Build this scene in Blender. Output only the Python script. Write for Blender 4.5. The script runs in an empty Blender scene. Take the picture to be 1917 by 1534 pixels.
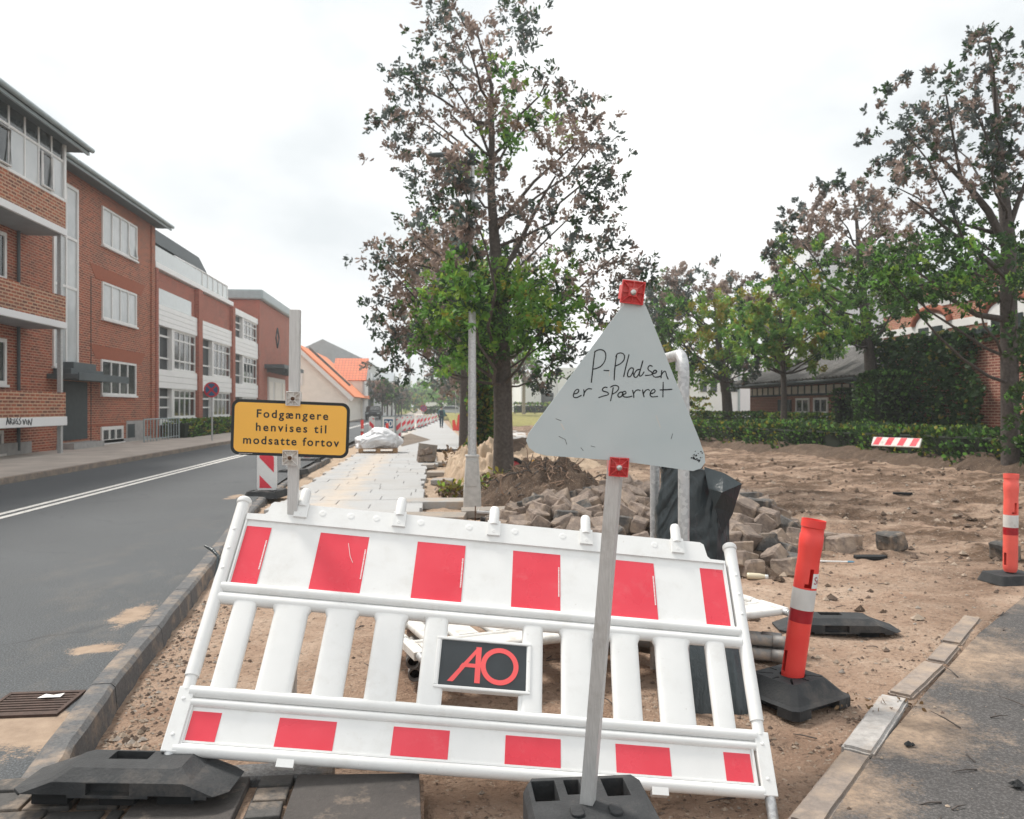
import bpy, bmesh, math, random
import numpy as np
from mathutils import Vector, Matrix, noise as mnoise
C = bpy.context.scene.collection
S = bpy.context.scene
R = math.radians

# ------------------------------------------------------------------ camera
CAMH = 1.35                       # eye height above the carriageway (m)
YAW = math.atan(150 / 1500.0)     # street axis is +Y, the camera looks a little to its right
FW = Vector((math.sin(YAW), math.cos(YAW), 0)); RT = Vector((math.cos(YAW), -math.sin(YAW), 0)); UP = Vector((0, 0, 1))
EYE = Vector((0, 0, CAMH))
cam_d = bpy.data.cameras.new('camera'); cam = bpy.data.objects.new('camera', cam_d); C.objects.link(cam)
cam.location = EYE; cam.rotation_euler = (math.pi / 2, 0, -YAW)
cam_d.sensor_width = 36; cam_d.lens = 1500 / 1917 * 36; cam_d.shift_y = -4 / 1917
cam_d.clip_start = 0.05; cam_d.clip_end = 3000
cam_d.dof.use_dof = True; cam_d.dof.focus_distance = 2.9; cam_d.dof.aperture_fstop = 6.5
S.camera = cam

# ------------------------------------------------------------------ sky, sun, exposure
SUN_EL, SUN_AZ = 54.0, -45.0      # azimuth measured from +Y towards +X
W = bpy.data.worlds.new('World'); S.world = W; W.use_nodes = True
nt = W.node_tree; nt.nodes.clear()
def wn(t, **k):
    n = nt.nodes.new(t)
    for a, b in k.items(): setattr(n, a, b)
    return n
sky = wn('ShaderNodeTexSky', sky_type='NISHITA', sun_disc=False)
sky.sun_elevation = R(SUN_EL); sky.sun_rotation = R(SUN_AZ); sky.dust_density = 2
bg1 = wn('ShaderNodeBackground'); bg1.inputs[1].default_value = 0.08
bg2 = wn('ShaderNodeBackground'); bg2.inputs[1].default_value = 1.0
tc = wn('ShaderNodeTexCoord'); mp = wn('ShaderNodeMapping'); mp.inputs['Scale'].default_value = (1.0, 1.0, 1.9); mp.inputs['Location'].default_value = (9.5, .7, 2.8)
n1 = wn('ShaderNodeTexNoise'); n1.inputs['Scale'].default_value = 2.5; n1.inputs['Detail'].default_value = 5; n1.inputs['Roughness'].default_value = .5
n2 = wn('ShaderNodeTexNoise'); n2.inputs['Scale'].default_value = 1.7; n2.inputs['Detail'].default_value = 4
cr = wn('ShaderNodeValToRGB'); cr.color_ramp.elements[0].position = .36; cr.color_ramp.elements[0].color = (.31, .327, .338, 1)
cr.color_ramp.elements[1].position = .68; cr.color_ramp.elements[1].color = (.515, .515, .51, 1)
cr2 = wn('ShaderNodeValToRGB'); cr2.color_ramp.elements[0].position = .33; cr2.color_ramp.elements[0].color = (.45, .45, .45, 1)
cr2.color_ramp.elements[1].position = .42; cr2.color_ramp.elements[1].color = (1, 1, 1, 1)
mx = wn('ShaderNodeMixShader'); out = wn('ShaderNodeOutputWorld')
L = nt.links.new
L(tc.outputs['Generated'], mp.inputs[0]); L(mp.outputs[0], n1.inputs[0]); L(tc.outputs['Generated'], n2.inputs[0])
L(n1.outputs[0], cr.inputs[0]); L(cr.outputs[0], bg2.inputs[0]); L(n2.outputs[0], cr2.inputs[0])
L(sky.outputs[0], bg1.inputs[0]); L(cr2.outputs[0], mx.inputs[0]); L(bg1.outputs[0], mx.inputs[1]); L(bg2.outputs[0], mx.inputs[2]); L(mx.outputs[0], out.inputs[0])
sd = bpy.data.lights.new('sun', 'SUN'); sd.energy = 1.5; sd.angle = R(12); sd.color = (1, .95, .88)
sun = bpy.data.objects.new('sun', sd); C.objects.link(sun)
sv = Vector((math.sin(R(SUN_AZ)) * math.cos(R(SUN_EL)), math.cos(R(SUN_AZ)) * math.cos(R(SUN_EL)), math.sin(R(SUN_EL))))
sun.rotation_euler = sv.to_track_quat('Z', 'Y').to_euler(); sun.location = (0, 0, 30)
S.view_settings.view_transform = 'Standard'; S.view_settings.look = 'None'; S.view_settings.exposure = 1.46; S.view_settings.gamma = 1
S.render.engine = 'CYCLES'; S.cycles.use_denoising = True; S.cycles.max_bounces = 6; S.cycles.transparent_max_bounces = 8

# ------------------------------------------------------------------ measuring helpers (survey of the place)
def ray(px, py): return FW + RT * ((px - 958.5) / 1500) + UP * ((763 - py) / 1500)
def D(px, py, t): return EYE + ray(px, py) * t
def G(px, py, z=0.0):
    d = ray(px, py); return EYE + d * ((z - CAMH) / d.z)
def onx(px, py, x):
    d = ray(px, py); return EYE + d * (x / d.x)
def onplane(px, py, o, n):
    d = ray(px, py); return EYE + d * ((o - EYE).dot(n) / d.dot(n))
def ss(a, b, x):
    t = min(1, max(0, (x - a) / (b - a))); return t * t * (3 - 2 * t)
def slope(x, y): return -.005 * min(70, max(0, y - 5)) * ss(-4.5, -2.6, x) * (1 - ss(2.5, 8, x))
def fall(px, py, dz=0):            # point of the falling work site under a line of sight
    p = G(px, py, dz)
    for _ in range(30): p = G(px, py, dz + slope(p.x, p.y)) if py > 775 else p
    return p

# ------------------------------------------------------------------ materials
MATS = {}
class NT:
    def __init__(s, name):
        m = bpy.data.materials.new(name); m.use_nodes = True; s.m = m; s.t = m.node_tree; s.t.nodes.clear()
        s.out = s.n('ShaderNodeOutputMaterial'); s.b = s.n('ShaderNodeBsdfPrincipled'); s.l(s.b.outputs[0], s.out.inputs[0])
        s.geo = s.n('ShaderNodeNewGeometry'); s.tc = s.n('ShaderNodeTexCoord'); MATS[name] = m
    def n(s, t, **k):
        x = s.t.nodes.new(t)
        for a, b in k.items(): setattr(x, a, b)
        return x
    def l(s, a, b): s.t.links.new(a, b)
    def noise(s, sc, det=4, rough=.55, vec=None, dist=0):
        n = s.n('ShaderNodeTexNoise'); n.inputs['Scale'].default_value = sc; n.inputs['Detail'].default_value = det; n.inputs['Roughness'].default_value = rough
        n.inputs['Distortion'].default_value = dist
        s.l(vec or s.tc.outputs['Object'], n.inputs['Vector']); return n.outputs['Fac']
    def ramp(s, f, stops):
        r = s.n('ShaderNodeValToRGB'); e = r.color_ramp.elements
        while len(e) < len(stops): e.new(.5)
        for i, (p, c) in enumerate(stops):
            e[i].position = p; c = c if not isinstance(c, (int, float)) else (c, c, c); e[i].color = (*c, 1)
        s.l(f, r.inputs[0]); return r.outputs[0]
    def mix(s, f, a, b, mode='MIX'):
        m = s.n('ShaderNodeMix', data_type='RGBA', blend_type=mode)
        for v, i in ((f, 0), (a, 6), (b, 7)):
            if hasattr(v, 'links'): s.l(v, m.inputs[i])
            elif i == 0: m.inputs[0].default_value = v
            else: m.inputs[i].default_value = (*v, 1)
        return m.outputs[2]
    def math(s, op, a, b=0, c=0):
        m = s.n('ShaderNodeMath', operation=op)
        for i, v in enumerate((a, b, c)):
            if hasattr(v, 'links'): s.l(v, m.inputs[i])
            else: m.inputs[i].default_value = v
        return m.outputs[0]
    def col(s, c):
        if hasattr(c, 'links'): s.l(c, s.b.inputs['Base Color'])
        else: s.b.inputs['Base Color'].default_value = (*c, 1)
    def bump(s, h, st=.3, d=.01):
        b = s.n('ShaderNodeBump'); b.inputs['Strength'].default_value = st; b.inputs['Distance'].default_value = d
        s.l(h, b.inputs['Height']); s.l(b.outputs[0], s.b.inputs['Normal'])
    def set(s, **k):
        for a, v in k.items():
            i = s.b.inputs[a.replace('_', ' ')]
            if hasattr(v, 'links'): s.l(v, i)
            else: i.default_value = v
        return s

def simple(name, c, rough=.6, var=.12, sc=6, bump=.0, metal=0, spec=.5, bsc=None, dirt=None, dsc=3, dpos=(.5, .7)):
    n = NT(name); f = n.noise(sc, 5)
    d = tuple(max(0, x * (1 - var)) for x in c); u = tuple(min(1, x * (1 + var)) for x in c)
    col = n.ramp(f, [(.3, d), (.7, u)])
    if dirt: col = n.mix(n.ramp(n.noise(dsc, 6, .65), [(dpos[0], 0), (dpos[1], 1)]), col, dirt)
    n.col(col); n.set(Roughness=rough, Metallic=metal, Specular_IOR_Level=spec)
    if bump: n.bump(n.noise(bsc or sc * 8, 5), bump, .01)
    return n.m
def facade_vec(n):                  # wall coordinates: run along the wall, height
    sx = n.n('ShaderNodeSeparateXYZ'); n.l(n.tc.outputs['Object'], sx.inputs[0])
    sn = n.n('ShaderNodeSeparateXYZ'); n.l(n.geo.outputs['True Normal'], sn.inputs[0])
    f = n.math('GREATER_THAN', n.math('ABSOLUTE', sn.outputs[0]), .5)
    u = n.math('ADD', n.math('MULTIPLY', sx.outputs[1], f), n.math('MULTIPLY', sx.outputs[0], n.math('SUBTRACT', 1, f)))
    c = n.n('ShaderNodeCombineXYZ'); n.l(u, c.inputs[0]); n.l(sx.outputs[2], c.inputs[1]); return c.outputs[0]
def brick(name, c1, c2, mortar, w=.24, h=.075, ms=.012, var=.5, stain=(.12, .09, .07)):
    n = NT(name); v = facade_vec(n)
    b = n.n('ShaderNodeTexBrick'); n.l(v, b.inputs[0]); b.inputs['Scale'].default_value = 1
    b.inputs['Brick Width'].default_value = w; b.inputs['Row Height'].default_value = h; b.inputs['Mortar Size'].default_value = ms; b.inputs['Bias'].default_value = -.15
    b.inputs['Color1'].default_value = (*c1, 1); b.inputs['Color2'].default_value = (*c2, 1); b.inputs['Mortar'].default_value = (*mortar, 1)
    col = n.mix(n.ramp(n.noise(.9, 5, .6), [(.48, 0), (.78, .40)]), b.outputs[0], stain)
    col = n.mix(.35, col, n.ramp(n.noise(9, 3), [(.3, .35), (.7, .75)]), 'OVERLAY')
    n.col(col); n.set(Roughness=.85); n.bump(n.math('SUBTRACT', 1, b.outputs['Fac']), .4, .01); return n.m

n = NT('white_plastic'); col = n.ramp(n.noise(9, 4), [(.3, (.76, .76, .745)), (.7, (.80, .80, .785))]); col = n.mix(n.ramp(n.noise(5, 9, .75), [(.52, 0), (.80, .55)]), col, (.56, .53, .48)); col = n.mix(n.ramp(n.noise(55, 5, .7), [(.66, 0), (.74, .6)]), col, (.40, .35, .29))
mpn = n.n('ShaderNodeMapping'); mpn.inputs['Scale'].default_value = (1.2, 14, 14); mpn.inputs['Rotation'].default_value = (0, 0, .5); n.l(n.tc.outputs['Object'], mpn.inputs[0]); col = n.mix(n.ramp(n.noise(9, 6, .7, mpn.outputs[0]), [(.69, 0), (.72, .35)]), col, (.45, .42, .38))
n.col(col); n.set(Roughness=n.ramp(n.noise(6, 5), [(.3, .28), (.7, .48)]), Specular_IOR_Level=.45); n.bump(n.noise(30, 4), .04, .01)
simple('white_plastic_used', (.72, .71, .68), .45, .05, 9, .05, dirt=(.40, .34, .28), dsc=9, dpos=(.5, .8))
simple('white_sheet', (.74, .745, .75), .32, .02, 20)
n = NT('red_foil'); f = n.noise(3, 5); col = n.ramp(f, [(.3, (.70, .030, .055)), (.7, (.80, .065, .095))]); col = n.mix(n.ramp(n.noise(7, 8, .75), [(.55, 0), (.8, .3)]), col, (.80, .30, .30)); n.col(col); n.set(Roughness=n.ramp(n.noise(4, 5), [(.35, .22), (.65, .42)])); n.bump(n.noise(40, 3), .10, .004)
simple('foil_print', (.82, .80, .78), .4, .02)
simple('black_foil', (.028, .034, .038), .35, .15, 14)
simple('logo_red', (.85, .10, .10), .4, .05)
n = NT('rubber'); col = n.ramp(n.noise(7, 6, .6), [(.3, (.012, .014, .016)), (.7, (.04, .042, .044))])
col = n.mix(n.ramp(n.noise(3.5, 7, .7), [(.54, 0), (.76, .55)]), col, (.15, .118, .092)); n.col(col); n.set(Roughness=.75); n.bump(n.noise(90, 5), .5, .006)
simple('rubber_dark', (.010, .011, .012), .85, .2, 20)
n = NT('galvanised'); vo = n.n('ShaderNodeTexVoronoi'); vo.inputs['Scale'].default_value = 60; n.l(n.tc.outputs['Object'], vo.inputs[0])
col = n.ramp(vo.outputs['Color'], [(.2, (.42, .43, .44)), (.8, (.58, .59, .59))]); col = n.mix(n.ramp(n.noise(4, 6, .7), [(.5, 0), (.75, .6)]), col, (.60, .57, .53))
n.col(col); n.set(Roughness=.5, Metallic=.55)
n = NT('aluminium'); mpn = n.n('ShaderNodeMapping'); mpn.inputs['Scale'].default_value = (90, 90, 1.5); n.l(n.tc.outputs['Object'], mpn.inputs[0])
col = n.ramp(n.noise(3, 5, .6, mpn.outputs[0]), [(.3, (.52, .52, .51)), (.7, (.66, .66, .65))]); col = n.mix(n.ramp(n.noise(5, 6, .7), [(.55, 0), (.8, .7)]), col, (.30, .27, .24))
n.col(col); n.set(Roughness=.5, Metallic=.3)
n = NT('sign_back'); col = n.ramp(n.noise(5, 5), [(.3, (.50, .58, .60)), (.7, (.57, .635, .65))])
col = n.mix(n.ramp(n.noise(14, 8, .7, dist=1.2), [(.63, 0), (.70, .55)]), col, (.60, .61, .60))
mpn = n.n('ShaderNodeMapping'); mpn.inputs['Scale'].default_value = (9, 9, 2.2); mpn.inputs['Rotation'].default_value = (0, .5, .3); n.l(n.tc.outputs['Object'], mpn.inputs[0])
col = n.mix(n.ramp(n.noise(9, 9, .75, mpn.outputs[0]), [(.70, 0), (.735, .8)]), col, (.66, .65, .62))
n.col(col); n.set(Roughness=.42); n.bump(n.noise(24, 8, .7), .12, .004)
simple('marker_ink', (.008, .014, .018), .45, .1)
simple('scuff', (.02, .025, .03), .8, .3, 60)
simple('paint_chip', (.66, .64, .60), .6, .1)
simple('clamp_red', (.62, .06, .06), .45, .15, 20, dirt=(.66, .20, .19), dsc=30)
simple('clamp_white', (.70, .68, .65), .5, .06, 20, dirt=(.5, .42, .34), dsc=30)
simple('bolt_zinc', (.6, .6, .58), .3, .1, 30, metal=.8)
simple('bolt_rust', (.10, .045, .02), .6, .4, 60, metal=.3)
simple('sign_yellow', (.93, .50, .085), .4, .03, 4)
simple('sign_black', (.014, .022, .026), .4, .2)
n = NT('post_red'); n.col(n.ramp(n.noise(5, 5), [(.3, (.80, .052, .045)), (.7, (.90, .085, .065))])); n.set(Roughness=.42); n.bump(n.noise(40, 4), .05, .004)
simple('post_red_faded', (.86, .13, .10), .5, .08)
simple('post_band_red', (.36, .010, .018), .35, .12, 30)
simple('post_band_white', (.66, .645, .62), .4, .08, 9, dirt=(.4, .36, .3), dsc=14, dpos=(.58, .75))
simple('sticker_white', (.8, .78, .76), .4, .03)
n = NT('bag_plastic'); n.col(n.ramp(n.noise(6, 5), [(.3, (.016, .026, .030)), (.7, (.028, .042, .048))])); n.set(Roughness=.3, Specular_IOR_Level=.7)
mpn = n.n('ShaderNodeMapping'); mpn.inputs['Scale'].default_value = (1, 1, .3); mpn.inputs['Rotation'].default_value = (0, R(12), 0); n.l(n.tc.outputs['Object'], mpn.inputs[0]); n.bump(n.noise(38, 6, .62, mpn.outputs[0], 1.0), .45, .012)
# ground stuffs
def soil(name, stops, sc=2.2, dark=(.055, .038, .028), damt=.6, bump=.6):
    n = NT(name); col = n.ramp(n.noise(sc, 8, .68), stops)
    col = n.mix(n.ramp(n.noise(.55, 6, .62, dist=.6), [(.46, 0), (.68, damt)]), col, dark)
    col = n.mix(n.ramp(n.noise(48, 3, .6), [(.60, 0), (.72, .7)]), col, (.10, .075, .058))
    col = n.mix(n.ramp(n.noise(70, 2, .5), [(.64, 0), (.70, .7)]), col, (.52, .45, .38))
    n.col(col); n.set(Roughness=.95, Specular_IOR_Level=.2); h = n.math('ADD', n.noise(9, 6, .7), n.math('MULTIPLY', n.noise(60, 4, .7), .5)); n.bump(h, bump, .03); return n
n = NT('sand')
sx = n.n('ShaderNodeSeparateXYZ'); n.l(n.tc.outputs['Object'], sx.inputs[0])
col = n.ramp(n.noise(2.1, 8, .68), [(.3, (.34, .22, .155)), (.5, (.48, .34, .25)), (.72, (.61, .465, .36))])
pale = n.ramp(n.math('ADD', sx.outputs[1], n.math('MULTIPLY', n.noise(.5, 4), 6)), [(0, 0), (1, 1)])
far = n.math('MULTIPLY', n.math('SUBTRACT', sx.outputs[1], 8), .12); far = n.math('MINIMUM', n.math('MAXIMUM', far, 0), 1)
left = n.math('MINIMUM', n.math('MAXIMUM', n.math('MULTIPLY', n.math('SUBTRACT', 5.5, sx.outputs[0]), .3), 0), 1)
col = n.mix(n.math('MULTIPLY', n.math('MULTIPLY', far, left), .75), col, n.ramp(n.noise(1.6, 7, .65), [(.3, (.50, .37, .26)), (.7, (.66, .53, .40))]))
mps = n.n('ShaderNodeMapping'); mps.inputs['Scale'].default_value = (.62, 1.0, 1); n.l(n.tc.outputs['Object'], mps.inputs[0])
rightm = n.math('MINIMUM', n.math('MAXIMUM', n.math('MULTIPLY', n.math('SUBTRACT', sx.outputs[0], 2.6), .4), 0), 1)
dk = n.math('MULTIPLY', n.ramp(n.noise(1.5, 9, .72, mps.outputs[0], .5), [(.38, 0), (.56, .92)]), rightm)
col = n.mix(dk, col, n.ramp(n.noise(14, 6, .7), [(.35, (.055, .033, .020)), (.65, (.16, .098, .062))]))
near = n.math('MINIMUM', n.math('MAXIMUM', n.math('MULTIPLY', n.math('SUBTRACT', 5.2, sx.outputs[1]), .5), 0), 1)
col = n.mix(n.math('MULTIPLY', near, .38), col, n.ramp(n.noise(3.2, 7, .7), [(.35, (.15, .088, .058)), (.65, (.31, .195, .13))]))  # sand close to the viewer tinted darker, shade put into the colour
col = n.mix(n.ramp(n.noise(30, 5, .7), [(.54, 0), (.68, .8)]), col, (.085, .058, .042))
col = n.mix(n.ramp(n.noise(42, 4, .6), [(.60, 0), (.68, .75)]), col, (.55, .46, .37))
col = n.mix(n.ramp(n.noise(17, 6, .75), [(.56, 0), (.72, .55)]), col, (.15, .10, .07))
n.col(col); n.set(Roughness=.95, Specular_IOR_Level=.2); n.bump(n.math('ADD', n.noise(8, 7, .7), n.math('MULTIPLY', n.noise(45, 4, .7), .8)), .95, .045)
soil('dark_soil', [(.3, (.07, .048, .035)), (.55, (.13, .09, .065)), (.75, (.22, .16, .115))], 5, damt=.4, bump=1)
simple('pebble', (.36, .285, .22), .9, .3, 9, .3)
simple('pebble_dark', (.14, .10, .075), .95, .3, 9, .3)
simple('loggia_shade', (.020, .026, .030), .5, .3, 3)
soil('gravel_bed', [(.3, (.13, .10, .078)), (.6, (.22, .18, .145)), (.75, (.30, .25, .2))], 14, damt=.3)
soil('pale_heap', [(.3, (.46, .34, .24)), (.6, (.58, .45, .33)), (.8, (.66, .54, .42))], 3, damt=.15)
def asphalt(name, base, blobs, line=None):
    n = NT(name); col = n.ramp(n.noise(110, 4, .75), [(.32, tuple(c * .45 for c in base)), (.5, base), (.66, tuple(min(1, c * 2.6) for c in base))])
    ck = n.n('ShaderNodeTexVoronoi', feature='DISTANCE_TO_EDGE'); ck.inputs['Scale'].default_value = .45; wv = n.n('ShaderNodeVectorMath', operation='ADD'); nn_ = n.n('ShaderNodeTexNoise'); nn_.inputs['Scale'].default_value = 1.4; nn_.inputs['Detail'].default_value = 6; n.l(n.tc.outputs['Object'], nn_.inputs[0]); n.l(n.tc.outputs['Object'], wv.inputs[0]); n.l(nn_.outputs['Color'], wv.inputs[1]); n.l(wv.outputs[0], ck.inputs[0])
    col = n.mix(n.math('MULTIPLY', n.ramp(ck.outputs['Distance'], [(.0, 1), (.012, 0)]), n.ramp(n.noise(.6, 3), [(.45, 0), (.6, .8)])), col, tuple(c * .3 for c in base))
    col = n.mix(n.ramp(n.noise(.35, 6, .6, dist=.5), [(.4, 0), (.7, .45)]), col, tuple(c * 1.7 for c in base))
    sp = n.n('ShaderNodeSeparateXYZ'); n.l(n.tc.outputs['Object'], sp.inputs[0]); m = None
    for (x, y, rx, ry) in blobs:
        dx = n.math('DIVIDE', n.math('SUBTRACT', sp.outputs[0], x), rx); dy = n.math('DIVIDE', n.math('SUBTRACT', sp.outputs[1], y), ry)
        q = n.math('SUBTRACT', 1, n.math('SQRT', n.math('ADD', n.math('MULTIPLY', dx, dx), n.math('MULTIPLY', dy, dy))))
        m = q if m is None else n.math('MAXIMUM', m, q)
    if line:
        dust_ = True; d = n.math('MULTIPLY', n.math('MINIMUM', n.math('MAXIMUM', n.math('MULTIPLY', n.math('ADD', sp.outputs[0], 3.7), .5), 0), 1), n.math('MINIMUM', n.math('MAXIMUM', n.math('MULTIPLY', n.math('SUBTRACT', 13, sp.outputs[1]), .2), 0), 1))
        mv = n.n('ShaderNodeMapping'); mv.inputs['Scale'].default_value = (1, .45, 1); n.l(n.tc.outputs['Object'], mv.inputs[0])
        col = n.mix(n.math('MULTIPLY', d, n.ramp(n.noise(2.2, 9, .75, mv.outputs[0]), [(.5, 0), (.85, .5)])), col, (.30, .24, .18))
    if m is not None:
        k = n.math('ADD', n.math('MULTIPLY', m, .9), n.math('ADD', n.math('MULTIPLY', n.math('SUBTRACT', n.noise(4, 9, .78), .5), 1.9), n.math('MULTIPLY', n.math('SUBTRACT', n.noise(70, 3, .7), .5), .9)))
        col = n.mix(n.ramp(k, [(.26, 0), (.46, .92)] if line else [(-.0, 0), (.75, .95)]), col, n.ramp(n.noise(8, 6, .7), [(.3, (.25, .172, .115)), (.7, (.42, .31, .22))]))
    n.col(col); n.set(Roughness=.82); n.bump(n.noise(170, 3, .7), .5, .008)
KB = [G(250, 1150, 0), G(185, 1215, 0), G(90, 1370, 0), G(0, 1360), G(440, 930), G(200, 1090), G(330, 1120)]
asphalt('asphalt_road', (.058, .063, .067), [(KB[0].x, KB[0].y, .17, .42), (KB[1].x, KB[1].y, .20, .17), (KB[2].x, KB[2].y, .70, .36), (KB[3].x, KB[3].y, .4, .3), (KB[4].x, KB[4].y, .16, .5)], True)
KR = [G(1640, 1330), G(1750, 1200), G(1560, 1440), G(1880, 1110)]
asphalt('asphalt_lot', (.062, .058, .056), [(KR[0].x + .05, KR[0].y, .45, .5), (KR[1].x, KR[1].y, .75, .7), (KR[2].x, KR[2].y, .3, .4), (KR[3].x - .3, KR[3].y + .5, 1.5, .9)])
def stone(name, c, var=.35, sand=.0, sc=30):
    n = NT(name); col = n.ramp(n.noise(sc, 6, .75), [(.3, tuple(x * (1 - var) for x in c)), (.7, tuple(min(1, x * (1 + var)) for x in c))])
    ob = n.n('ShaderNodeObjectInfo'); col = n.mix(n.math('MULTIPLY', ob.outputs['Random'], .6), col, tuple(x * .55 for x in c))
    if sand: col = n.mix(n.ramp(n.noise(4, 7, .7), [(.58 - sand * .3, 0), (.8 - sand * .3, .85)]), col, (.42, .32, .235))
    n.col(col); n.set(Roughness=.85); n.bump(n.noise(sc * 2, 6, .7), .6, .012)
stone('granite_kerb', (.16, .162, .165), .65, .3, 60)
stone('granite_pale', (.50, .475, .45), .4, .2, 22)
stone('granite_warm', (.30, .25, .215), .35, .45, 22)
stone('sett', (.25, .195, .16), .5, .4, 20)
stone('sett_dark', (.10, .095, .09), .45, .35, 24)
stone('slab', (.43, .42, .405), .16, .45, 26)
stone('slab_edge', (.36, .32, .28), .2, .3, 26)
stone('slab_shaded', (.085, .075, .069), .3, .08, 30)  # foreground slabs: shade below the barrier put into a darker colour
simple('concrete', (.46, .45, .43), .85, .15, 12, .3)
simple('pavement_far', (.46, .40, .35), .9, .18, 1.2, .2)
simple('road_paint', (.72, .70, .66), .7, .1, 9, dirt=(.25, .24, .23), dsc=16, dpos=(.5, .75))
simple('iron_grate', (.07, .042, .032), .7, .3, 30, .4, metal=.3)
simple('grass', (.22, .20, .05), .9, .4, 3, .5)
simple('gravel_lot', (.52, .50, .48), .9, .1, 2)
# buildings
brick('brick_red', (.36, .080, .036), (.12, .033, .020), (.44, .24, .16), ms=.014)
brick('brick_balcony', (.36, .10, .046), (.10, .034, .024), (.50, .33, .22), w=.26, h=.085, ms=.016)
brick('brick_soft', (.36, .080, .050), (.25, .058, .038), (.42, .22, .16))
brick('brick_brown', (.26, .068, .045), (.14, .042, .03), (.46, .30, .22))
brick('brick_bright', (.46, .15, .085), (.38, .12, .07), (.50, .36, .27))
simple('brick_lintel', (.33, .10, .052), .85, .15, 20)
simple('white_paint', (.76, .75, .73), .5, .04, 3)
simple('white_panel', (.85, .845, .83), .5, .03, 3)
simple('cream_wall', (.82, .775, .70), .8, .05, 2)
simple('grey_render', (.60, .61, .62), .85, .08, 2)
simple('white_render', (.80, .80, .80), .8, .03, 1)
simple('plinth', (.36, .35, .34), .85, .15, 6)
simple('roof_dark', (.035, .048, .052), .6, .2, 5)
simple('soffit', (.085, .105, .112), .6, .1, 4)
simple('gutter', (.30, .36, .37), .4, .1, 5)
n = NT('roof_tile_orange'); wv = n.n('ShaderNodeTexBrick'); n.l(facade_vec(n), wv.inputs[0]); wv.inputs['Scale'].default_value = 1; wv.inputs['Brick Width'].default_value = .34; wv.inputs['Row Height'].default_value = .3; wv.inputs['Mortar Size'].default_value = .03; wv.offset = 0
wv.inputs['Color1'].default_value = (.72, .20, .085, 1); wv.inputs['Color2'].default_value = (.64, .16, .07, 1); wv.inputs['Mortar'].default_value = (.36, .11, .06, 1)
n.col(wv.outputs[0]); n.set(Roughness=.7)
simple('roof_tile_faded', (.78, .25, .105), .75, .12, 2)
simple('roof_tile_grey', (.14, .134, .128), .85, .3, 3, .3)
simple('roof_slate', (.30, .33, .35), .7, .1, 2)
n = NT('glass_dark'); n.col(n.ramp(n.noise(.8, 4), [(.35, (.012, .018, .02)), (.65, (.05, .06, .062))])); n.set(Roughness=.06, Specular_IOR_Level=.6)
n = NT('glass_pale'); n.col(n.ramp(n.noise(.9, 3), [(.3, (.40, .43, .44)), (.7, (.58, .60, .60))])); n.set(Roughness=.08, Specular_IOR_Level=.5)
simple('glass_rail', (.55, .60, .60), .12, .05)
simple('wood', (.42, .26, .14), .7, .2, 8, .2)
simple('wood_orange', (.60, .27, .10), .6, .15, 8)
simple('sheet_white', (.80, .81, .83), .45, .04, 4, .3, bsc=9)
simple('shovel_red', (.40, .06, .06), .6, .2)
simple('barrow_yellow', (.80, .40, .03), .45, .1)
simple('tyre', (.02, .021, .022), .8, .2)
simple('rim_red', (.45, .04, .05), .5, .1)
simple('car_white', (.74, .75, .76), .25, .02)
simple('car_dark', (.03, .035, .04), .25, .1)
simple('car_grey', (.42, .44, .46), .3, .05)
simple('pipe_grey', (.22, .215, .21), .55, .15, 10, dirt=(.42, .33, .25), dsc=8)
simple('bore_shade', (.012, .012, .013), .9, .1)
simple('sign_blue', (.02, .12, .24), .4, .05)
simple('sign_red', (.55, .03, .05), .4, .05)
simple('sign_teal', (.015, .10, .13), .4, .05)
simple('skin', (.50, .32, .24), .6, .05)
simple('hair', (.05, .03, .02), .7, .2)
simple('jacket', (.07, .19, .20), .8, .12, 12)
simple('trousers', (.018, .05, .075), .8, .1)
simple('backpack', (.02, .035, .05), .8, .1)
simple('bottle', (.62, .55, .40), .3, .05)
simple('pen_blue', (.10, .30, .45), .35, .05)
simple('bark', (.085, .071, .063), .9, .35, 18, .8, bsc=30)
simple('bark_pale', (.30, .27, .22), .9, .3, 12, .5)
simple('root', (.30, .20, .14), .9, .3, 20)
def leaf(name, c, tr=.35):
    n = NT(name); ob = n.noise(2.2, 3); col = n.ramp(ob, [(.3, tuple(x * .65 for x in c)), (.7, tuple(x * 1.3 for x in c))])
    n.col(col); n.set(Roughness=.55, Specular_IOR_Level=.35)
    t = n.n('ShaderNodeBsdfTranslucent'); n.l(col, t.inputs[0]); m = n.n('ShaderNodeMixShader'); m.inputs[0].default_value = tr
    n.l(n.b.outputs[0], m.inputs[1]); n.l(t.outputs[0], m.inputs[2]); n.l(m.outputs[0], n.out.inputs[0])
leaf('leaf_brown', (.26, .20, .17), .55); leaf('leaf_copper', (.36, .275, .235), .55); leaf('leaf_dark', (.115, .14, .132), .55); leaf('leaf_green', (.14, .30, .06), .55)
leaf('leaf_lime', (.24, .37, .06), .5); leaf('leaf_yellow', (.36, .31, .05), .45); leaf('leaf_deep', (.040, .085, .030), .4); leaf('leaf_hedge', (.052, .090, .022)); leaf('leaf_gold', (.22, .19, .04)); leaf('leaf_dry', (.19, .12, .06))
simple('hedge_core', (.012, .018, .008), .95, .3)

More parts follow.
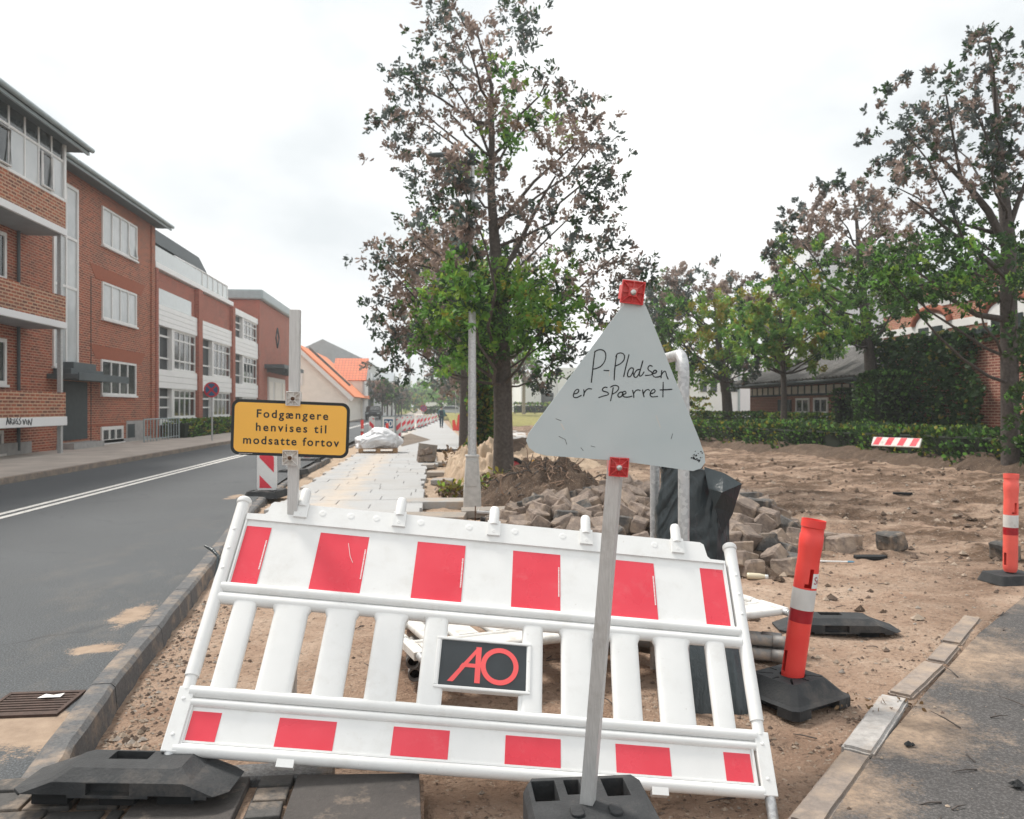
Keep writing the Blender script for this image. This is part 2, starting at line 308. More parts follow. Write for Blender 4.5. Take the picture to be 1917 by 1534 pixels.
# ------------------------------------------------------------------ mesh builder
class MB:
    def __init__(s): s.v = []; s.f = []; s.m = []; s.sm = []
    def add(s, vs, fs, m=0, smooth=False):
        o = len(s.v); s.v += [tuple(v) for v in vs]
        for f in fs: s.f.append(tuple(i + o for i in f)); s.m.append(m); s.sm.append(smooth)
        return s
    def box(s, x0, x1, y0, y1, z0, z1, m=0, M=None):
        vs = [Vector((x, y, z)) for z in (z0, z1) for y in (y0, y1) for x in (x0, x1)]
        if M is not None: vs = [M @ v for v in vs]
        return s.add(vs, [(0, 2, 3, 1), (4, 5, 7, 6), (0, 1, 5, 4), (2, 6, 7, 3), (0, 4, 6, 2), (1, 3, 7, 5)], m)
    def rings(s, rs, m=0, smooth=True, cap=True, closed=True):
        n = len(rs[0]); vs = [p for r in rs for p in r]; fs = []
        for i in range(len(rs) - 1):
            for j in range(n if closed else n - 1):
                k = (j + 1) % n; fs.append((i * n + j, i * n + k, (i + 1) * n + k, (i + 1) * n + j))
        s.add(vs, fs, m, smooth)
        if cap: s.add(rs[0], [tuple(range(n))[::-1]], m); s.add(rs[-1], [tuple(range(n))], m)
        return s
    def tube(s, path, r, n=10, m=0, cap=True):
        P = [Vector(p) for p in path]; rr = r if isinstance(r, (list, tuple)) else [r] * len(P); rs = []
        ref = None
        for i, p in enumerate(P):
            d = (P[min(i + 1, len(P) - 1)] - P[max(i - 1, 0)]).normalized()
            if ref is None: ref = Vector((0, 0, 1)) if abs(d.z) < .9 else Vector((0, 1, 0))
            a = d.cross(ref).normalized(); b = a.cross(d).normalized(); ref = b
            rs.append([p + (a * math.cos(t) + b * math.sin(t)) * rr[i] for t in [2 * math.pi * k / n for k in range(n)]])
        return s.rings(rs, m, True, cap)
    def lathe(s, prof, n=24, m=0, M=None, cap=True):
        rs = [[Vector((r * math.cos(2 * math.pi * k / n), r * math.sin(2 * math.pi * k / n), z)) for k in range(n)] for r, z in prof]
        if M is not None: rs = [[M @ p for p in r] for r in rs]
        return s.rings(rs, m, True, cap)
    def prism(s, poly, z0, z1, m=0, M=None, tops=None):
        n = len(poly); a = [Vector((p[0], p[1], z0)) for p in poly]; q = tops or poly; b = [Vector((p[0], p[1], z1)) for p in q]
        if M is not None: a = [M @ p for p in a]; b = [M @ p for p in b]
        return s.add(a + b, [tuple(range(n))[::-1], tuple(range(n, 2 * n))] + [(i, (i + 1) % n, n + (i + 1) % n, n + i) for i in range(n)], m)
    def sheet(s, poly, m=0): return s.add(poly, [tuple(range(len(poly)))], m)
    def mesh(s, name, mats):
        me = bpy.data.meshes.new(name); me.from_pydata(s.v, [], s.f)
        for x in mats: me.materials.append(MATS[x])
        me.polygons.foreach_set('material_index', s.m); me.polygons.foreach_set('use_smooth', s.sm); me.update(); return me
def fixnormals(me):
    bm = bmesh.new(); bm.from_mesh(me); bmesh.ops.recalc_face_normals(bm, faces=bm.faces); bm.to_mesh(me); bm.free()
def obj(name, mb, mats, parent=None, bevel=0, world=False, fix=True, seg=2):
    mats = [mats] if isinstance(mats, str) else mats
    me = mb.mesh(name, mats) if isinstance(mb, MB) else mb
    if world and parent is not None:
        base = parent.location if parent.parent is None else parent.parent.location
        me.transform(Matrix.Translation(-base))
    if fix: fixnormals(me)
    o = bpy.data.objects.new(name, me); C.objects.link(o)
    if parent is not None: o.parent = parent
    if bevel:
        b = o.modifiers.new('bevel', 'BEVEL'); b.width = bevel; b.segments = seg; b.limit_method = 'ANGLE'; b.angle_limit = R(35)
    return o
def tag(o, label, cat, group=None):
    o['label'] = label; o['category'] = cat
    if group: o['group'] = group
    return o
def thing(name, label, cat, loc=(0, 0, 0), group=None, rot=(0, 0, 0)):
    o = bpy.data.objects.new(name, None); o.empty_display_size = .1; C.objects.link(o); o.location = loc; o.rotation_euler = rot
    return tag(o, label, cat, group)
def struct(name, mb, mats, fix=True):
    o = obj(name, mb, mats, fix=fix); o['kind'] = 'structure'; return o
def stuff(o, label=None):
    o['kind'] = 'stuff'
    if label: o['label'] = label
    return o
def dup(src, loc, rot, label, group=None):
    r = src.copy(); C.objects.link(r); r.location = loc; r.rotation_euler = rot; r['label'] = label
    if group: r['group'] = group
    for ch in list(src.children):
        c = ch.copy(); C.objects.link(c); c.parent = r
        for g in ch.children:
            d = g.copy(); C.objects.link(d); d.parent = c
    return r
def cut(mb, cutter, mats, name='m'):
    a = bpy.data.objects.new('a', mb.mesh(name, mats if isinstance(mats, list) else [mats])); b = bpy.data.objects.new('b', cutter.mesh('c', mats if isinstance(mats, list) else [mats]))
    fixnormals(a.data); fixnormals(b.data); C.objects.link(a); C.objects.link(b)
    m = a.modifiers.new('x', 'BOOLEAN'); m.object = b; m.operation = 'DIFFERENCE'; m.solver = 'EXACT'; m.use_self = True
    dg = bpy.context.evaluated_depsgraph_get(); me = bpy.data.meshes.new_from_object(a.evaluated_get(dg)); me.name = name
    bpy.data.objects.remove(a); bpy.data.objects.remove(b); return me
def text(mb, body, size, M, m=0, spacing=1.0, align='CENTER', bold=0.0, th=.0006):
    cu = bpy.data.curves.new('t', 'FONT'); cu.body = body; cu.size = size; cu.align_x = align; cu.space_character = spacing; cu.offset = bold; cu.extrude = th; cu.resolution_u = 4
    o = bpy.data.objects.new('t', cu); C.objects.link(o); dg = bpy.context.evaluated_depsgraph_get(); me = bpy.data.meshes.new_from_object(o.evaluated_get(dg))
    mb.add([M @ v.co for v in me.vertices], [tuple(p.vertices) for p in me.polygons], m)
    bpy.data.objects.remove(o); bpy.data.meshes.remove(me)
def frame(o, ex, ey, ez):           # matrix from an origin and three axes
    M = Matrix.Identity(4)
    for i, a in enumerate((ex, ey, ez)): M[0][i], M[1][i], M[2][i] = a
    M[0][3], M[1][3], M[2][3] = o; return M
def rrect(x0, x1, y0, y1, r, n=5):
    P = []
    for cx, cy, a in ((x1 - r, y1 - r, 0), (x0 + r, y1 - r, 90), (x0 + r, y0 + r, 180), (x1 - r, y0 + r, 270)):
        for k in range(n + 1): t = R(a + 90 * k / n); P.append((cx + r * math.cos(t), cy + r * math.sin(t)))
    return P

# ------------------------------------------------------------------ the ground
rng = random.Random(7)
def nz(x, y, s, seed=0): return mnoise.noise(Vector((x * s, y * s, seed)))
def kerb_x(y):                      # road-side edge of the near kerb
    K = [(0, -1.32), (2.6, -1.40), (3.3, -1.52), (4.2, -1.66), (5.4, -1.80), (7.0, -1.98), (9.5, -2.3), (12.5, -2.62), (18, -2.9), (30, -3.15), (200, -3.3)]
    for (a, b), (c, d) in zip(K, K[1:]):
        if y <= c: return b + (d - b) * (y - a) / (c - a)
    return -3.3
LOT = [Vector((.55, 1.6)), Vector((1.16, 2.55)), Vector((1.75, 3.19)), Vector((2.36, 3.80)), Vector((3.3, 4.72)), Vector((4.3, 5.6)), Vector((6.2, 6.9)), Vector((9, 8.2))]
def lot_side(x, y):                 # >0 to the right of the diagonal stone edging
    for a, b in zip(LOT, LOT[1:]):
        if a.x <= x <= b.x: return (a.y + (b.y - a.y) * (x - a.x) / (b.x - a.x)) - y
    return -1 if x < LOT[0].x else 1
def gh(x, y):
    z = -.06 + slope(x, y)
    if x < kerb_x(y) - .02: return -.25
    if y < 2.93 and x < -.02 + .04 * (2.9 - y): return -.12
    z -= .05 * ss(.55, .1, x - kerb_x(y)) * ss(9, 6, y)
    z -= .075 * math.exp(-((x - 1.0) ** 2 / .5 + (y - 2.75) ** 2 / .35))
    k = ss(1.0, 0, abs(lot_side(x, y))) if x > .5 else 0
    amp = (.022 + .03 * ss(4, 9, y)) * (1 - .8 * k)
    z += amp * (nz(x, y, 1.6, 1) + .5 * nz(x, y, 4.2, 2) + .4 * nz(x, y, 9, 3)) + .010 * (1 - .7 * k) * max(0, nz(x, y, 13, 21)) + .006 * max(0, nz(x, y, 27, 22))
    if x > .5 and y < 12:
        s = lot_side(x, y)
        if s > .12 and x < 9: z = min(z, -.085)
    if x > 2.2 and y > 5: z += ss(5, 10, y) * ss(2.2, 3.5, x) * (.05 * (nz(x, y, .8, 9) + .4) + .04 * nz(x, y, 2.2, 12) + .06 * abs(nz(x, y, 4.5, 13)) + .03 * nz(x, y, 9, 14))
    if x > 6 and y > 9: z += .10 * ss(6, 11, x)
    if y > 60: z = min(z, -.3) - .05
    return z
def axis(segs):
    a = []
    for lo, hi, st in segs:
        n = max(1, int(round((hi - lo) / st))); a += [lo + (hi - lo) * i / n for i in range(n)]
    return a + [segs[-1][1]]
xs = axis([(-1500, -60, 360), (-60, -6, 9), (-6, -2.6, .4), (-2.6, 3.6, .034), (3.6, 4.5, .06), (4.5, 13, .09), (13, 40, 1.5), (40, 1500, 240)])
ys = axis([(-60, 1, 8), (1, 1.9, .2), (1.9, 5.2, .034), (5.2, 6.5, .05), (6.5, 13, .075), (13, 32, .18), (32, 70, 2), (70, 200, 10), (200, 2500, 380)])
g = MB(); nx = len(xs)
g.add([(x, y, gh(x, y)) for y in ys for x in xs], [(j * nx + i, j * nx + i + 1, (j + 1) * nx + i + 1, (j + 1) * nx + i) for j in range(len(ys) - 1) for i in range(nx - 1)], 0, True)
o = struct('ground', g, 'sand', fix=False)
# carriageway
ky = [0.2, 1, 2, 2.6, 3.3, 4.2, 5.4, 7, 9.5, 12.5, 18, 30, 60, 110, 180]
def strip(name, fa, fb, z, mat, zz=None):
    m = MB(); n = len(ky); m.add([(fa(y), y, z) for y in ky] + [(fb(y), y, z if zz is None else zz) for y in ky], [(i, n + i, n + i + 1, i + 1) for i in range(n - 1)]); return struct(name, m, mat)
FARK = -7.45
strip('road', lambda y: FARK - .05, lambda y: kerb_x(y) + .01, 0, 'asphalt_road')
m = MB()
for off in (-5.47, -5.28):
    m.add([(off, -3, .004), (off + .1, -3, .004), (off + .1, 70, .004), (off, 70, .004)], [(0, 1, 2, 3)])
struct('road_marking', m, 'road_paint')
m = MB()
for i in range(90):                 # kerb stones of the far side and its pavement
    m.box(FARK - .14, FARK, -3 + i * 1.2, -3 + i * 1.2 + 1.19, -.2, .11)
struct('kerb', m, 'granite_warm')
m = MB(); m.box(-11.05, FARK - .145, -4, 110, -.2, .105); struct('pavement', m, 'pavement_far')
# near kerb: separate granite lengths with rough inner faces
m = MB(); y = 3.02; k = 0
while y < 60:
    ln = 1.02 if y < 14 else 3; y2 = y + ln; seg = 6
    rows = []
    for i in range(seg + 1):
        t = y + (ln - .012) * i / seg; x = kerb_x(t); a = .006 * nz(x, t, 9, 4); b = .016 * nz(x, t, 7, 5); zt = .022 + slope(x + .5, t) * ss(8, 14, t)
        w = .118 + b
        rows.append([Vector((x, t, -.12 + slope(x, t))), Vector((x + a, t, zt - .012)), Vector((x + .012, t, zt + a)), Vector((x + w - .02, t, zt + .5 * b)), Vector((x + w, t, zt - .02)), Vector((x + w + .02 + b, t, zt - .2))])
    m.rings(rows, 0, False, True, True); y = y2
struct('kerb', m, 'granite_kerb')
m = MB()
for x0, x1 in ((-1.37, -1.20), (-1.19, -.86), (-.85, -.36)):    # edging stones across the end of the paved strip
    m.prism([(x0, 2.93), (x1, 2.93), (x1, 3.05 + rng.uniform(-.01, .02)), (x0, 3.04)], -.15, .035 + rng.uniform(-.006, .006))
struct('kerb', m, 'granite_kerb').modifiers.new('b', 'BEVEL').width = .008
# paved strip in the foreground: slabs, a line of setts, old cobbles
m = MB()
def slab_poly(P, top, th=.16): m.prism(P, top - th, top)
slab_poly([(-1.00, 1.2), (-.62, 1.2), (-.64, 2.915), (-.98, 2.92)], .042); slab_poly([(-.605, 1.2), (-.60, 1.2), (-.60, 2.9), (-.61, 2.9)], .02)
slab_poly([(-.985, 2.36), (-.655, 2.36), (-.655, 2.365), (-.985, 2.365)], .02)
slab_poly([(-.455, 1.2), (.015, 1.2), (-.045, 2.88), (-.475, 2.91)], .045)
slab_poly([(-.98, .8), (-.5, .8), (-.5, 1.19), (-.98, 1.19)], .04)
struct('pavement', m, 'slab_shaded').modifiers.new('b', 'BEVEL').width = .006
m = MB(); y = 1.3
while y < 2.9:
    h = rng.uniform(.09, .13); a = -.597 - .01 * (y - 2); w = .115
    m.prism([(a + rng.uniform(0, .008), y), (a + w, y + rng.uniform(0, .006)), (a + w - rng.uniform(0, .008), y + h - .012), (a, y + h - .014)], -.1, .036 + rng.uniform(-.006, .006)); y += h
y = 1.3
while y < 2.92:
    h = rng.uniform(.10, .15); x = -2.6
    while x < -1.02:
        w = rng.uniform(.13, .19); q = lambda: rng.uniform(-.01, .01)
        m.prism([(x + q(), y + q()), (min(x + w, -1.0) - .012, y + q()), (min(x + w, -1.0) - .012, y + h - .015 + q()), (x + q(), y + h - .015)], -.1, .028 + rng.uniform(-.012, .008)); x += w
    y += h
o = struct('pavement', m, 'sett_dark'); b = o.modifiers.new('b', 'BEVEL'); b.width = .012; b.segments = 2
m = MB(); m.sheet([(-2.7, 1.0, .010), (.0, 1.0, .010), (-.03, 2.9, .010), (-2.7, 2.9, .010)]); struct('ground', m, 'sand')
# asphalt of the car park on the right
m = MB(); P = [(p.x + .07, p.y - .07, -.050) for p in LOT]
for i in range(len(P) - 1): m.add([P[i], P[i + 1], (40, P[i + 1][1] - .6, -.050), (40, P[i][1] - .6, -.050)], [(0, 3, 2, 1)])
m.add([(P[0][0], P[0][1], -.050), (40, P[0][1] - .6, -.050), (40, -3, -.050), (0, -3, -.050)], [(0, 3, 2, 1)])
struct('parking_lot', m, 'asphalt_lot', fix=False)
# laid granite paving of the new footway
n = NT('paving'); col = n.ramp(n.noise(26, 6, .75), [(.3, (.37, .375, .38)), (.7, (.46, .465, .465))]); sx = n.n('ShaderNodeSeparateXYZ'); n.l(n.tc.outputs['Object'], sx.inputs[0])
col = n.mix(n.ramp(n.noise(.9, 3), [(.35, 0), (.65, .35)]), col, (.36, .33, .30))
band = n.math('SUBTRACT', 1, n.math('MULTIPLY', n.math('ABSOLUTE', n.math('ADD', sx.outputs[0], 1.45)), 1.5))
edge = n.math('MULTIPLY', n.math('SUBTRACT', -1.95, sx.outputs[0]), 2.2)
k = n.math('ADD', n.math('MAXIMUM', band, edge), n.math('MULTIPLY', n.math('SUBTRACT', n.noise(1.6, 7, .7), .5), 2.0))
col = n.mix(n.ramp(k, [(.35, 0), (1.0, .8)]), col, n.ramp(n.noise(5, 6, .7), [(.3, (.48, .40, .32)), (.7, (.58, .50, .42))])); n.col(col); n.set(Roughness=.85); n.bump(n.noise(50, 5, .7), .3, .006)
m = MB(); y = 8.2; r = 0; prot = []
while y < 27.5:
    d = .52 if y < 20 else .6; xr = -.12 + .06 * nz(0, y, 1.3, 3) + (.25 if y > 19.5 else 0); x = -2.12 - .012 * (y - 8) - (.35 if r % 2 else 0) - rng.uniform(0, .12)
    if y < 9.6: xr = -.5
    while x < xr - .12:
        w = min(rng.choice((.72, .86, 1.0)), xr - x); z = slope(x, y) + .035 + rng.uniform(-.004, .004)
        if x + w > -2.0 - .012 * (y - 8): m.box(max(x, -2.12 - .012 * (y - 8) + .05 * math.sin(r * 2.1)), x + w - .008, y, y + d - .018, z - .1, z)
        x += w
    y += d; r += 1
o = struct('pavement', m, 'paving'); b = o.modifiers.new('b', 'BEVEL'); b.width = .006
m = MB(); rows = axis([(27.5, 70, 4), (70, 190, 30)])
for a, b in zip(rows, rows[1:]):
    m.add([(kerb_x(a) + .9, a, slope(0, a) + .035), (1.4, a, slope(1, a) + .035), (1.4, b, slope(1, b) + .035), (kerb_x(b) + .9, b, slope(0, b) + .035)], [(0, 1, 2, 3)])
struct('pavement', m, 'paving')
# open trench of dark bedding gravel beside the footway
T_ = [fall(742, 822), fall(768, 813), fall(806, 825), fall(752, 838)]
m = MB(); m.sheet([(p.x, p.y, slope(p.x, p.y) + .043) for p in T_]); struct('ground', m, 'gravel_bed')
# lawn and lots on the far right
m = MB(); m.add([(1.6, 62, -.30), (26, 55, -.22), (26, 80, .55), (1.6, 84, .5)], [(0, 1, 2, 3)]); m.add([(1.6, 84, .5), (26, 80, .55), (60, 130, .6), (2, 130, .6)], [(0, 1, 2, 3)]); struct('lawn', m, 'grass')
m = MB(); m.sheet([(2.0, 36, -.2), (8, 34, -.03), (26, 40, .05), (26, 55, -.2), (1.6, 62, -.28)]); struct('parking_lot', m, 'gravel_lot')
# rising ground at the end of the street
m = MB(); rows = [(110, -.36), (140, -.15), (190, .3), (300, 1.2), (420, 1.5)]
for (a, za), (b, zb) in zip(rows, rows[1:]): m.add([(-60, a, za), (60, a, za), (60, b, zb), (-60, b, zb)], [(0, 1, 2, 3)])
struct('ground', m, 'grass')
m = MB()
for (a, za), (b, zb) in zip(rows, rows[1:]): m.add([(-5, a, za + .02), (-1.5, a, za + .02), (-1.5, b, zb + .02), (-5, b, zb + .02)], [(0, 1, 2, 3)])
struct('road', m, 'pavement_far')

# loose pebbles, clods and twigs
def pebble(m, p, r, rg, mi=0):
    q = [(1, 0, 0), (.3, .95, 0), (-.8, .58, 0), (-.8, -.58, 0), (.3, -.95, 0), (.1, 0, .75), (-.1, 0, -.5)]
    a = rg.uniform(0, 6.28); ca, sa = math.cos(a), math.sin(a); v = []
    for x, y, z in q:
        k = r * rg.uniform(.7, 1.25); v.append((p[0] + k * (x * ca - y * sa), p[1] + k * (x * sa + y * ca) * .8, p[2] + k * z))
    m.add(v, [(i, (i + 1) % 5, 5) for i in range(5)] + [((i + 1) % 5, i, 6) for i in range(5)], mi, False)
m = MB()
for i in range(5200):
    if i < 1300:                     # gravel drift along the inside of the kerb
        y = rng.uniform(3.0, 6.2); x = kerb_x(y) + .16 + abs(rng.gauss(.10, .16)); r = rng.choice((.004, .005, .006, .008, .010, .014)) * (1.5 if y < 3.7 else 1)
    elif i < 3600:
        y = 2.3 + 6.5 * rng.random() ** 1.5; x = rng.uniform(kerb_x(y) + .2, 4.6); r = rng.choice((.004, .005, .006, .009, .013))
        if y < 2.95 and x < .05: continue
    else:
        y = 4 + 12 * rng.random() ** 1.3; x = rng.uniform(1.2, 9); r = rng.choice((.005, .006, .008, .010, .013, .019)) * (1 + y * .035)
    z = gh(x, y)
    if x > .5 and lot_side(x, y) > .05 and y < 9:
        z = -.050; r *= .7
        if rng.random() < .5: continue
    pebble(m, (x, y, z + r * .2), r, rng, rng.choice((0, 0, 0, 0, 1, 1, 1, 2)))
for i in range(2600):                # clods of the dug up field
    y = 5 + 14 * rng.random() ** 1.2; x = 2.0 + (5 + y * .35) * rng.random()
    if nz(x, y, .9, 31) < -.05 or lot_side(x, y) > -.1 and x < 9 and y < 8.5: continue
    r_ = rng.choice((.008, .012, .012, .018, .026, .04)) * (1 + y * .03); pebble(m, (x, y, gh(x, y) + r_ * .2), r_, rng, rng.choice((3, 3, 1, 0)))
for cx, cy, rr_ in ((1.62, 3.46, .24), (1.1, 2.55, .3), (2.5, 4.5, .4), (-.35, 3.5, .25)):
    for i in range(130):
        a = rng.uniform(0, 6.28); q = rr_ * rng.uniform(.8, 1.4); x, y = cx + q * math.cos(a), cy + q * math.sin(a); r_ = rng.choice((.004, .006, .008, .012))
        if lot_side(x, y) > -.02 and x > .6 or (y < 2.95 and x < .05): continue
        pebble(m, (x, y, gh(x, y) + r_ * .2), r_, rng, rng.choice((0, 1, 1)))
stuff(obj('gravel', m, ['pebble', 'pebble_dark', 'slab_edge', 'dark_soil'], fix=False), 'small stones and clods strewn over the sandy ground')
m = MB()
for i in range(330):
    y = 2.4 + 9 * rng.random() ** 1.2; x = rng.uniform(kerb_x(y) + .3, 6)
    if y < 3 and x < .1: continue
    a = rng.uniform(0, 6.28); l = rng.uniform(.03, .16); p = Vector((x, y, gh(x, y) + .006)); d = Vector((math.cos(a), math.sin(a), rng.uniform(-.05, .15))) * l
    if x > .5 and lot_side(x, y) > .05: p.z = -.046
    m.tube([p, p + d * .5 + Vector((rng.uniform(-.01, .01), 0, .004)), p + d], [.0035, .003, .0015], 5)
stuff(obj('twigs', m, 'bark', fix=False), 'thin dark twigs and roots lying on the sand')

# diagonal edging stones beside the car park
def rough_block(P, z0, z1, amp, sub=7, seed=0):
    bm = bmesh.new(); n = len(P); a = [bm.verts.new((p[0], p[1], z0)) for p in P]; b = [bm.verts.new((p[0], p[1], z1)) for p in P]
    bm.faces.new(a[::-1]); bm.faces.new(b)
    for i in range(n): bm.faces.new((a[i], a[(i + 1) % n], b[(i + 1) % n], b[i]))
    bmesh.ops.bevel(bm, geom=bm.edges[:], offset=.012, segments=2, affect='EDGES'); bmesh.ops.subdivide_edges(bm, edges=[e for e in bm.edges if e.calc_length() > .05], cuts=9, use_grid_fill=True)
    for v in bm.verts: v.co += Vector((nz(v.co.x * 1.3 + seed, v.co.y, 9, v.co.z * 9), nz(v.co.y, v.co.x + seed, 9, v.co.z * 9 + 5), nz(v.co.x, v.co.y + seed, 16, 3))) * amp * .28
    me = bpy.data.meshes.new('stone'); bm.to_mesh(me); bm.free(); return me
def edging(p, q, w, top, mat, label, amp):
    p, q = Vector(p), Vector(q); d = (q - p).normalized(); nn = Vector((-d.y, d.x)) * w
    me = rough_block([p, q, q + nn, p + nn][::1], -.2, top, amp, 6, p.x); me.materials.append(MATS[mat])
    c = (p + q) / 2; me.transform(Matrix.Translation((-c.x, -c.y, .2))); o = obj('kerb_stone', me, mat); o.data.materials.clear(); o.data.materials.append(MATS[mat]); o.location = (c.x, c.y, -.2)
    tag(o, label, 'kerb stone', 'edging stones of the car park')
for (a, b, c, d, mt, lb, am) in (((1490, 1534), (1592, 1404), .115, -.038, 'granite_warm', 'sandy brown edging stone nearest the viewer beside the asphalt', .010),
                                ((1594, 1398), (1665, 1300), .125, -.030, 'granite_pale', 'pale rough hewn grey granite edging stone beside the red post base', .014),
                                ((1672, 1296), (1738, 1238), .115, -.038, 'granite_warm', 'smooth pinkish edging stone just beyond the pale rough one', .008),
                                ((1740, 1234), (1768, 1203), .105, -.044, 'granite_warm', 'small sanded over edging stone between the pinkish one and the farthest', .005),
                                ((1770, 1200), (1812, 1152), .115, -.043, 'granite_warm', 'edging stone half buried in sand farthest along the row', .008)):
    p, q = G(*a, d), G(*b, d); edging((p.x + .06, p.y - .06), (q.x + .06, q.y - .06), c, d, mt, lb, am)
# road gully
gp = [G(5, 1318), G(120, 1318), G(150, 1276), G(52, 1276)]
gx0, gx1, gy0, gy1 = -2.12, -1.62, 3.68, 3.98
t = thing('drain_grate', 'rusty cast iron drain grate set in the road beside the kerb', 'drain', (-1.80, 3.83, 0)); t.scale = (.68, 1, 1)
m = MB(); M = Matrix.Translation((0, 0, 0))
m.box(-.25, .25, -.15, -.125, -.01, .012); m.box(-.25, .25, .125, .15, -.01, .012); m.box(-.25, -.225, -.124, .124, -.01, .012); m.box(.225, .25, -.124, .124, -.01, .012); obj('grate_frame', m, 'iron_grate', t)
m = MB()
for i in range(8): m.box(-.224, .224, -.118 + i * .031, -.100 + i * .031, -.008, .009)
obj('grate_bars', m, 'iron_grate', t); m = MB(); m.box(-.224, .224, -.124, .124, .001, .0025); obj('shaft_shade', m, 'rubber_dark', t)  # flat dark sheet under the bars, painted darkness of the drain
m = MB(); m.sheet([(.02, .06, .014), (.09, .05, .018), (.16, .07, .013), (.17, .115, .02), (.10, .11, .014), (.05, .12, .018)])
o = obj('litter', m, 'sticker_white'); o.location = (-1.82, 3.84, 0); o.scale = (.7, .7, 1); tag(o, 'crumpled white scrap of paper on the drain grate', 'litter')

# ------------------------------------------------------------------ the tilted barrier
EX = Vector((.9940, -.0328, -.1042)); EV = Vector((-.1010, -.6385, -.7630)); EN = Vector((-.0415, .7689, -.6380)); O0 = Vector((-.7724, 3.4639, .8486))
BORG = O0 + EX * 1.024 + EV * .92
MBAR = frame(BORG, EX, -EV, -EN)
def bx(m, x0, x1, v0, v1, z0, z1, mi=0): m.box(x0 - 1.024, x1 - 1.024, .92 - v1, .92 - v0, z0, z1, mi)
def bt(m, pts, r, n=12, mi=0): m.tube([(x - 1.024, .92 - v, z) for x, v, z in pts], r, n, mi)
def make_barrier(name, label, used):
    wp = 'white_plastic_used' if used else 'white_plastic'
    t = thing(name, label, 'barrier', BORG); t.matrix_world = MBAR; t.rotation_euler = MBAR.to_euler(); t.location = BORG
    U_ = .20475
    for x, s in ((-.042, -1), (2.098, 1)):
        m = MB(); X = x - 1.024
        m.tube([(X, .92 + .105, 0), (X, .92 - .646, 0)], .0265, 16); m.tube([(X, .92 - .646, 0), (X, .92 - .70, 0)], .022, 16)
        m.lathe([(.024, .0), (.031, .004), (.031, .022), (.022, .032), (0.001, .036)], 16, 0, Matrix.Translation((X, .92 + .105, 0)) @ Matrix.Rotation(-math.pi / 2, 4, 'X'))
        bx(m, x - .026, x + .030, .69, .918, -.02, .02)
        for v in (.735, .86): m.lathe([(.008, 0), (.007, .003), (.0, .0035)], 10, 0, frame(Vector((X, .92 - v, .0195)), Vector((1, 0, 0)), Vector((0, 1, 0)), Vector((0, 0, 1))))
        for v in (.03, .12, .21): m.lathe([(.008, 0), (.006, .003), (.0, .004)], 10, 0, frame(Vector((X, .92 - v, .0255)), Vector((1, 0, 0)), Vector((0, 1, 0)), Vector((0, 0, 1))))
        obj('post', m, wp, t, .004)
        m = MB(); m.tube([(X + .004, .005, 0), (X + .004, -.115 if s > 0 else -.03, 0)], .0195, 14); m.tube([(X + .004, -.115 if s > 0 else -.03, 0), (X + .004, -.2 if s > 0 else -.04, 0)], .016, 14); obj('steel_leg', m, 'galvanised', t)
    m = MB()                         # upper board with its stepped top edge, raised rim and red foil
    bx(m, -.012, 2.062, -.03, .268, -.014, .006)
    P = [(-.012, -.028), (-.012, -.056), (.062, -.060), (.072, -.068), (.076, -.112), (.088, -.124), (1.958, -.124), (1.974, -.114), (1.984, -.056), (1.996, -.044), (2.062, -.042), (2.062, -.028)]
    m.prism([(x - 1.024, .92 - v) for x, v in P], -.018, .016)
    bx(m, -.012, -.004, -.028, .268, .0, .014); bx(m, 2.054, 2.062, -.028, .268, .0, .014)
    for x in (.30, .42, .53, .72, .93, 1.13, 1.34, 1.55, 1.75): m.lathe([(.017, 0), (.013, .0016), (.004, .0006), (0, .0004)], 14, 0, frame(Vector((x - 1.024, .92 + .088, .0158)), Vector((1, 0, 0)), Vector((0, 1, 0)), Vector((0, 0, 1))))
    for a, b in ((0, .5), (1.5, 2.5), (3.5, 4.5), (5.5, 6.5), (7.5, 8.5), (9.5, 10)):
        n = 6
        for k in range(n):
            x0 = a * U_ + (b - a) * U_ * k / n; x1 = a * U_ + (b - a) * U_ * (k + 1) / n
            bul = lambda x: .0072 + .0012 * math.sin(x * 9)
            m.add([(x0 - 1.024, .92 - .262, bul(x0)), (x1 - 1.024, .92 - .262, bul(x1)), (x1 - 1.024, .92, bul(x1)), (x0 - 1.024, .92, bul(x0))], [(0, 1, 2, 3)], 1)
        if a < 9:
            xe = b * U_ - .010; rg = random.Random(int(a * 10)); v = .062       # the line of small print up the foil's edge
            while v < .195:
                h = rg.choice((.003, .004, .005)); bx(m, xe, xe + .0055, v, v + h, .0088, .0092, 2); v += h + .0016
    for x0, v0, x1, v1 in ((.43, .04, .447, .1), (.447, .1, .462, .128)) if not used else ():
        m.tube([(x0 - 1.024, .92 - v0, .0088), (x1 - 1.024, .92 - v1, .0088)], .0011, 4, 2)
    obj('upper_board', m, [wp, 'red_foil', 'foil_print'], t, .0035, seg=2)
    m = MB(); bx(m, -.012, 2.062, .752, .9, -.014, .006)
    bx(m, -.012, -.004, .752, .9, .0, .013); bx(m, 2.054, 2.062, .752, .9, .0, .013); bx(m, -.012, 2.062, .874, .882, .0, .010)
    for a, b in ((0, .5), (1.5, 2.5), (3.5, 4.5), (5.5, 6.5), (7.5, 8.5), (9.5, 10)): bx(m, a * U_, b * U_, .7714, .8727, .006, .0075, 1)
    for x in (.36, 1.69): bx(m, x - .03, x + .03, .915, .942, -.012, .02)
    obj('lower_board', m, [wp, 'red_foil'], t, .003)
    for v, r, z in ((.284, .0205, .006), (.329, .0245, .0), (.702, .0215, .004), (.741, .0165, .004), (.903, .022, .0)):
        m = MB(); bt(m, [(-.03, v, z), (2.08, v, z)], r, 16); obj('rail', m, wp, t)
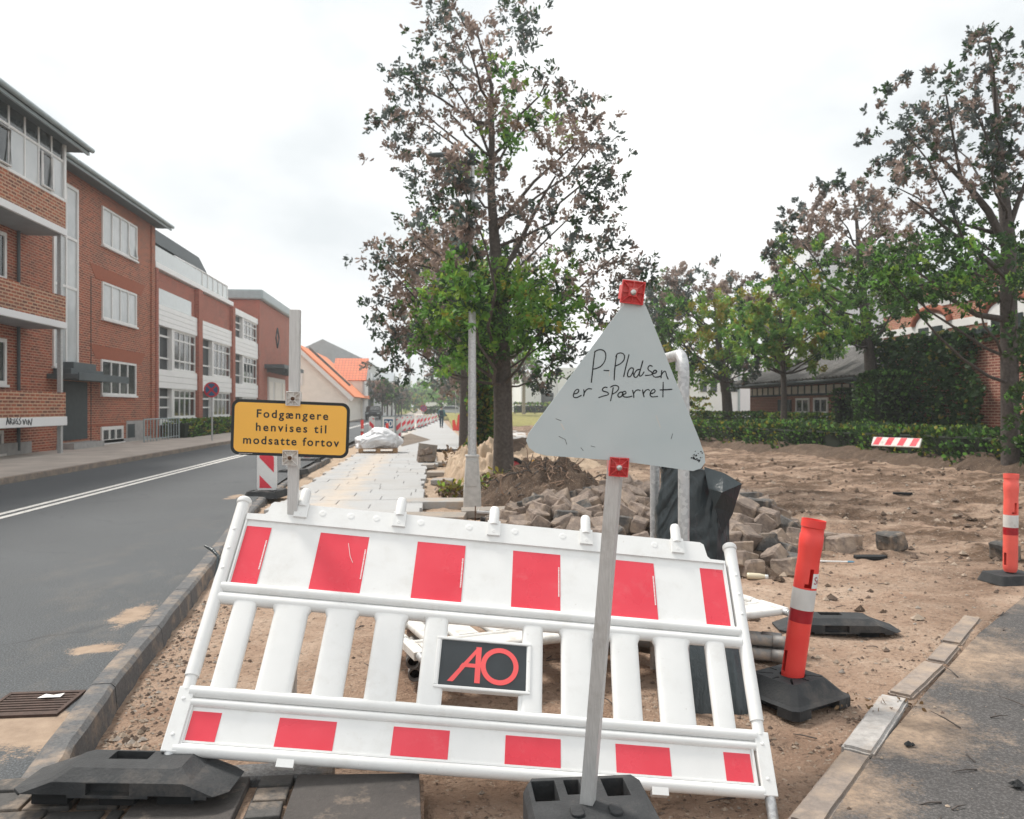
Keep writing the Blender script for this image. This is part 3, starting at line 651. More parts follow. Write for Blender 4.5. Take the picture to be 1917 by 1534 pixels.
    gaps = [(.034, .125, 0), (.196, .328, 1), (.4, .516, 1), (.592, .711, 1), (.787, .880, 0), (1.177, 1.260, 0), (1.333, 1.462, 1), (1.534, 1.647, 1), (1.716, 1.855, 1), (1.926, 2.008, 0)]
    for x0, x1, fl in gaps:
        m = MB(); rs = []
        for v, e in ((.322, .045), (.335, .03), (.352, .010), (.372, 0), (.5, 0), (.6, 0), (.70, 0)):
            e = e * fl; a, b = x0 - e - 1.024, x1 + e - 1.024; c = (a + b) / 2; h = (b - a) / 2
            rs.append([Vector((c + h * (abs(math.cos(q)) ** .35) * (1 if math.cos(q) > 0 else -1), .92 - v, .021 * (abs(math.sin(q)) ** .75) * (1 if math.sin(q) > 0 else -1))) for q in [2 * math.pi * k / 24 for k in range(24)]])
        m.rings(rs, 0, True); obj('slat', m, wp, t)
    m = MB(); bx(m, .842, 1.212, .420, .622, -.012, .019); bx(m, .842, .880, .6225, .70, -.012, .014); bx(m, 1.168, 1.212, .6225, .70, -.012, .014)
    bx(m, .842, 1.212, .420, .431, .0191, .026); bx(m, .842, 1.212, .610, .622, .0191, .026); bx(m, .842, .857, .4311, .6099, .0191, .026); bx(m, 1.199, 1.212, .4311, .6099, .0191, .026)
    lp = obj('logo_plate', m, wp, t, .003)
    m = MB(); bx(m, .858, 1.198, .4315, .6095, .0192, .0205)
    def lp_(x, v): return (x - 1.024, .92 - v)
    m.prism([lp_(.893, .5935), lp_(.9155, .5935), lp_(1.0175, .451), lp_(1.003, .451)], .0206, .0216, 1); m.prism([lp_(.9965, .5935), lp_(1.0175, .5935), lp_(1.0175, .4515), lp_(.9965, .4515)], .0206, .0219, 1)
    m.prism([lp_(.936, .534), lp_(1.0, .534), lp_(1.0, .519), lp_(.947, .519)], .0206, .0214, 1)
    n = 48; ri, ro = .054, .0735; cx, cv = 1.0905, .5215; a = []; bb = []
    for k in range(n): t_ = 2 * math.pi * k / n; a.append((cx + ro * math.cos(t_) - 1.024, .92 - cv + ro * math.sin(t_), .0222)); bb.append((cx + ri * math.cos(t_) - 1.024, .92 - cv + ri * math.sin(t_), .0222))
    m.add(a + bb, [(i, (i + 1) % n, n + (i + 1) % n, n + i) for i in range(n)], 1); obj('logo', m, ['black_foil', 'logo_red'], lp)
    for x in (.209, .626, 1.036, 1.443, 1.851):
        m = MB(); bx(m, x - .028, x + .028, -.128, -.056, .0165, .027); bx(m, x - .0215, x - .0195, -.122, -.062, .0261, .0275); bx(m, x + .0195, x + .0215, -.122, -.062, .0261, .0275); bx(m, x - .007, x - .0055, -.122, -.09, .0261, .0275); bx(m, x + .0055, x + .007, -.122, -.09, .0261, .0275)
        X = x - 1.024; m.tube([(X, .92 + .110, .014), (X, .92 + .185, .014), (X, .92 + .199, .014), (X, .92 + .204, .014)], [.0225, .0222, .018, .009], 16)
        m.lathe([(.0075, 0), (.0075, .002), (.003, .002), (.003, .0005), (0, .0005)], 12, 0, frame(Vector((X, .92 + .075, .0258)), Vector((1, 0, 0)), Vector((0, 1, 0)), Vector((0, 0, 1))))
        for dx in (-.006, .006): m.lathe([(.0028, 0), (.0, .0001)], 8, 1, frame(Vector((X + dx, .92 + .188, .0325)), Vector((1, 0, 0)), Vector((0, 1, 0)), Vector((0, 0, 1))))
        obj('lamp_bracket', m, [wp, 'scuff'], t, .002)
    return t
bar1 = make_barrier('road_barrier', 'white plastic barrier with red stripes and AO plate, leaning back in front', False)
# a second one lies flat on the pipes behind it
bar2 = make_barrier('road_barrier', 'white barrier lying flat on the pipes behind the leaning one', True)
p1, p2 = G(1487, 1150, .17), G(765, 1240, .17); ex = (p1 - p2).normalized(); ey = UP.cross(ex).normalized() + UP * -.02; ey.normalize(); ez = ex.cross(ey)
M2 = frame((p1 + p2) / 2 + ez * .02, -ex, ey, -ez); bar2.rotation_euler = M2.to_euler(); bar2.location = M2.translation
# grey pipes beneath it
m = MB(); LP = 1.15
m.tube([(-LP / 2, 0, 0), (LP / 2, 0, 0)], .031, 16, 0, False)
m.tube([(LP / 2 - .10, 0, 0), (LP / 2 + .006, 0, 0)], .0345, 16, 0, False); m.lathe([(.026, 0), (.0345, 0)], 16, 0, Matrix.Translation((LP / 2 + .006, 0, 0)) @ Matrix.Rotation(math.pi / 2, 4, 'Y'), False)
for s in (-1, 1): m.lathe([(0, 0), (.0305, 0)], 16, 1, Matrix.Translation((s * (LP / 2 - .03), 0, 0)) @ Matrix.Rotation(math.pi / 2, 4, 'Y'), False)  # dark discs inside the ends imitate the unlit hollow of the pipe
pipe0 = obj('pipe', m, ['pipe_grey', 'bore_shade']); pipe0.modifiers.new('s', 'SOLIDIFY').thickness = .004
ang = math.atan2(ex.y, ex.x); mid = (p1 + p2) / 2
lab = ['grey pipe on the sand nearest the leaning barrier', 'grey pipe second from the front in the bottom layer', 'grey pipe third from the front in the bottom layer', 'grey pipe at the back of the bottom layer',
       'grey pipe in the upper layer at the front', 'grey pipe in the middle of the upper layer', 'grey pipe at the back of the upper layer']
pe = D(1474, 1178, 4.42); dr_ = (RT * .93 - FW * .36).normalized()
lab = ['grey pipe end at the bottom of the pile, nearest', 'grey pipe end second in the bottom layer', 'grey pipe end at the back of the bottom layer', 'grey pipe end on top of the pile at the front', 'grey pipe end on top of the pile at the back',
       'grey pipe end seen between the barrier slats, upper', 'grey pipe end seen between the barrier slats, lower']
for i in range(7):
    if i < 5: e = pe + FW * ((i if i < 3 else i - 2.5) * .074 - .06) + RT * (.0, -.05, .03, .02, -.02)[i]; e.z = -.01 if i < 3 else .056; dd = dr_
    else: e = D(771, 1240, 3.93) if i == 5 else D(779, 1263, 3.95); dd = (RT * .12 - FW * .99).normalized()
    o = pipe0 if i == 0 else pipe0.copy()
    if i: C.objects.link(o)
    o.location = e - dd * (LP / 2); o.rotation_euler = (0, .0, math.atan2(dd.y, dd.x) + .01 * (i % 3 - 1)); tag(o, lab[i], 'pipe', 'grey pipes under the fallen barrier')

# ------------------------------------------------------------------ rubber bases
def rubber_plate(Lx=.70, Ly=.24, H=.080):
    hl, hw = Lx / 2, Ly / 2; m = MB()
    r0 = [Vector((sx * hl, sy * hw, 0)) for sx, sy in ((-1, -1), (1, -1), (1, 1), (-1, 1))]
    lv = [(1, 1, .0), (1, 1, .012), (.66, .98, .050), (.52, .62, H)]
    rs = []
    for a, b, z in lv:
        c = .04 if z < .05 else .02
        rs.append([Vector((x * 1.0, y, z)) for x, y in ((-hl * a + c, -hw * b), (hl * a - c, -hw * b), (hl * a, -hw * b + c), (hl * a, hw * b - c), (hl * a - c, hw * b), (-hl * a + c, hw * b), (-hl * a, hw * b - c), (-hl * a, -hw * b + c))])
    m.rings(rs, 0, False)
    k = MB()
    k.box(-.085, .045, .0, .066, .055, .2); k.box(-.10, .04, -hw - .1, -hw + .03, .010, .046)
    for a, b in ((-.32, -.16), (.10, .24), (.29, .5)): k.box(a, b, -1, 1, -.1, .010)
    return cut(m, k, ['rubber'], 'plate')

def rplate(label, loc, rot, sc=1):
    t = thing('rubber_base', label, 'barrier foot', loc, 'loose rubber barrier feet', rot)
    obj('plate', rubber_plate(), 'rubber', t, .006); [obj('lug', MB().box(x - .06, x + .06, -.07, .08, -.045, .001), 'rubber_dark', t, .004) for x in (-.24, -.02, .17)]; t.scale = (sc, sc, sc); return t
c = D(228, 1480, 2.60); rplate('black rubber foot in front of the tilted barrier, lower left corner', (c.x - .005, c.y + .11, .080), (R(-2), R(1.5), -YAW + R(1)))
c = fall(1590, 1193, -.05); rplate('black rubber foot lying on sand beyond the leaning red post', (c.x, c.y + .17, -.045), (0, 0, -YAW + R(-3)), 1.06)

# ------------------------------------------------------------------ triangle sign seen from behind
tb, tt = D(1101, 1492, 2.50), D(1181, 524, 2.33)
ax = (tt - tb).normalized(); TN = (-FW - ax * (-FW).dot(ax)).normalized(); TX = ax.cross(TN) * -1
if TX.dot(RT) < 0: TX = -TX
TN = TX.cross(ax) * 1
if TN.dot(FW) > 0: TN = -TN
# turn the whole sign a little so the narrow left face of the post shows
rotz = Matrix.Rotation(R(-20), 3, ax); PX, PN = rotz @ TX, rotz @ TN
t = thing('triangle_sign', 'back of a grey triangular sign with handwriting, on a leaning metal post', 'road sign', (tb.x, tb.y, -.03))
LEN = (tt - tb).length
m = MB(); Mp = frame(tb, PX, PN, ax); m.box(-.0205, .0205, -.0205, .0205, -.06, LEN, 0, Mp)
m.box(-.0165, .0165, -.0165, .0165, LEN + .0001, LEN + .001, 1, Mp); obj('post', m, ['aluminium', 'scuff'], t, .003, True)
PO = tb + TN * .034
def tp(px, py): q = onplane(px, py, PO, TN) - PO; return q.dot(TX), q.dot(ax)
outl = [(1166, 572), (1172, 563), (1190, 558), (1205, 566), (1212, 580), (1262, 706), (1308, 820), (1319, 852), (1320, 866), (1312, 877), (1297, 882), (1240, 874), (1160, 863), (1080, 857), (1022, 853), (1003, 848), (990, 838), (985, 825), (989, 812), (1000, 797), (1083, 684)]
pl = [tp(*p) for p in outl]; Ms = frame(PO, TX, ax, TN)
if TX.cross(ax).dot(TN) < 0: pl = pl[::-1]
m = MB(); m.prism(pl, -.002, .002, 0, Ms)
plate = obj('plate', m, 'sign_back', t, 0, True)
S5 = 360 / 1917
strokes = [[(712, 95), (700, 180), (688, 290), (676, 405)], [(708, 105), (735, 85), (775, 80), (808, 98), (820, 140), (808, 195), (775, 240), (735, 263), (697, 273)], [(802, 285), (826, 288), (850, 288)],
 [(928, 130), (915, 220), (907, 300), (903, 380)], [(920, 150), (935, 122), (965, 112), (995, 122), (1007, 150), (995, 190), (960, 222), (916, 242)], [(1050, 130), (1035, 190), (1015, 270), (998, 348)],
 [(1092, 264), (1068, 262), (1045, 290), (1036, 330), (1046, 350), (1068, 342), (1088, 305), (1096, 268), (1092, 300), (1098, 340), (1110, 355)], [(1155, 275), (1128, 285), (1106, 315), (1102, 345), (1122, 355), (1150, 320), (1172, 250), (1188, 192)], [(1172, 255), (1155, 310), (1158, 342), (1178, 335), (1200, 302)],
 [(1282, 245), (1258, 237), (1240, 258), (1246, 282), (1272, 300), (1282, 320), (1260, 333), (1214, 336)], [(1288, 316), (1315, 312), (1326, 296), (1312, 284), (1293, 298), (1288, 332), (1308, 352), (1345, 350), (1368, 340)], [(1377, 288), (1373, 325), (1370, 360)], [(1373, 332), (1395, 300), (1410, 294), (1419, 310), (1426, 340), (1440, 372)],
 [(505, 520), (535, 512), (551, 490), (540, 474), (515, 488), (497, 528), (503, 553), (532, 556), (575, 535)], [(600, 480), (604, 510), (598, 541)], [(603, 512), (625, 482), (650, 468), (678, 471)],
 [(832, 456), (806, 454), (786, 474), (795, 492), (830, 502), (848, 517), (836, 531), (800, 540), (750, 556)], [(893, 458), (884, 510), (868, 588)], [(868, 452), (905, 435), (940, 443), (947, 468), (925, 500), (888, 521)],
 [(992, 502), (960, 505), (940, 530), (950, 551), (975, 545), (990, 516), (996, 546)], [(992, 524), (1020, 515), (1012, 494), (988, 506), (990, 535), (1005, 550), (1040, 552), (1080, 543)], [(1086, 485), (1096, 520), (1098, 555)], [(1096, 520), (1115, 490), (1140, 480), (1162, 486)],
 [(1186, 480), (1193, 520), (1201, 550)], [(1193, 520), (1215, 487), (1243, 475), (1253, 487)], [(1262, 518), (1295, 510), (1311, 490), (1296, 474), (1271, 494), (1262, 528), (1280, 549), (1335, 545)], [(1391, 405), (1390, 480), (1388, 550)], [(1360, 480), (1420, 478), (1478, 474)]]
def smooth(P, k=4):
    out_ = []
    for i in range(len(P) - 1):
        p0, p1, p2, p3 = [Vector(P[min(max(j, 0), len(P) - 1)]) for j in (i - 1, i, i + 1, i + 2)]
        for s_ in range(k):
            u = s_ / k; out_.append(.5 * ((2 * p1) + (p2 - p0) * u + (2 * p0 - 5 * p1 + 4 * p2 - p3) * u * u + (3 * p1 - p0 - 3 * p2 + p3) * u ** 3))
    return out_ + [Vector(P[-1])]
m = MB()
for st in strokes:
    P = smooth([tp(980 + x * S5, 640 + y * S5) for x, y in st]); n = len(P); a = []
    for i, p in enumerate(P):
        d = (P[min(i + 1, n - 1)] - P[max(i - 1, 0)]).normalized(); w = .00165 * (1 + .28 * mnoise.noise(Vector((p.x * 60, p.y * 60, 0)))); nn = Vector((-d.y, d.x)) * w
        a += [Ms @ Vector((*(p + nn), .0026)), Ms @ Vector((*(p - nn), .0026))]
    m.add(a, [(2 * i, 2 * i + 1, 2 * i + 3, 2 * i + 2) for i in range(n - 1)])
    for p in (P[0], P[-1]): m.add([Ms @ Vector((p.x + .00165 * math.cos(k * .785), p.y + .00165 * math.sin(k * .785), .0025)) for k in range(8)], [tuple(range(8))])
obj('handwriting', m, 'marker_ink', plate, 0, True)
m = MB(); rg = random.Random(3)
for i in range(46):                  # black scuff by the lower right corner, chips and drips in the paint
    if i < 30: px, py, r, mi = 1304 + rg.gauss(0, 6), 856 + rg.gauss(0, 5), rg.uniform(.6, 2.0), 0
    else: px, py, r, mi = rg.uniform(1010, 1290), rg.uniform(800, 862), rg.uniform(.4, 1.3), 1
    x, y = tp(px, py); r *= .0016; m.add([Ms @ Vector((x + r * rg.uniform(.5, 1.4) * math.cos(k * 1.05), y + r * rg.uniform(.5, 1.4) * math.sin(k * 1.05), .0024 + .00002 * i)) for k in range(6)], [tuple(range(6))], mi)
for a, b, w in (((1228, 778), (1236, 801), 1.2), ((1141, 695), (1140, 704), 1.2), ((1050, 793), (1056, 805), 2.4)):
    P = [tp(*a), tp(*b)]; m.add([Ms @ Vector((P[0][0] - w * .0009, P[0][1], .0024)), Ms @ Vector((P[0][0] + w * .0009, P[0][1], .0024)), Ms @ Vector((P[1][0] + w * .0014, P[1][1], .0024)), Ms @ Vector((P[1][0] - w * .0004, P[1][1], .0024))], [(0, 1, 2, 3)], 1)
for a in (((1046, 817), (1058, 823), (1061, 832)), ((1040, 784), (1051, 788)), ((1087, 838), (1092, 844)), ((1106, 835), (1114, 837)), ((1256, 822), (1259, 812))):
    m.tube([Ms @ Vector((*tp(*p), .0022)) for p in a], .0007, 4, 0)
obj('paint_wear', m, ['scuff', 'paint_chip'], plate, 0, True)
def clamp(root, c, X, Y, N, mat, boltmat, size=.041, name='clamp', slot=True):
    M = frame(c, X, Y, N); m = MB(); h = size / 2
    sq = lambda s, z: [Vector((s * h * a, s * h * b, z)) for a, b in ((-1, -1), (1, -1), (1, 1), (-1, 1))]
    rs = [sq(1, -.002), sq(1, .010), sq(.90, .010), sq(.84, .002), sq(.44, .002), sq(.36, .0135), sq(.30, .0135)]
    m.rings([[M @ p for p in r] for r in rs], 0, False)
    for k in range(8):
        a = k * math.pi / 4; d = Vector((math.cos(a), math.sin(a), 0)); e = Vector((-d.y, d.x, 0)) * .0011; ro = h * (.97 if k % 2 == 0 else 1.28)
        m.add([M @ (d * h * .4 - e + Vector((0, 0, .0140))), M @ (d * h * .4 + e + Vector((0, 0, .0140))), M @ (d * ro + e + Vector((0, 0, .0108))), M @ (d * ro - e + Vector((0, 0, .0108))),
               M @ (d * h * .4 - e), M @ (d * h * .4 + e), M @ (d * ro + e), M @ (d * ro - e)], [(0, 1, 2, 3), (0, 4, 5, 1), (1, 5, 6, 2), (2, 6, 7, 3), (3, 7, 4, 0)])
    m.box(-h * .78, h * .78, -h * .9, h * .9, -.062, -.0485, 0, M); m.box(-h * .98, -h * .78, -h * .62, h * .62, -.062, -.006, 0, M)
    o = obj(name, m, mat, root, .001, True)
    m = MB(); m.lathe([(.0085, .010), (.0085, .0165), (.0075, .019), (.0035, .0205), (0, .0205)], 14, 0, M)
    if slot: m.box(-.006, .006, -.0022, .0022, .0195, .0228, 0, M @ Matrix.Rotation(.6, 4, 'Z'))
    obj('bolt', m, boltmat, o, 0, True)
c = onplane(1184, 548, PO, TN); clamp(t, c + TN * .003, (TX * .97 - ax * .05).normalized(), (ax + TX * .05).normalized(), TN, 'clamp_red', 'bolt_zinc', .066)
c = onplane(1158, 874, PO, TN); clamp(t, c + TN * .003, TX, ax, TN, 'clamp_red', 'bolt_zinc', .056)
# its ribbed rubber base
m = MB(); Mb = frame(Vector((tb.x + .01, tb.y + .005, .0)), RT, FW, UP) @ Matrix.Rotation(R(5), 4, 'Z')
rs = [[Vector((x * a, y, z)) for x, y in ((-.17, -.46), (.17, -.46), (.20, -.42), (.20, .13), (.18, .17), (-.18, .17), (-.20, .13), (-.20, -.42))] for a, z in ((1, 0), (1, .09), (.93, .118))]
m.rings(rs, 0, False); k = MB()
for x0, x1, y0, y1 in ((-.172, -.095, .015, .15), (-.065, -.015, .05, .15), (.06, .135, .03, .15), (-.17, -.05, -.37, -.2), (.05, .17, -.37, -.2)): k.box(x0, x1, y0, y1, .02, .3)
for x0, x1 in ((-.15, -.07), (.05, .13)): k.box(x0, x1, -.5, .5, -.1, .03)
me = cut(m, k, ['rubber'], 'base'); m = MB()
me.transform(Mb); b = obj('rubber_base', me, 'rubber', t, .005, True)
for x in (-.055, .065): m = MB(); m.prism(rrect(x - .02, x + .02, -.10, -.03, .019), .1175, .127); mm = m.mesh('lug', ['rubber']); mm.transform(Mb); obj('lug', mm, 'rubber', b, .003, True)

# ------------------------------------------------------------------ yellow sign for pedestrians
yb, yt = D(544, 1372, 3.47), D(553, 580, 3.40)
ax = (yt - yb).normalized(); YX = (RT - ax * RT.dot(ax)).normalized(); YN = YX.cross(ax)
if YN.dot(FW) > 0: YN = -YN
YX = (Matrix.Rotation(R(4), 3, ax) @ YX); YN = (Matrix.Rotation(R(4), 3, ax) @ YN)
t = thing('pedestrian_sign', 'yellow sign with black Danish text on a metal post', 'road sign', (yb.x, yb.y, -.05))
m = MB(); m.box(-.0212, .0212, -.0212, .0212, -.02, (yt - yb).length, 0, frame(yb, YX, YN, ax)); obj('post', m, 'aluminium', t, .003, True)
PO = yb + YN * .030
q = onplane(544, 803, PO, YN) - PO; cx, cy = q.dot(YX), q.dot(ax)
TXT = (YX + ax * -.022).normalized(); TUP = YN.cross(TXT) if YN.cross(TXT).dot(ax) > 0 else -YN.cross(TXT)
My = frame(PO + YX * cx + ax * cy, TXT, TUP, YN); hw, hh = .2455, .1175
m = MB(); m.prism(rrect(-hw, hw, -hh, hh, .034, 8), -.0025, .0025, 0, My); m.prism(rrect(-hw + .0125, hw - .0125, -hh + .0125, hh - .0125, .024, 8), .0026, .0030, 1, My)
plate = obj('plate', m, ['sign_black', 'sign_yellow'], t, 0, True)
for s_, yy, sp, dx in (('Fodgængere', .052, 1.30, .006), ('henvises til', -.0045, 1.32, .0035), ('modsatte fortov', -.0605, 1.25, .004)):
    m = MB(); text(m, s_, .0480, My @ Matrix.Translation((dx, yy - .0085, .0034)), 0, sp, 'CENTER', .0009, .0002); obj('lettering', m, 'sign_black', plate, 0, True)
m = MB(); rg = random.Random(5); x = -.21
while x < -.155: w = rg.choice((.0012, .002, .003)); m.box(x, x + w, -.1125, -.1102, .0031, .0033, 1, My); x += w + .001
obj('small_print', m, ['sign_black', 'paint_chip'], plate, 0, True)
clamp(t, My @ Vector((.008, .128, .004)), TXT, TUP, YN, 'clamp_white', 'bolt_rust', .060, slot=False)
clamp(t, My @ Vector((.004, -.122, .004)), TXT, TUP, YN, 'clamp_white', 'bolt_rust', .064, slot=False)
m = MB(); m.prism(rrect(-.33, .22, -.19, .19, .06), 0, .06, 0, frame(Vector((yb.x, yb.y, gh(yb.x, yb.y) - .005)), RT, FW, UP), [(a * .8, b * .8) for a, b in rrect(-.33, .22, -.19, .19, .06)]); obj('rubber_base', m, 'rubber', t, .006, True)

# ------------------------------------------------------------------ red marker posts
def make_post(label, loc, tilt, yaw, brot, faded=False, group='red plastic marker posts', sticker=True, flat=False):
    t = thing('marker_post', label, 'marker post', loc, group); Rm = Matrix.Rotation(yaw, 4, 'Z') @ Matrix.Rotation(tilt, 4, 'Y'); r = .0535; z0 = .085
    m = MB(); prof = [(r * .80, z0), (r * .95, z0 + .02), (r, z0 + .05), (r, .52), (r, .60), (r * 1.0, .64), (r * .97, .66), (r * .97, .70), (r * 1.04, .75), (r * 1.04, .80), (r * .98, .805), (r * .98, .835), (r * 1.06, .84), (r * 1.06, .875)]
    outer = [[Vector((a * math.cos(q), a * math.sin(q), z)) for q in [2 * math.pi * k / 28 for k in range(28)]] for a, z in prof]
    inner = [[Vector(((a - .004) * math.cos(q), (a - .004) * math.sin(q), max(z, z0 + .01))) for q in [2 * math.pi * k / 28 for k in range(28)]] for a, z in prof[::-1]]
    m.rings(outer + inner, 0, True, True); k = MB()
    for a, zz, h, w in ((-1.45, .555, .09, .0095), (-.1, .69, .09, .010), (-.25, .13, .11, .012), (1.7, .6, .1, .011), (3.4, .14, .1, .012)):
        k.box(.03, .09, -w, w, zz, zz + h, 0, Matrix.Rotation(a, 4, 'Z'))
    k.box(.03, .09, -.018, .014, .553, .572, 0, Matrix.Rotation(-1.62, 4, 'Z'))
    me = cut(m, k, ['post_red_faded' if faded else 'post_red'], 'tube'); me.transform(Rm)
    for p in me.polygons: p.use_smooth = True
    o = obj('tube', me, 'post_red', t); o.data.materials[0] = MATS['post_red_faded' if faded else 'post_red']
    e = o.modifiers.new('n', 'EDGE_SPLIT'); e.split_angle = R(40)
    m = MB(); m.lathe([(r + .0012, .385), (r + .0012, .4445)], 28, 0, Rm, False); m.lathe([(r + .0012, .445), (r + .0012, .545)], 28, 1, Rm, False); obj('reflective_band', m, ['post_band_red', 'post_band_white'], o)
    if sticker:
        m = MB(); a0, a1 = -1.32, -.45; z_a, z_b = .555, .625; pts = []
        for k_ in range(9): q = a0 + (a1 - a0) * k_ / 8; pts += [(r + .0014) * math.cos(q), (r + .0014) * math.sin(q)]
        vs = [Rm @ Vector((pts[2 * i], pts[2 * i + 1], z)) for z in (z_a, z_b) for i in range(9)]; m.add(vs, [(i, i + 1, 10 + i, 9 + i) for i in range(8)], 0, True)
        tm = MB(); text(tm, 'Sv', .052, Matrix.Identity(4), 0, 1, 'LEFT'); vs = []
        for v in tm.v: q = a0 + .12 + v[0] / r; vs.append(Rm @ Vector(((r + .0024) * math.cos(q), (r + .0024) * math.sin(q), z_a + .020 + v[1])))
        m.add(vs, tm.f, 1); obj('sticker', m, ['sticker_white', 'sign_red'], o)
    m = MB(); Mb = Matrix.Rotation(brot, 4, 'Z'); k = MB()
    if flat:
        m.prism(rrect(-.2, .2, -.15, .15, .04), 0, .075, 0, Mb, [(a * .85, b * .8) for a, b in rrect(-.2, .2, -.15, .15, .04)]); me = m.mesh('base', ['rubber'])
    else:
        sq = lambda s, z, c: [Vector((a * s, b * s, z)) for a, b in ((-1 + c, -1), (1 - c, -1), (1, -1 + c), (1, 1 - c), (1 - c, 1), (-1 + c, 1), (-1, 1 - c), (-1, -1 + c))]
        m.rings([[Mb @ p for p in r_] for r_ in (sq(.205, 0, .12), sq(.205, .045, .12), sq(.185, .055, .14), sq(.12, .125, .2))], 0, False)
        for i in range(8): k.box(.072, .115 if i % 2 == 0 else .15, -.005, .005, .112 if i % 2 == 0 else .10, .2, 0, Mb @ Matrix.Rotation(i * math.pi / 4, 4, 'Z'))
        for i in range(4): k.box(.15, .3, -.10, .10, -.05, .042, 0, Mb @ Matrix.Rotation(i * math.pi / 2, 4, 'Z'))
        k.lathe([(.060, .10), (.060, .3)], 20, 0, Rm)
        me = cut(m, k, ['rubber'], 'base')
    obj('rubber_base', me, 'rubber', t, .004); return t
def ctilt(px0, py0, px1, py1, L_, px=None): return 0
c = fall(1490, 1300, -.02); make_post('red orange marker post with white sticker, leaning beside the tilted barrier', (c.x - .025, c.y + .02, -.055), R(7.8), -YAW + R(-2), -YAW + R(32))
c = fall(1891, 1088, -.05); make_post('faded red marker post standing upright at the right edge', (c.x, c.y, -.062), R(.6), -YAW, -YAW + R(10), True, sticker=False, flat=True)

# ------------------------------------------------------------------ galvanised hoop and the black bag over it
l1, l2 = D(1280, 700, 3.72), D(1226, 700, 4.34); zt = 1.60
t = thing('pipe_hoop', 'bent galvanised steel hoop standing behind the triangular sign', 'sign frame', (l1.x, l1.y, -.1))
d = (Vector((l2.x, l2.y, 0)) - Vector((l1.x, l1.y, 0))); ln = d.length; d.normalize(); path = [Vector((l1.x, l1.y, -.3)), Vector((l1.x, l1.y, zt - .09))]
for k in range(1, 7): a = k * math.pi / 14; path.append(Vector((l1.x, l1.y, zt - .09)) + d * (.09 * (1 - math.cos(a))) + UP * (.09 * math.sin(a)))
path += [Vector((l1.x, l1.y, zt)) + d * .09, Vector((l1.x, l1.y, zt)) + d * (ln - .09)]
for k in range(1, 8): a = k * math.pi / 14; path.append(Vector((l2.x, l2.y, zt - .09)) - d * (.09 * (1 - math.sin(a))) + UP * (.09 * math.cos(a)))
path.append(Vector((l2.x, l2.y, -.3))); m = MB(); m.tube(path, .0262, 18); o = obj('tube', m, 'galvanised', t, 0, True)
m = MB(); p = Vector((l1.x, l1.y, zt)) + d * .13; m.tube([p - UP * .02, p - UP * .075], .007, 8); obj('lug', m, 'galvanised', t, 0, True); m = MB(); p = Vector((l2.x, l2.y, .78)); m.box(-.012, .012, -.035, .035, -.03, .03, 0, Matrix.Translation(p + RT * .02)); obj('lug', m, 'galvanised', t, .002, True)
bc = D(1297, 900, 4.12); bc.z = 0
t = thing('plastic_bag', 'crumpled black plastic bag pulled over a board between the hoop legs', 'plastic bag', (bc.x, bc.y, -.05))
m = MB(); rs = []; NZ, NA = 90, 200
def fold(q): q = abs(q) % 1; return (1 - abs(2 * q - 1)) ** 1.6
for i in range(NZ + 1):
    u = i / NZ; z = -.12 + 1.16 * u; hw = .180 + .012 * math.sin(u * 3.0) - .03 * ss(.72, 1, u); hd = .075 - .035 * ss(.4, 1, u); rr = []
    for k in range(NA):
        a = 2 * math.pi * k / NA; ca, sa = math.cos(a), math.sin(a); e = .5
        x = hw * (abs(ca) ** e) * (1 if ca > 0 else -1); y = hd * (abs(sa) ** e) * (1 if sa > 0 else -1)
        w = .5 * mnoise.noise(Vector((x * 6, y * 6, z * 1.3)))            # long pleats fanning out from the upper right corner
        fan = math.atan2(x - .17, 1.35 - z)
        f = .013 * fold(fan * 4.2 + w) * ss(0, .5, u) + .006 * fold(fan * 13 + w * 1.5) + .003 * fold(fan * 31 + w * 3) + .007 * mnoise.noise(Vector((x * 6, y * 6, z * 2.2))) + .004 * mnoise.noise(Vector((x * 24 + z * 9, y * 20, z * 16 - x * 14))) * ss(.2, .6, u + x)
        n = Vector((x / hw ** 2, y / hd ** 2, 0)).normalized(); p = Vector((x, y, 0)) + n * f
        zz = z - .06 * ss(.8, 1, u) * max(0, ca) + .004 * math.sin(a * 9)
        p.x += .012 * ss(.68, .90, u) * max(0, ca) ** 2 - .012 * max(0, ca) * ss(.5, .3, abs(u - .45))
        lowr = ss(.55, 0, u); p.x -= .075 * lowr * max(0, -ca) - .02 * lowr; p.y -= .36 * lowr
        rr.append(bc + RT * p.x + FW * p.y + UP * zz)
    rs.append(rr)
m.rings(rs, 0, True, False)
top = rs[-1]; cpt = sum(top, Vector()) / NA; r2 = [[p.lerp(cpt, q) + UP * (.010 * q + .008 * mnoise.noise(p * 22)) for p in top] for q in (0, .25, .5, .75, .95)]; m.rings(r2, 0, True, True)
obj('bag_body', m, 'bag_plastic', t, 0, True)
m = MB(); fl = [D(1318, 874, 4.06), D(1356, 886, 4.02), D(1389, 906, 3.98), D(1379, 938, 3.99), D(1372, 962, 4.02), D(1352, 1000, 4.04), D(1338, 950, 4.0), D(1352, 922, 3.955), D(1326, 915, 4.02)]   # the torn corner that sticks out
m.add(fl, [(0, 1, 7, 8), (1, 2, 7), (2, 3, 7), (3, 4, 6, 7), (4, 5, 6), (8, 7, 6)], 0, False)
o = obj('flap', m, 'bag_plastic', t, 0, True); sb = o.modifiers.new('s', 'SUBSURF'); sb.subdivision_type = 'SIMPLE'; sb.levels = sb.render_levels = 3; o.modifiers.new('t', 'SOLIDIFY').thickness = .004
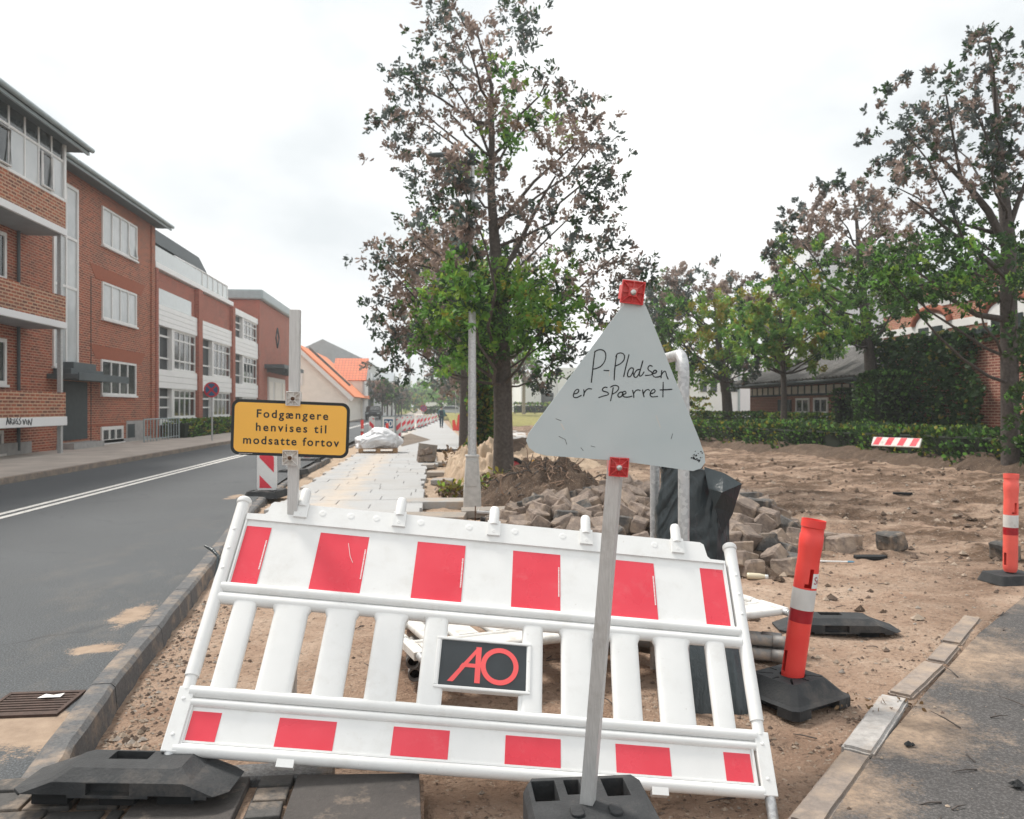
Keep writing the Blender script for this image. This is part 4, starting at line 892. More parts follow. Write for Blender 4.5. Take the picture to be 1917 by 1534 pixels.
m = MB(); c0 = bc - RT * .105 + UP * 1.045; m.box(-.06, .05, -.03, .05, -.012, .004, 0, frame(c0, RT, FW, UP) @ Matrix.Rotation(R(6), 4, 'Y')); obj('board_edge', m, 'rubber_dark', t, .003, True)

# ------------------------------------------------------------------ heap of granite setts
def sett_mesh(seed, mat, sx, sy, sz):
    bm = bmesh.new(); bmesh.ops.create_cube(bm, size=1); rg = random.Random(seed)
    for v in bm.verts: v.co = Vector((v.co.x * sx * rg.uniform(.82, 1.12), v.co.y * sy * rg.uniform(.82, 1.12), v.co.z * sz * rg.uniform(.85, 1.1)))
    bmesh.ops.bevel(bm, geom=bm.edges[:], offset=.014, segments=1, affect='EDGES'); bmesh.ops.subdivide_edges(bm, edges=bm.edges[:], cuts=3, use_grid_fill=True)
    for v in bm.verts: p = v.co * 7 + Vector((seed * 3.1, 0, 0)); v.co += Vector((mnoise.noise(p), mnoise.noise(p + Vector((9, 0, 0))), mnoise.noise(p + Vector((0, 9, 0))))) * .020 + Vector((mnoise.noise(p * 3), mnoise.noise(p * 3 + Vector((5, 0, 0))), mnoise.noise(p * 3 + Vector((0, 5, 0))))) * .006
    me = bpy.data.meshes.new('sett'); bm.to_mesh(me); bm.free(); me.materials.append(MATS[mat]); return me
SETT = [sett_mesh(i, 'sett_dark' if i in (3, 6) else 'sett', .185 + .035 * (i % 3), .165 + .025 * (i % 4), .155 + .025 * (i % 2)) for i in range(8)]
def sett(p, rot, k, label, group='granite setts in the rubble heap'):
    o = bpy.data.objects.new('granite_sett', SETT[k % 8]); C.objects.link(o); o.location = p; o.rotation_euler = rot; return tag(o, label, 'paving stone', group)
rg = random.Random(21); placed = []
def heap_h(x, y):                    # loose heap between the soil pile and the open site
    h = 0
    for cx, cy, rx, ry, hh in ((1.45, 9.0, .85, 1.3, .34), (2.3, 9.2, 1.0, 1.4, .50), (3.02, 8.5, .85, 1.5, .50), (2.72, 7.1, .52, .75, .26), (3.3, 9.4, .65, .9, .34)):
        q = ((x - cx) / rx) ** 2 + ((y - cy) / ry) ** 2; h = max(h, hh * max(0, 1 - q))
    return h
m = MB(); N = 60; X0, X1, Y0, Y1 = .4, 5.6, 6.3, 11.2
m.add([(X0 + (X1 - X0) * i / N, Y0 + (Y1 - Y0) * j / N, gh(X0 + (X1 - X0) * i / N, Y0 + (Y1 - Y0) * j / N) - .03 + heap_h(X0 + (X1 - X0) * i / N, Y0 + (Y1 - Y0) * j / N) * .82 + .04 * nz(i, j, .37)) for j in range(N + 1) for i in range(N + 1)],
      [(j * (N + 1) + i, j * (N + 1) + i + 1, (j + 1) * (N + 1) + i + 1, (j + 1) * (N + 1) + i) for j in range(N) for i in range(N)], 0, True)
o = obj('rubble_soil', m, 'dark_soil', fix=False); stuff(o, 'dark earth between the heaped granite setts')
tries = 0
while len(placed) < 190 and tries < 9000:
    tries += 1; x = rg.uniform(.6, 5.3); y = rg.uniform(6.5, 10.8); h = heap_h(x, y)
    if h < .03: continue
    z = gh(x, y) + h * .9 + .03
    if any((x - a) ** 2 + (y - b) ** 2 + (z - c) ** 2 < .165 ** 2 for a, b, c in placed): continue
    placed.append((x, y, z)); sett((x, y, z), (rg.gauss(0, .4), rg.gauss(0, .4), rg.uniform(0, 3.14)), rg.randrange(8), 'weathered granite sett lying in the rubble heap behind the barrier')
for (px, py, k, rz, lb) in ((1415, 1078, 0, .25, 'front sett standing upright at the foot of the heap beside the bag'), (1425, 1038, 1, .15, 'sett behind the front upright one at the foot of the heap'), (1462, 1042, 4, .3, 'sett at the foot of the heap with roots beside it'), (1508, 1040, 2, .1, 'sett at the heap foot just left of the leaning red post'),
                            (1555, 1030, 5, .3, 'sett just right of the leaning red post top'), (1578, 1036, 7, .2, 'squarish sett nearest beside the leaning red post'), (1602, 1018, 0, .5, 'right end sett of the short row beside the leaning red post'), (1676, 1030, 3, .2, 'single dark sett lying alone on the open sand'), (1893, 1048, 6, .4, 'dark sett half hidden behind the upright red post')):
    c = fall(px, py, -.04); sett((c.x, c.y + .08, gh(c.x, c.y + .08) + .075), (rg.gauss(0, .06), rg.gauss(0, .06), rz), k, lb, 'granite setts lying singly')

# ------------------------------------------------------------------ soil heap with torn roots
def mound(name, label, cat, c, rx, ry, h, mat, n=46, rough=.22, seed=0):
    m = MB(); v = []
    for j in range(n + 1):
        for i in range(n + 1):
            u, w = -1.15 + 2.3 * i / n, -1.15 + 2.3 * j / n; q = max(0, 1 - u * u - w * w); x, y = c[0] + u * rx, c[1] + w * ry
            z = h * (q ** .8) * (1 + rough * 1.6 * nz(x, y, 2.6, seed)) + h * rough * q ** .4 * (nz(x, y, 6, seed + 1) + .7 * nz(x, y, 15, seed + 2))
            v.append((x - c[0], y - c[1], z - .1 if q == 0 else z - .02))
    m.add(v, [(j * (n + 1) + i, j * (n + 1) + i + 1, (j + 1) * (n + 1) + i + 1, (j + 1) * (n + 1) + i) for j in range(n) for i in range(n)], 0, True)
    o = obj(name, m, mat, fix=False); o.location = (c[0], c[1], c[2]); return tag(o, label, cat)
hc = fall(1055, 955); hc.y += .9; hz = gh(hc.x, hc.y)
sh = mound('soil_heap', 'dark brown soil heap with torn roots at the foot of the oak', 'soil heap', (hc.x - .05, hc.y + .4, hz), 1.05, 1.2, .56, 'dark_soil', 60, .28, 4)
m = MB(); rg = random.Random(9)
for i in range(330):
    a, q = rg.uniform(0, 6.28), rg.uniform(.1, 1.0); x, y = 1.0 * q * math.cos(a), 1.15 * q * math.sin(a); z = .56 * max(0, 1 - q * q) ** .8
    d = Vector((math.cos(a) * .6 + rg.gauss(0, .7), math.sin(a) * .6 + rg.gauss(0, .7), rg.uniform(-.3, .9))).normalized(); L_ = rg.uniform(.08, .45); p = Vector((x, y, z + .01)); P = [p]
    for s_ in range(5): d = (d + Vector((rg.gauss(0, .35), rg.gauss(0, .35), rg.gauss(-.12, .3)))).normalized(); P.append(P[-1] + d * L_ / 5)
    r0 = rg.choice((.003, .004, .006, .010, .014)); m.tube(P, [r0 * (1 - .14 * k) for k in range(6)], 5, 0 if rg.random() < .6 else 1)
o = obj('roots', m, ['root', 'bark'], sh, fix=False); o['kind'] = 'stuff'
c = fall(1010, 880); mound('sand_heap', 'low brown heap of sand behind the grey triangular sign', 'sand heap', (2.9, 23, slope(2.9, 23) - .05), 1.9, 1.2, .62, 'dark_soil', 40, .1, 2)
mound('sand_heap', 'pale sandy heap between the lamp post foot and the oak trunk', 'sand heap', (1.05, 17.2, slope(1, 17) - .08), .85, 1.4, .60, 'pale_heap', 56, .42, 6)
mound('sand_heap', 'broad pale sand bank behind the oak trunk', 'sand heap', (2.6, 19.5, -.12), 1.6, 1.7, .40, 'pale_heap', 50, .36, 8)
# black edging strip and grey plate in front of the heap
a, b = fall(905, 985), fall(1070, 958); m = MB(); d = (b - a); Lg = d.length; m.box(-Lg / 2, Lg / 2, -.05, .05, -.01, .055); m.box(-Lg / 2, -Lg / 2 + .02, -.06, .06, -.01, .07)
o = obj('edging_strip', m, 'rubber', None, .01); o.location = ((a + b) / 2) + UP * .07; o.rotation_euler = (R(12), R(-2.5), math.atan2(d.y, d.x)); tag(o, 'long black plastic edging strip lying in front of the soil heap', 'edging strip')
c = fall(955, 962); m = MB(); m.box(-.42, .42, -.17, .17, 0, .03); o = obj('metal_plate', m, 'galvanised', None, .005); o.location = (c.x, c.y, gh(c.x, c.y) + .08); o.rotation_euler = (0, R(3), R(-8)); tag(o, 'flat pale grey plate lying by the black edging strip', 'plate')

# ------------------------------------------------------------------ small litter near the barrier
c = fall(1418, 1083, -.05); t = thing('drink_bottle', 'small cream plastic bottle lying on the sand below the heap', 'bottle', (c.x, c.y, gh(c.x, c.y) + .03), None, (0, math.pi / 2, R(-22)))
m = MB(); m.lathe([(.0, -.085), (.026, -.083), (.028, -.06), (.027, .02), (.020, .045), (.018, .06)], 18); obj('bottle_body', m, 'bottle', t); m = MB(); m.lathe([(.019, .0602), (.019, .085), (.0, .086)], 16); obj('cap', m, 'white_plastic', t)
c = fall(1565, 1056, -.05); m = MB(); m.tube([(-.14, 0, 0), (.10, 0, 0)], .007, 8, 0); m.tube([(.10, 0, 0), (.14, 0, 0), (.16, 0, 0)], [.009, .008, .003], 8, 1); o = obj('plastic_pen', m, ['white_plastic', 'pen_blue']); o.location = (c.x, c.y, gh(c.x, c.y) + .02); o.rotation_euler = (0, 0, R(-12)); tag(o, 'white plastic stick with blue tip on the sand behind the leaning post', 'pen')
for (px, py, l, w, rz, lb) in ((1630, 1049, .30, .09, -.08, 'dark scrap of rubber lying on the sand right of the leaning post'), (1690, 935, .28, .06, -.3, 'dark stick of wood lying far out on the open sand')):
    c = fall(px, py, -.05); m = MB(); m.prism([(-l / 2, -w / 2), (l * .2, -w * .6), (l / 2, -w * .2), (l * .45, w * .3), (-l * .1, w * .5), (-l * .5, w * .35)], 0, .035); o = obj('debris', m, 'rubber_dark', None, .008); o.location = (c.x, c.y, gh(c.x, c.y) + .005); o.rotation_euler = (.05, 0, rz); tag(o, lb, 'debris')
for (px, py, r, lb) in ((1700, 1402, .020, 'dark clod on the asphalt in the lower right'), (1905, 1480, .026, 'dark clod on the asphalt at the right edge')):
    c = G(px, py, -.06); m = MB(); rg2 = random.Random(px)
    for k in range(4): pebble(m, (r * rg2.uniform(-.8, .8), r * rg2.uniform(-.5, .5), r * .5), r * rg2.uniform(.6, 1), rg2)
    o = obj('soil_clod', m, 'rubber_dark'); o.location = (c.x, c.y, -.050); tag(o, lb, 'clod')
m = MB(); p = [D(383, 1022, 3.30), D(398, 1030, 3.28), D(409, 1042, 3.25), D(406, 1062, 3.22), D(400, 1092, 3.19), D(392, 1124, 3.15)]
m.tube(p, [.004, .008, .007, .004, .003, .004], 6); o = obj('cable_tie', m, 'bag_plastic'); tag(o, 'strip of dark torn plastic hanging at the left barrier post', 'plastic strip')

# ------------------------------------------------------------------ lamp posts, iron rod
def lamp_post(label, x, y, h, foot=True, head=True, dark=False):
    z = slope(x, y); t = thing('street_lamp', label, 'street lamp', (x, y, z - .05), 'street lamps along the footway')
    m = MB(); m.tube([(0, 0, .0 if not foot else .72), (0, 0, 2.2), (0, 0, h)], [.062, .054, .030], 16); obj('pole', m, 'galvanised', t)
    if foot:
        m = MB(); rs = []
        for zz, a, b in ((-.2, .128, .11), (.28, .118, .10), (.72, .086, .085), (.735, .086, .085)): rs.append([Vector((sx * a, sy * b, zz)) for sx, sy in ((-1, -1), (1, -1), (1, 1), (-1, 1))])
        m.rings(rs, 0, False); m.box(-.098, .098, -.095, .095, .7355, .765); ft = obj('foot', m, 'concrete', t, .01)
        m = MB(); m.box(-.088, .060, -.112, -.088, .33, .70); m.lathe([(.012, 0), (.012, .008), (0, .009)], 10, 0, Matrix.Translation((.03, -.113, .665)) @ Matrix.Rotation(math.pi / 2, 4, 'X')); obj('hatch', m, 'concrete', ft, .004)
    if head:
        m = MB(); m.tube([(0, 0, h - .02), (-.04, 0, h + .05), (-.18, 0, h + .1), (-.30, 0, h + .11)], .022, 10); obj('arm', m, 'galvanised', t)
        m = MB(); m.rings([[Vector((-.26 - u * .36, w * .065 * math.cos(q), h + .115 + w * .035 * math.sin(q))) for q in [2 * math.pi * k / 12 for k in range(12)]] for u, w in ((0, .3), (.1, .8), (.5, 1), (.9, .7), (1, .2))], 0, True); obj('lamp_head', m, 'soffit', t)
    return t
c = fall(884, 947); lamp_post('grey street lamp with a concrete foot and hatch, in front of the oak crown', c.x, c.y, 4.85)
for px, py, h, lb in ((862, 808, 4.2, 'grey street lamp pole second along the footway'), (853, 789, 4.2, 'grey street lamp pole farthest along the footway')):
    c = fall(px, py); lamp_post(lb, c.x, c.y, h, False, False)
m = MB(); m.tube([(0, 0, -.2), (.012, 0, .32)], .0065, 8); c = fall(887, 985); o = obj('iron_rod', m, 'bolt_rust'); o.location = (.47, 8.9, gh(.47, 8.9)); tag(o, 'thin rusty iron rod stuck upright in the sand', 'iron rod')

# ------------------------------------------------------------------ marker boards along the kerb
def clip(P, a, b, c):                # keep a*x+b*y<=c
    out_ = []
    for i in range(len(P)):
        p, q = P[i], P[(i + 1) % len(P)]; fp, fq = a * p[0] + b * p[1] - c, a * q[0] + b * q[1] - c
        if fp <= 0: out_.append(p)
        if fp * fq < 0: u = fp / (fp - fq); out_.append((p[0] + (q[0] - p[0]) * u, p[1] + (q[1] - p[1]) * u))
    return out_
def marker_proto(dirn):
    t = thing('marker_board', '', 'marker board', (0, 0, 0), 'striped marker boards along the road edge')
    m = MB(); w, z0, z1 = .15, .09, 1.02; M = Matrix.Rotation(math.pi / 2, 4, 'X'); m.prism(rrect(-w, w, z0, z1, .05, 4), -.014, .014, 0, M)
    z = -.02
    while z < z1:
        P = [(-.112, z + dirn * -.112 * 1.0), (.112, z + dirn * .112 * 1.0), (.112, z + dirn * .112 + .235), (-.112, z - dirn * .112 + .235)]
        P = clip(clip(P, 0, -1, -(z0 + .04)), 0, 1, z1 - .06)
        if len(P) > 2: m.add([(x, -.0165, y) for x, y in P], [tuple(range(len(P)))], 1)
        z += .495
    obj('panel', m, ['white_plastic', 'red_foil'], t); m = MB(); m.prism(rrect(-.05, .05, 1.0201, 1.06, .015), -.012, .012, 0, M); obj('handle', m, 'white_plastic', t)
    m = MB(); P = rrect(-.26, .26, -.33, .33, .07, 4); m.prism(P, 0, .10, 0, None, [(a * .86, b * .86) for a, b in P]); k = MB(); k.box(-.20, -.15, -.25, -.05, .05, .2); k.box(.12, .17, -.25, -.05, .05, .2); k.box(-.07, .07, -.27, -.2, .07, .2)
    obj('rubber_base', cut(m, k, ['rubber'], 'base'), 'rubber', t, .006); return t
mbl, mbr = marker_proto(-1), marker_proto(1); usedl = [0, 0]
def board(px, py, left, label, dz=0, sc=1, yaw=0):
    k = 0 if left else 1; src = (mbl, mbr)[k]; c = fall(px, py); loc = (c.x, c.y, c.z + dz)
    if usedl[k]: o = dup(src, loc, (0, 0, -YAW + yaw), label)
    else: o = src; o.location = loc; o.rotation_euler = (0, 0, -YAW + yaw); o['label'] = label; usedl[k] = 1
    o.scale = (sc, sc, sc); return o
board(500, 930, True, 'nearest striped marker board, standing below the yellow sign', 0, 1.03, R(-4))
board(549, 888, True, 'marker board mostly hidden behind the yellow sign post', 0, 1, R(-6)); board(577, 866, True, 'marker board whose rubber foot shows right of the yellow sign post', 0, 1, R(-6))
board(696, 818, True, 'marker board left of the blue 30 sign behind the white sheet'); board(746, 822, False, 'marker board right of the blue 30 sign with stripes rising to the right')
for i, (px, py) in enumerate([(756, 811), (765, 808), (772, 806), (783, 803), (789, 801), (796, 799), (803, 796), (810, 793), (816, 790), (822, 787.5), (828, 785.5)]):
    board(px, py, False, 'small striped marker board in the row curving away along the road', 0, 1, R(8))
# 30 zone sign on its grey stand
c = fall(728, 822); t = thing('zone_sign', 'white sign with a blue square reading 30 in the row of marker boards', 'road sign', (c.x, c.y, c.z)); M = Matrix.Rotation(math.pi / 2, 4, 'X'); t.rotation_euler = (0, 0, -YAW)
m = MB(); m.prism(rrect(-.36, .36, .0, 1.12, .08), .02, .10, 0, M); obj('backing', m, 'gutter', t); m = MB(); m.prism(rrect(-.29, .29, .06, 1.06, .04), .105, .11, 0, M); sp = obj('panel', m, 'white_panel', t)
m = MB(); m.prism(rrect(-.21, .21, .52, .95, .015), .1105, .113, 0, M); text(m, '30', .40, Matrix.Translation((0, -.1145, .60)) @ M, 1, 1, 'CENTER', .008); text(m, 'ZONE', .17, Matrix.Translation((0, -.1125, .28)) @ M, 2); obj('lettering', m, ['sign_blue', 'white_panel', 'sign_black'], sp)
for m_ in t.children: m_.data.transform(Matrix.Identity(4))
c = fall(724, 836); make_post('small red post standing in front of the blue 30 sign', (c.x, c.y + .3, slope(c.x, c.y)), 0, 0, 0, False, 'red plastic marker posts', False, True)
c = fall(678, 836); make_post('red marker post on the road left of the white sheet', (c.x, c.y, .0), 0, 0, 0, False, 'red plastic marker posts', False, True)
c = fall(918, 842); make_post('red marker post peeping out left of the oak trunk', (c.x + .1, c.y, -.1), R(-4), 0, 0, False, 'red plastic marker posts', False, True)
# red plastic netting boards beside the footway
for i, (px, py, h, lb) in enumerate(((858, 807, 1.15, 'tall red plastic board leaning by the second lamp pole'), (852, 806, .75, 'low red plastic board by the second lamp pole'))):
    c = fall(px, py); m = MB(); m.prism([(-.16, 0), (.16, 0), (.12 - .05 * i, h), (-.10, h * .95)], -.03, .03, 0, Matrix.Rotation(math.pi / 2, 4, 'X')); o = obj('plastic_board', m, 'post_red'); o.location = (c.x, c.y, c.z); o.rotation_euler = (R(-8), R(4 - 12 * i), 0); tag(o, lb, 'plastic board')
# the striped plank in the hedge bottom
a, b = D(1632, 834, 17.9), D(1722, 836, 17.0); d = (b - a); Lg = d.length; t = thing('striped_plank', 'red and white striped barrier board leaning against the hedge foot', 'barrier board', (a + b) / 2); t.rotation_euler = (R(-28), 0, math.atan2(d.y, d.x))
m = MB(); m.box(-Lg / 2, Lg / 2, -.02, .02, -.02, .19); 
for i in range(4): x = -Lg / 2 + .03 + i * Lg / 3.9; m.add([(x, -.0215, .0), (x + Lg / 7.8, -.0215, .0), (x + Lg / 7.8 + .05, -.0215, .185), (x + .05, -.0215, .185)], [(0, 1, 2, 3)], 1)
obj('board', m, ['white_plastic_used', 'red_foil'], t)

# ------------------------------------------------------------------ pallet with white sheet, slabs
c = fall(706, 851); PB = Vector((c.x, c.y + .45, slope(c.x, c.y + .4) + .035)); t = thing('pallet', 'wooden pallet on the new paving', 'pallet', PB, None, (0, 0, -YAW + R(10)))
for yy in (-.38, 0, .38):
    m = MB()
    for xx in (-.53, 0, .53): m.box(xx - .07, xx + .07, yy - .05, yy + .05, .022, .10)
    m.box(-.6, .6, yy - .05, yy + .05, 0, .021); obj('runner', m, 'wood', t)
for i in range(3): m = MB(); m.box(-.6 + i * .53 - .0, -.6 + i * .53 + .14, -.43, .43, .1005, .122); obj('bearer', m, 'wood', t)
for i in range(6): m = MB(); m.box(-.6, .6, -.43 + i * .152, -.43 + i * .152 + .10, .1225, .144); obj('deck_board', m, 'wood', t)
bm = bmesh.new(); bmesh.ops.create_icosphere(bm, subdivisions=5, radius=1)
for v in bm.verts:
    p = v.co.copy(); k = 1 + .22 * mnoise.noise(p * 1.5 + Vector((3, 1, 0))) + .10 * (1 - abs(mnoise.noise(p * 2.8)) * 2.5) + .04 * mnoise.noise(p * 9)
    x, y, z = p * k; v.co = Vector((x * .72 + .06 * math.sin(z * 4), y * .50, max(-.02, .20 + z * .33 + .08 * math.sin(x * 3 + 1))))
me = bpy.data.meshes.new('sheet'); bm.to_mesh(me); bm.free(); [setattr(p, 'use_smooth', True) for p in me.polygons]
o = obj('plastic_sheet', me, 'sheet_white', fix=True); o.data.materials.append(MATS['sheet_white']); o.location = PB + UP * .148; o.rotation_euler = (0, 0, -YAW); tag(o, 'white plastic sheet heaped over goods on the pallet', 'plastic sheet')
# loose kerb-side slabs whose ends stick out over the sand
def loose(px0, px1, py, y_d, th, label, k):
    a, b = fall(px0, py), fall(px1, py); m = MB(); w = (b - a).length; m.box(-w / 2, w / 2, 0, y_d, 0, th); o = obj('paving_slab', m, 'slab' if k % 2 else 'slab_edge', None, .008); c = (a + b) / 2
    o.location = (c.x, c.y, slope(c.x, c.y) + .037 - th + .012 * (k % 3)); o.rotation_euler = (0, 0, -YAW + R((-1.2, .6, 1.4, -.5, .2, .8, -.6)[k % 7])); tag(o, label, 'paving slab', 'loose slabs at the edge of the new paving')
for i, a in enumerate(((738, 868, 974, .50, .12, 'nearest loose granite slab at the end of the new paving'), (748, 872, 946, .5, .11, 'second loose granite slab, its end touching the lamp post foot'), (832, 875, 922, .5, .09, 'third slab end sticking out beside the lamp post foot'), (806, 846, 903, .5, .09, 'slab end sticking out over sand, fourth from the front'),
                       (798, 840, 889, .5, .09, 'slab end sticking out over sand, fifth from the front'), (788, 812, 875, .5, .09, 'small slab end in front of the split stones'), (810, 840, 869, .5, .07, 'slab end sticking out to the right behind the split stones'))): loose(*a, i)
c = fall(918, 962); m = MB(); m.box(-.42, .40, -.20, .20, 0, .10); o = obj('paving_slab', m, 'slab_edge', None, .008); o.location = (c.x + .05, c.y + .1, gh(c.x, c.y) + .02); o.rotation_euler = (0, R(-1), -YAW + R(4)); tag(o, 'sandy slab lying at the foot of the lamp post beside the iron rod', 'paving slab', 'loose slabs at the edge of the new paving')
c = fall(797, 868); zb = slope(c.x, c.y) + .036; m = MB(); m.box(-.26, .27, 0, .07, 0, .46); o = obj('paving_slab', m, 'slab_edge', None, .006); o.location = (c.x - .02, c.y + .06, zb); o.rotation_euler = (R(-6), R(5), -YAW + R(-26)); tag(o, 'granite slab set upright on the paving behind split stones', 'paving slab')
for i, (dx, dz, s_, lb) in enumerate(((-.10, .09, 1, 'split stone at the left of the little stack before the upright slab'), (.09, .10, 1.05, 'split stone at the right of the little stack before the upright slab'), (-.09, .26, .8, 'upper left split stone of the little stack'), (.06, .29, .9, 'topmost split stone leaning on the upright slab'))):
    o = bpy.data.objects.new('split_stone', SETT[[0, 2, 5, 1][i]]); C.objects.link(o); o.location = (c.x + dx, c.y - .16, zb + dz - .01); o.rotation_euler = (.1 * i, .15 * i, .3 + i); o.scale = (s_, s_, s_); tag(o, lb, 'stone', 'split stones')

# ------------------------------------------------------------------ wheelbarrow lying behind the oak
c = D(972, 892, 15.8); t = thing('wheelbarrow', 'overturned yellow wheelbarrow with a red rimmed wheel behind the oak', 'wheelbarrow', (c.x, c.y, slope(c.x, c.y) - .03), None, (0, 0, -YAW))
m = MB(); Mw = Matrix.Translation((-.10, .05, .24)) @ Matrix.Rotation(R(72), 4, 'X') @ Matrix.Rotation(R(14), 4, 'Y'); m.lathe([(.13, -.045), (.19, -.05), (.215, 0), (.19, .05), (.13, .045), (.12, 0), (.13, -.045)], 28, 0, Mw, False); wh = obj('wheel', m, 'tyre', t); m = MB(); m.lathe([(0, -.03), (.05, -.05), (.128, -.03), (.128, .03), (.05, .05), (0, .03)], 24, 0, Mw, False); obj('rim', m, 'rim_red', wh)
m = MB(); m.tube([(-.05, 0, .02), (.12, -.02, .08), (.20, -.02, .30), (.25, 0, .38), (.31, 0, .39), (.36, 0, .33), (.38, 0, .12), (.39, 0, .02)], .017, 10); m.tube([(.38, 0, .10), (.50, .05, .26), (.62, .1, .34)], .017, 10); m.tube([(.36, -.05, .10), (.6, .1, .12)], .017, 10); obj('frame', m, 'barrow_yellow', t)
m = MB(); m.prism([(-.02, -.2), (.32, -.24), (.38, -.02), (.06, .04)], .005, .05, 0, None, [(.03, -.15), (.27, -.18), (.30, -.05), (.1, 0)]); obj('tray', m, 'galvanised', t)
# shovel leaning on the lamp post
c = D(894, 838, 18.0); t = thing('shovel', 'shovel with an orange wooden handle and red blade behind the lamp post', 'shovel', (c.x, c.y, slope(c.x, c.y))); m = MB(); m.tube([(0, 0, .08), (-.06, .02, .95)], .019, 8); m.tube([(-.12, .02, .95), (0, .02, .95)], .016, 8); obj('handle', m, 'wood_orange', t); m = MB(); m.prism([(-.12, 0), (.12, 0), (.10, .16), (-.10, .16)], -.02, .02, 0, Matrix.Rotation(math.pi / 2, 4, 'X')); obj('blade', m, 'shovel_red', t)

# ------------------------------------------------------------------ the hazy air of the overcast day
hm = bpy.data.materials.new('air'); hm.use_nodes = True; hn = hm.node_tree; hn.nodes.clear(); ho = hn.nodes.new('ShaderNodeOutputMaterial'); hv = hn.nodes.new('ShaderNodeVolumePrincipled')
hv.inputs['Color'].default_value = (.93, .96, .97, 1); hv.inputs['Density'].default_value = .0014; hv.inputs['Anisotropy'].default_value = .3; hn.links.new(hv.outputs[0], ho.inputs['Volume']); MATS['air'] = hm
m = MB(); m.box(-1600, 1600, -100, 2600, -1.5, 26); o = obj('haze', m, 'air'); o['kind'] = 'stuff'; o['label'] = 'thin pale haze in the air'

# ------------------------------------------------------------------ buildings on the left
def xwin(root, x, y0, y1, z0, z1, cols, rows=(1,), glass='glass_dark', fr=.07, side=1, name='window', tilt=None, paint='white_paint', dx=.05):
    """window in a wall whose outside faces +x (side=1) or -x (side=-1)"""
    X = lambda d: (x + side * d); b = lambda m, a, c, *r: m.box(min(X(a), X(c)), max(X(a), X(c)), *r)
    m = MB(); b(m, -.03, dx, y0, y1, z0, z0 + fr); b(m, -.03, dx, y0, y1, z1 - fr, z1); b(m, -.03, dx, y0, y0 + fr, z0 + fr, z1 - fr); b(m, -.03, dx, y1 - fr, y1, z0 + fr, z1 - fr)
    b(m, -.02, dx + .05, y0 - .04, y1 + .04, z0 - .06, z0 - .0005)
    w = (y1 - y0 - 2 * fr); hs = sum(rows); zz = z0 + fr
    for i in range(1, cols): y = y0 + fr + w * i / cols; b(m, -.02, dx - .004, y - fr * .42, y + fr * .42, z0 + fr, z1 - fr)
    for r_ in rows[:-1]: zz += (z1 - z0 - 2 * fr) * r_ / hs; b(m, -.02, dx - .008, y0 + fr, y1 - fr, zz - fr * .4, zz + fr * .4)
    f = obj(name, m, paint, root, 0, True); m = MB(); b(m, -.01, .012, y0 + fr * .6, y1 - fr * .6, z0 + fr * .6, z1 - fr * .6); obj('pane', m, glass, f, 0, True)
    if tilt is not None:
        y = y0 + fr + w * tilt / cols; m = MB(); a = .16
        P = [(y + .02, z0 + fr, dx), (y + w / cols - .02, z0 + fr, dx), (y + w / cols - .02, z1 - fr, dx - a), (y + .02, z1 - fr, dx - a)]
        for (p, q) in ((0, 1), (1, 2), (2, 3), (3, 0)): m.tube([(X(P[p][2] + .03), P[p][0], P[p][1]), (X(P[q][2] + .03), P[q][0], P[q][1])], .03, 5)
        obj('tilted_sash', m, paint, f, 0, True)
    return f
A = thing('apartment_building', 'red brick apartment block with brick balconies and dark overhanging eaves', 'building', (-11, 24, 0))
m = MB(); m.box(-20, -11, 6, 33.1, .1, 8.56); m.box(-10.999, -10.94, 32.72, 33.1, .1, 8.5); m.box(-10.9995, -10.985, 27.185, 27.21, .1, 5.6, 1); obj('wall', m, ['brick_red', 'roof_dark'], A, 0, True)
m = MB(); m.box(-10.999, -10.93, 6, 23.2, .1, .42); m.box(-10.999, -10.95, 26.9, 32.7, .1, .24); obj('plinth', m, 'plinth', A, 0, True)
for z in (2.98, 5.60): m = MB(); m.prism([(-27.55, z), (-31.7, z), (-32.1, z + .42), (-27.1, z + .42)], -10.9995, -10.99, 0, Matrix(((0, 0, 1, 0), (-1, 0, 0, 0), (0, 1, 0, 0), (0, 0, 0, 1)))); obj('lintel', m, 'brick_lintel', A, 0, True)
m = MB(); m.box(-10.9995, -10.99, 26.9, 32.7, .74, .80); obj('string_course', m, 'brick_lintel', A, 0, True)
m = MB(); m.prism([(-10.42, 8.56), (-10.42, 8.64), (-15.5, 10.1), (-20.5, 8.64), (-20.5, 8.56)], -33.5, -5, 0, Matrix.Rotation(math.pi / 2, 4, 'X'))
m.prism([(-9.6, 8.56), (-9.6, 8.64), (-10.44, 8.88), (-10.44, 8.56)], -23.75, -5, 0, Matrix.Rotation(math.pi / 2, 4, 'X')); rf = obj('roof', m, 'roof_dark', A, 0, True)
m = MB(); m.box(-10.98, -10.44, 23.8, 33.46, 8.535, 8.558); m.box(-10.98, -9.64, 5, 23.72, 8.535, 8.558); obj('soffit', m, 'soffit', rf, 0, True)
m = MB(); m.tube([(-10.38, 23.76, 8.60), (-10.38, 33.5, 8.60)], .065, 8); m.tube([(-9.55, 5, 8.60), (-9.55, 23.75, 8.60)], .065, 8); m.box(-10.47, -10.43, 23.8, 33.5, 8.46, 8.535); m.box(-9.68, -9.62, 5, 23.72, 8.46, 8.535); obj('gutter', m, 'gutter', rf, 0, True)
xwin(A, -11, 28.04, 31.2, 6.80, 8.1, 4, glass='glass_pale', tilt=3); xwin(A, -11, 28.04, 31.15, 4.33, 5.57, 4, glass='glass_pale'); xwin(A, -11, 27.96, 31.1, 1.77, 2.96, 4); xwin(A, -11, 27.96, 29.85, .14, .70, 3, fr=.12)
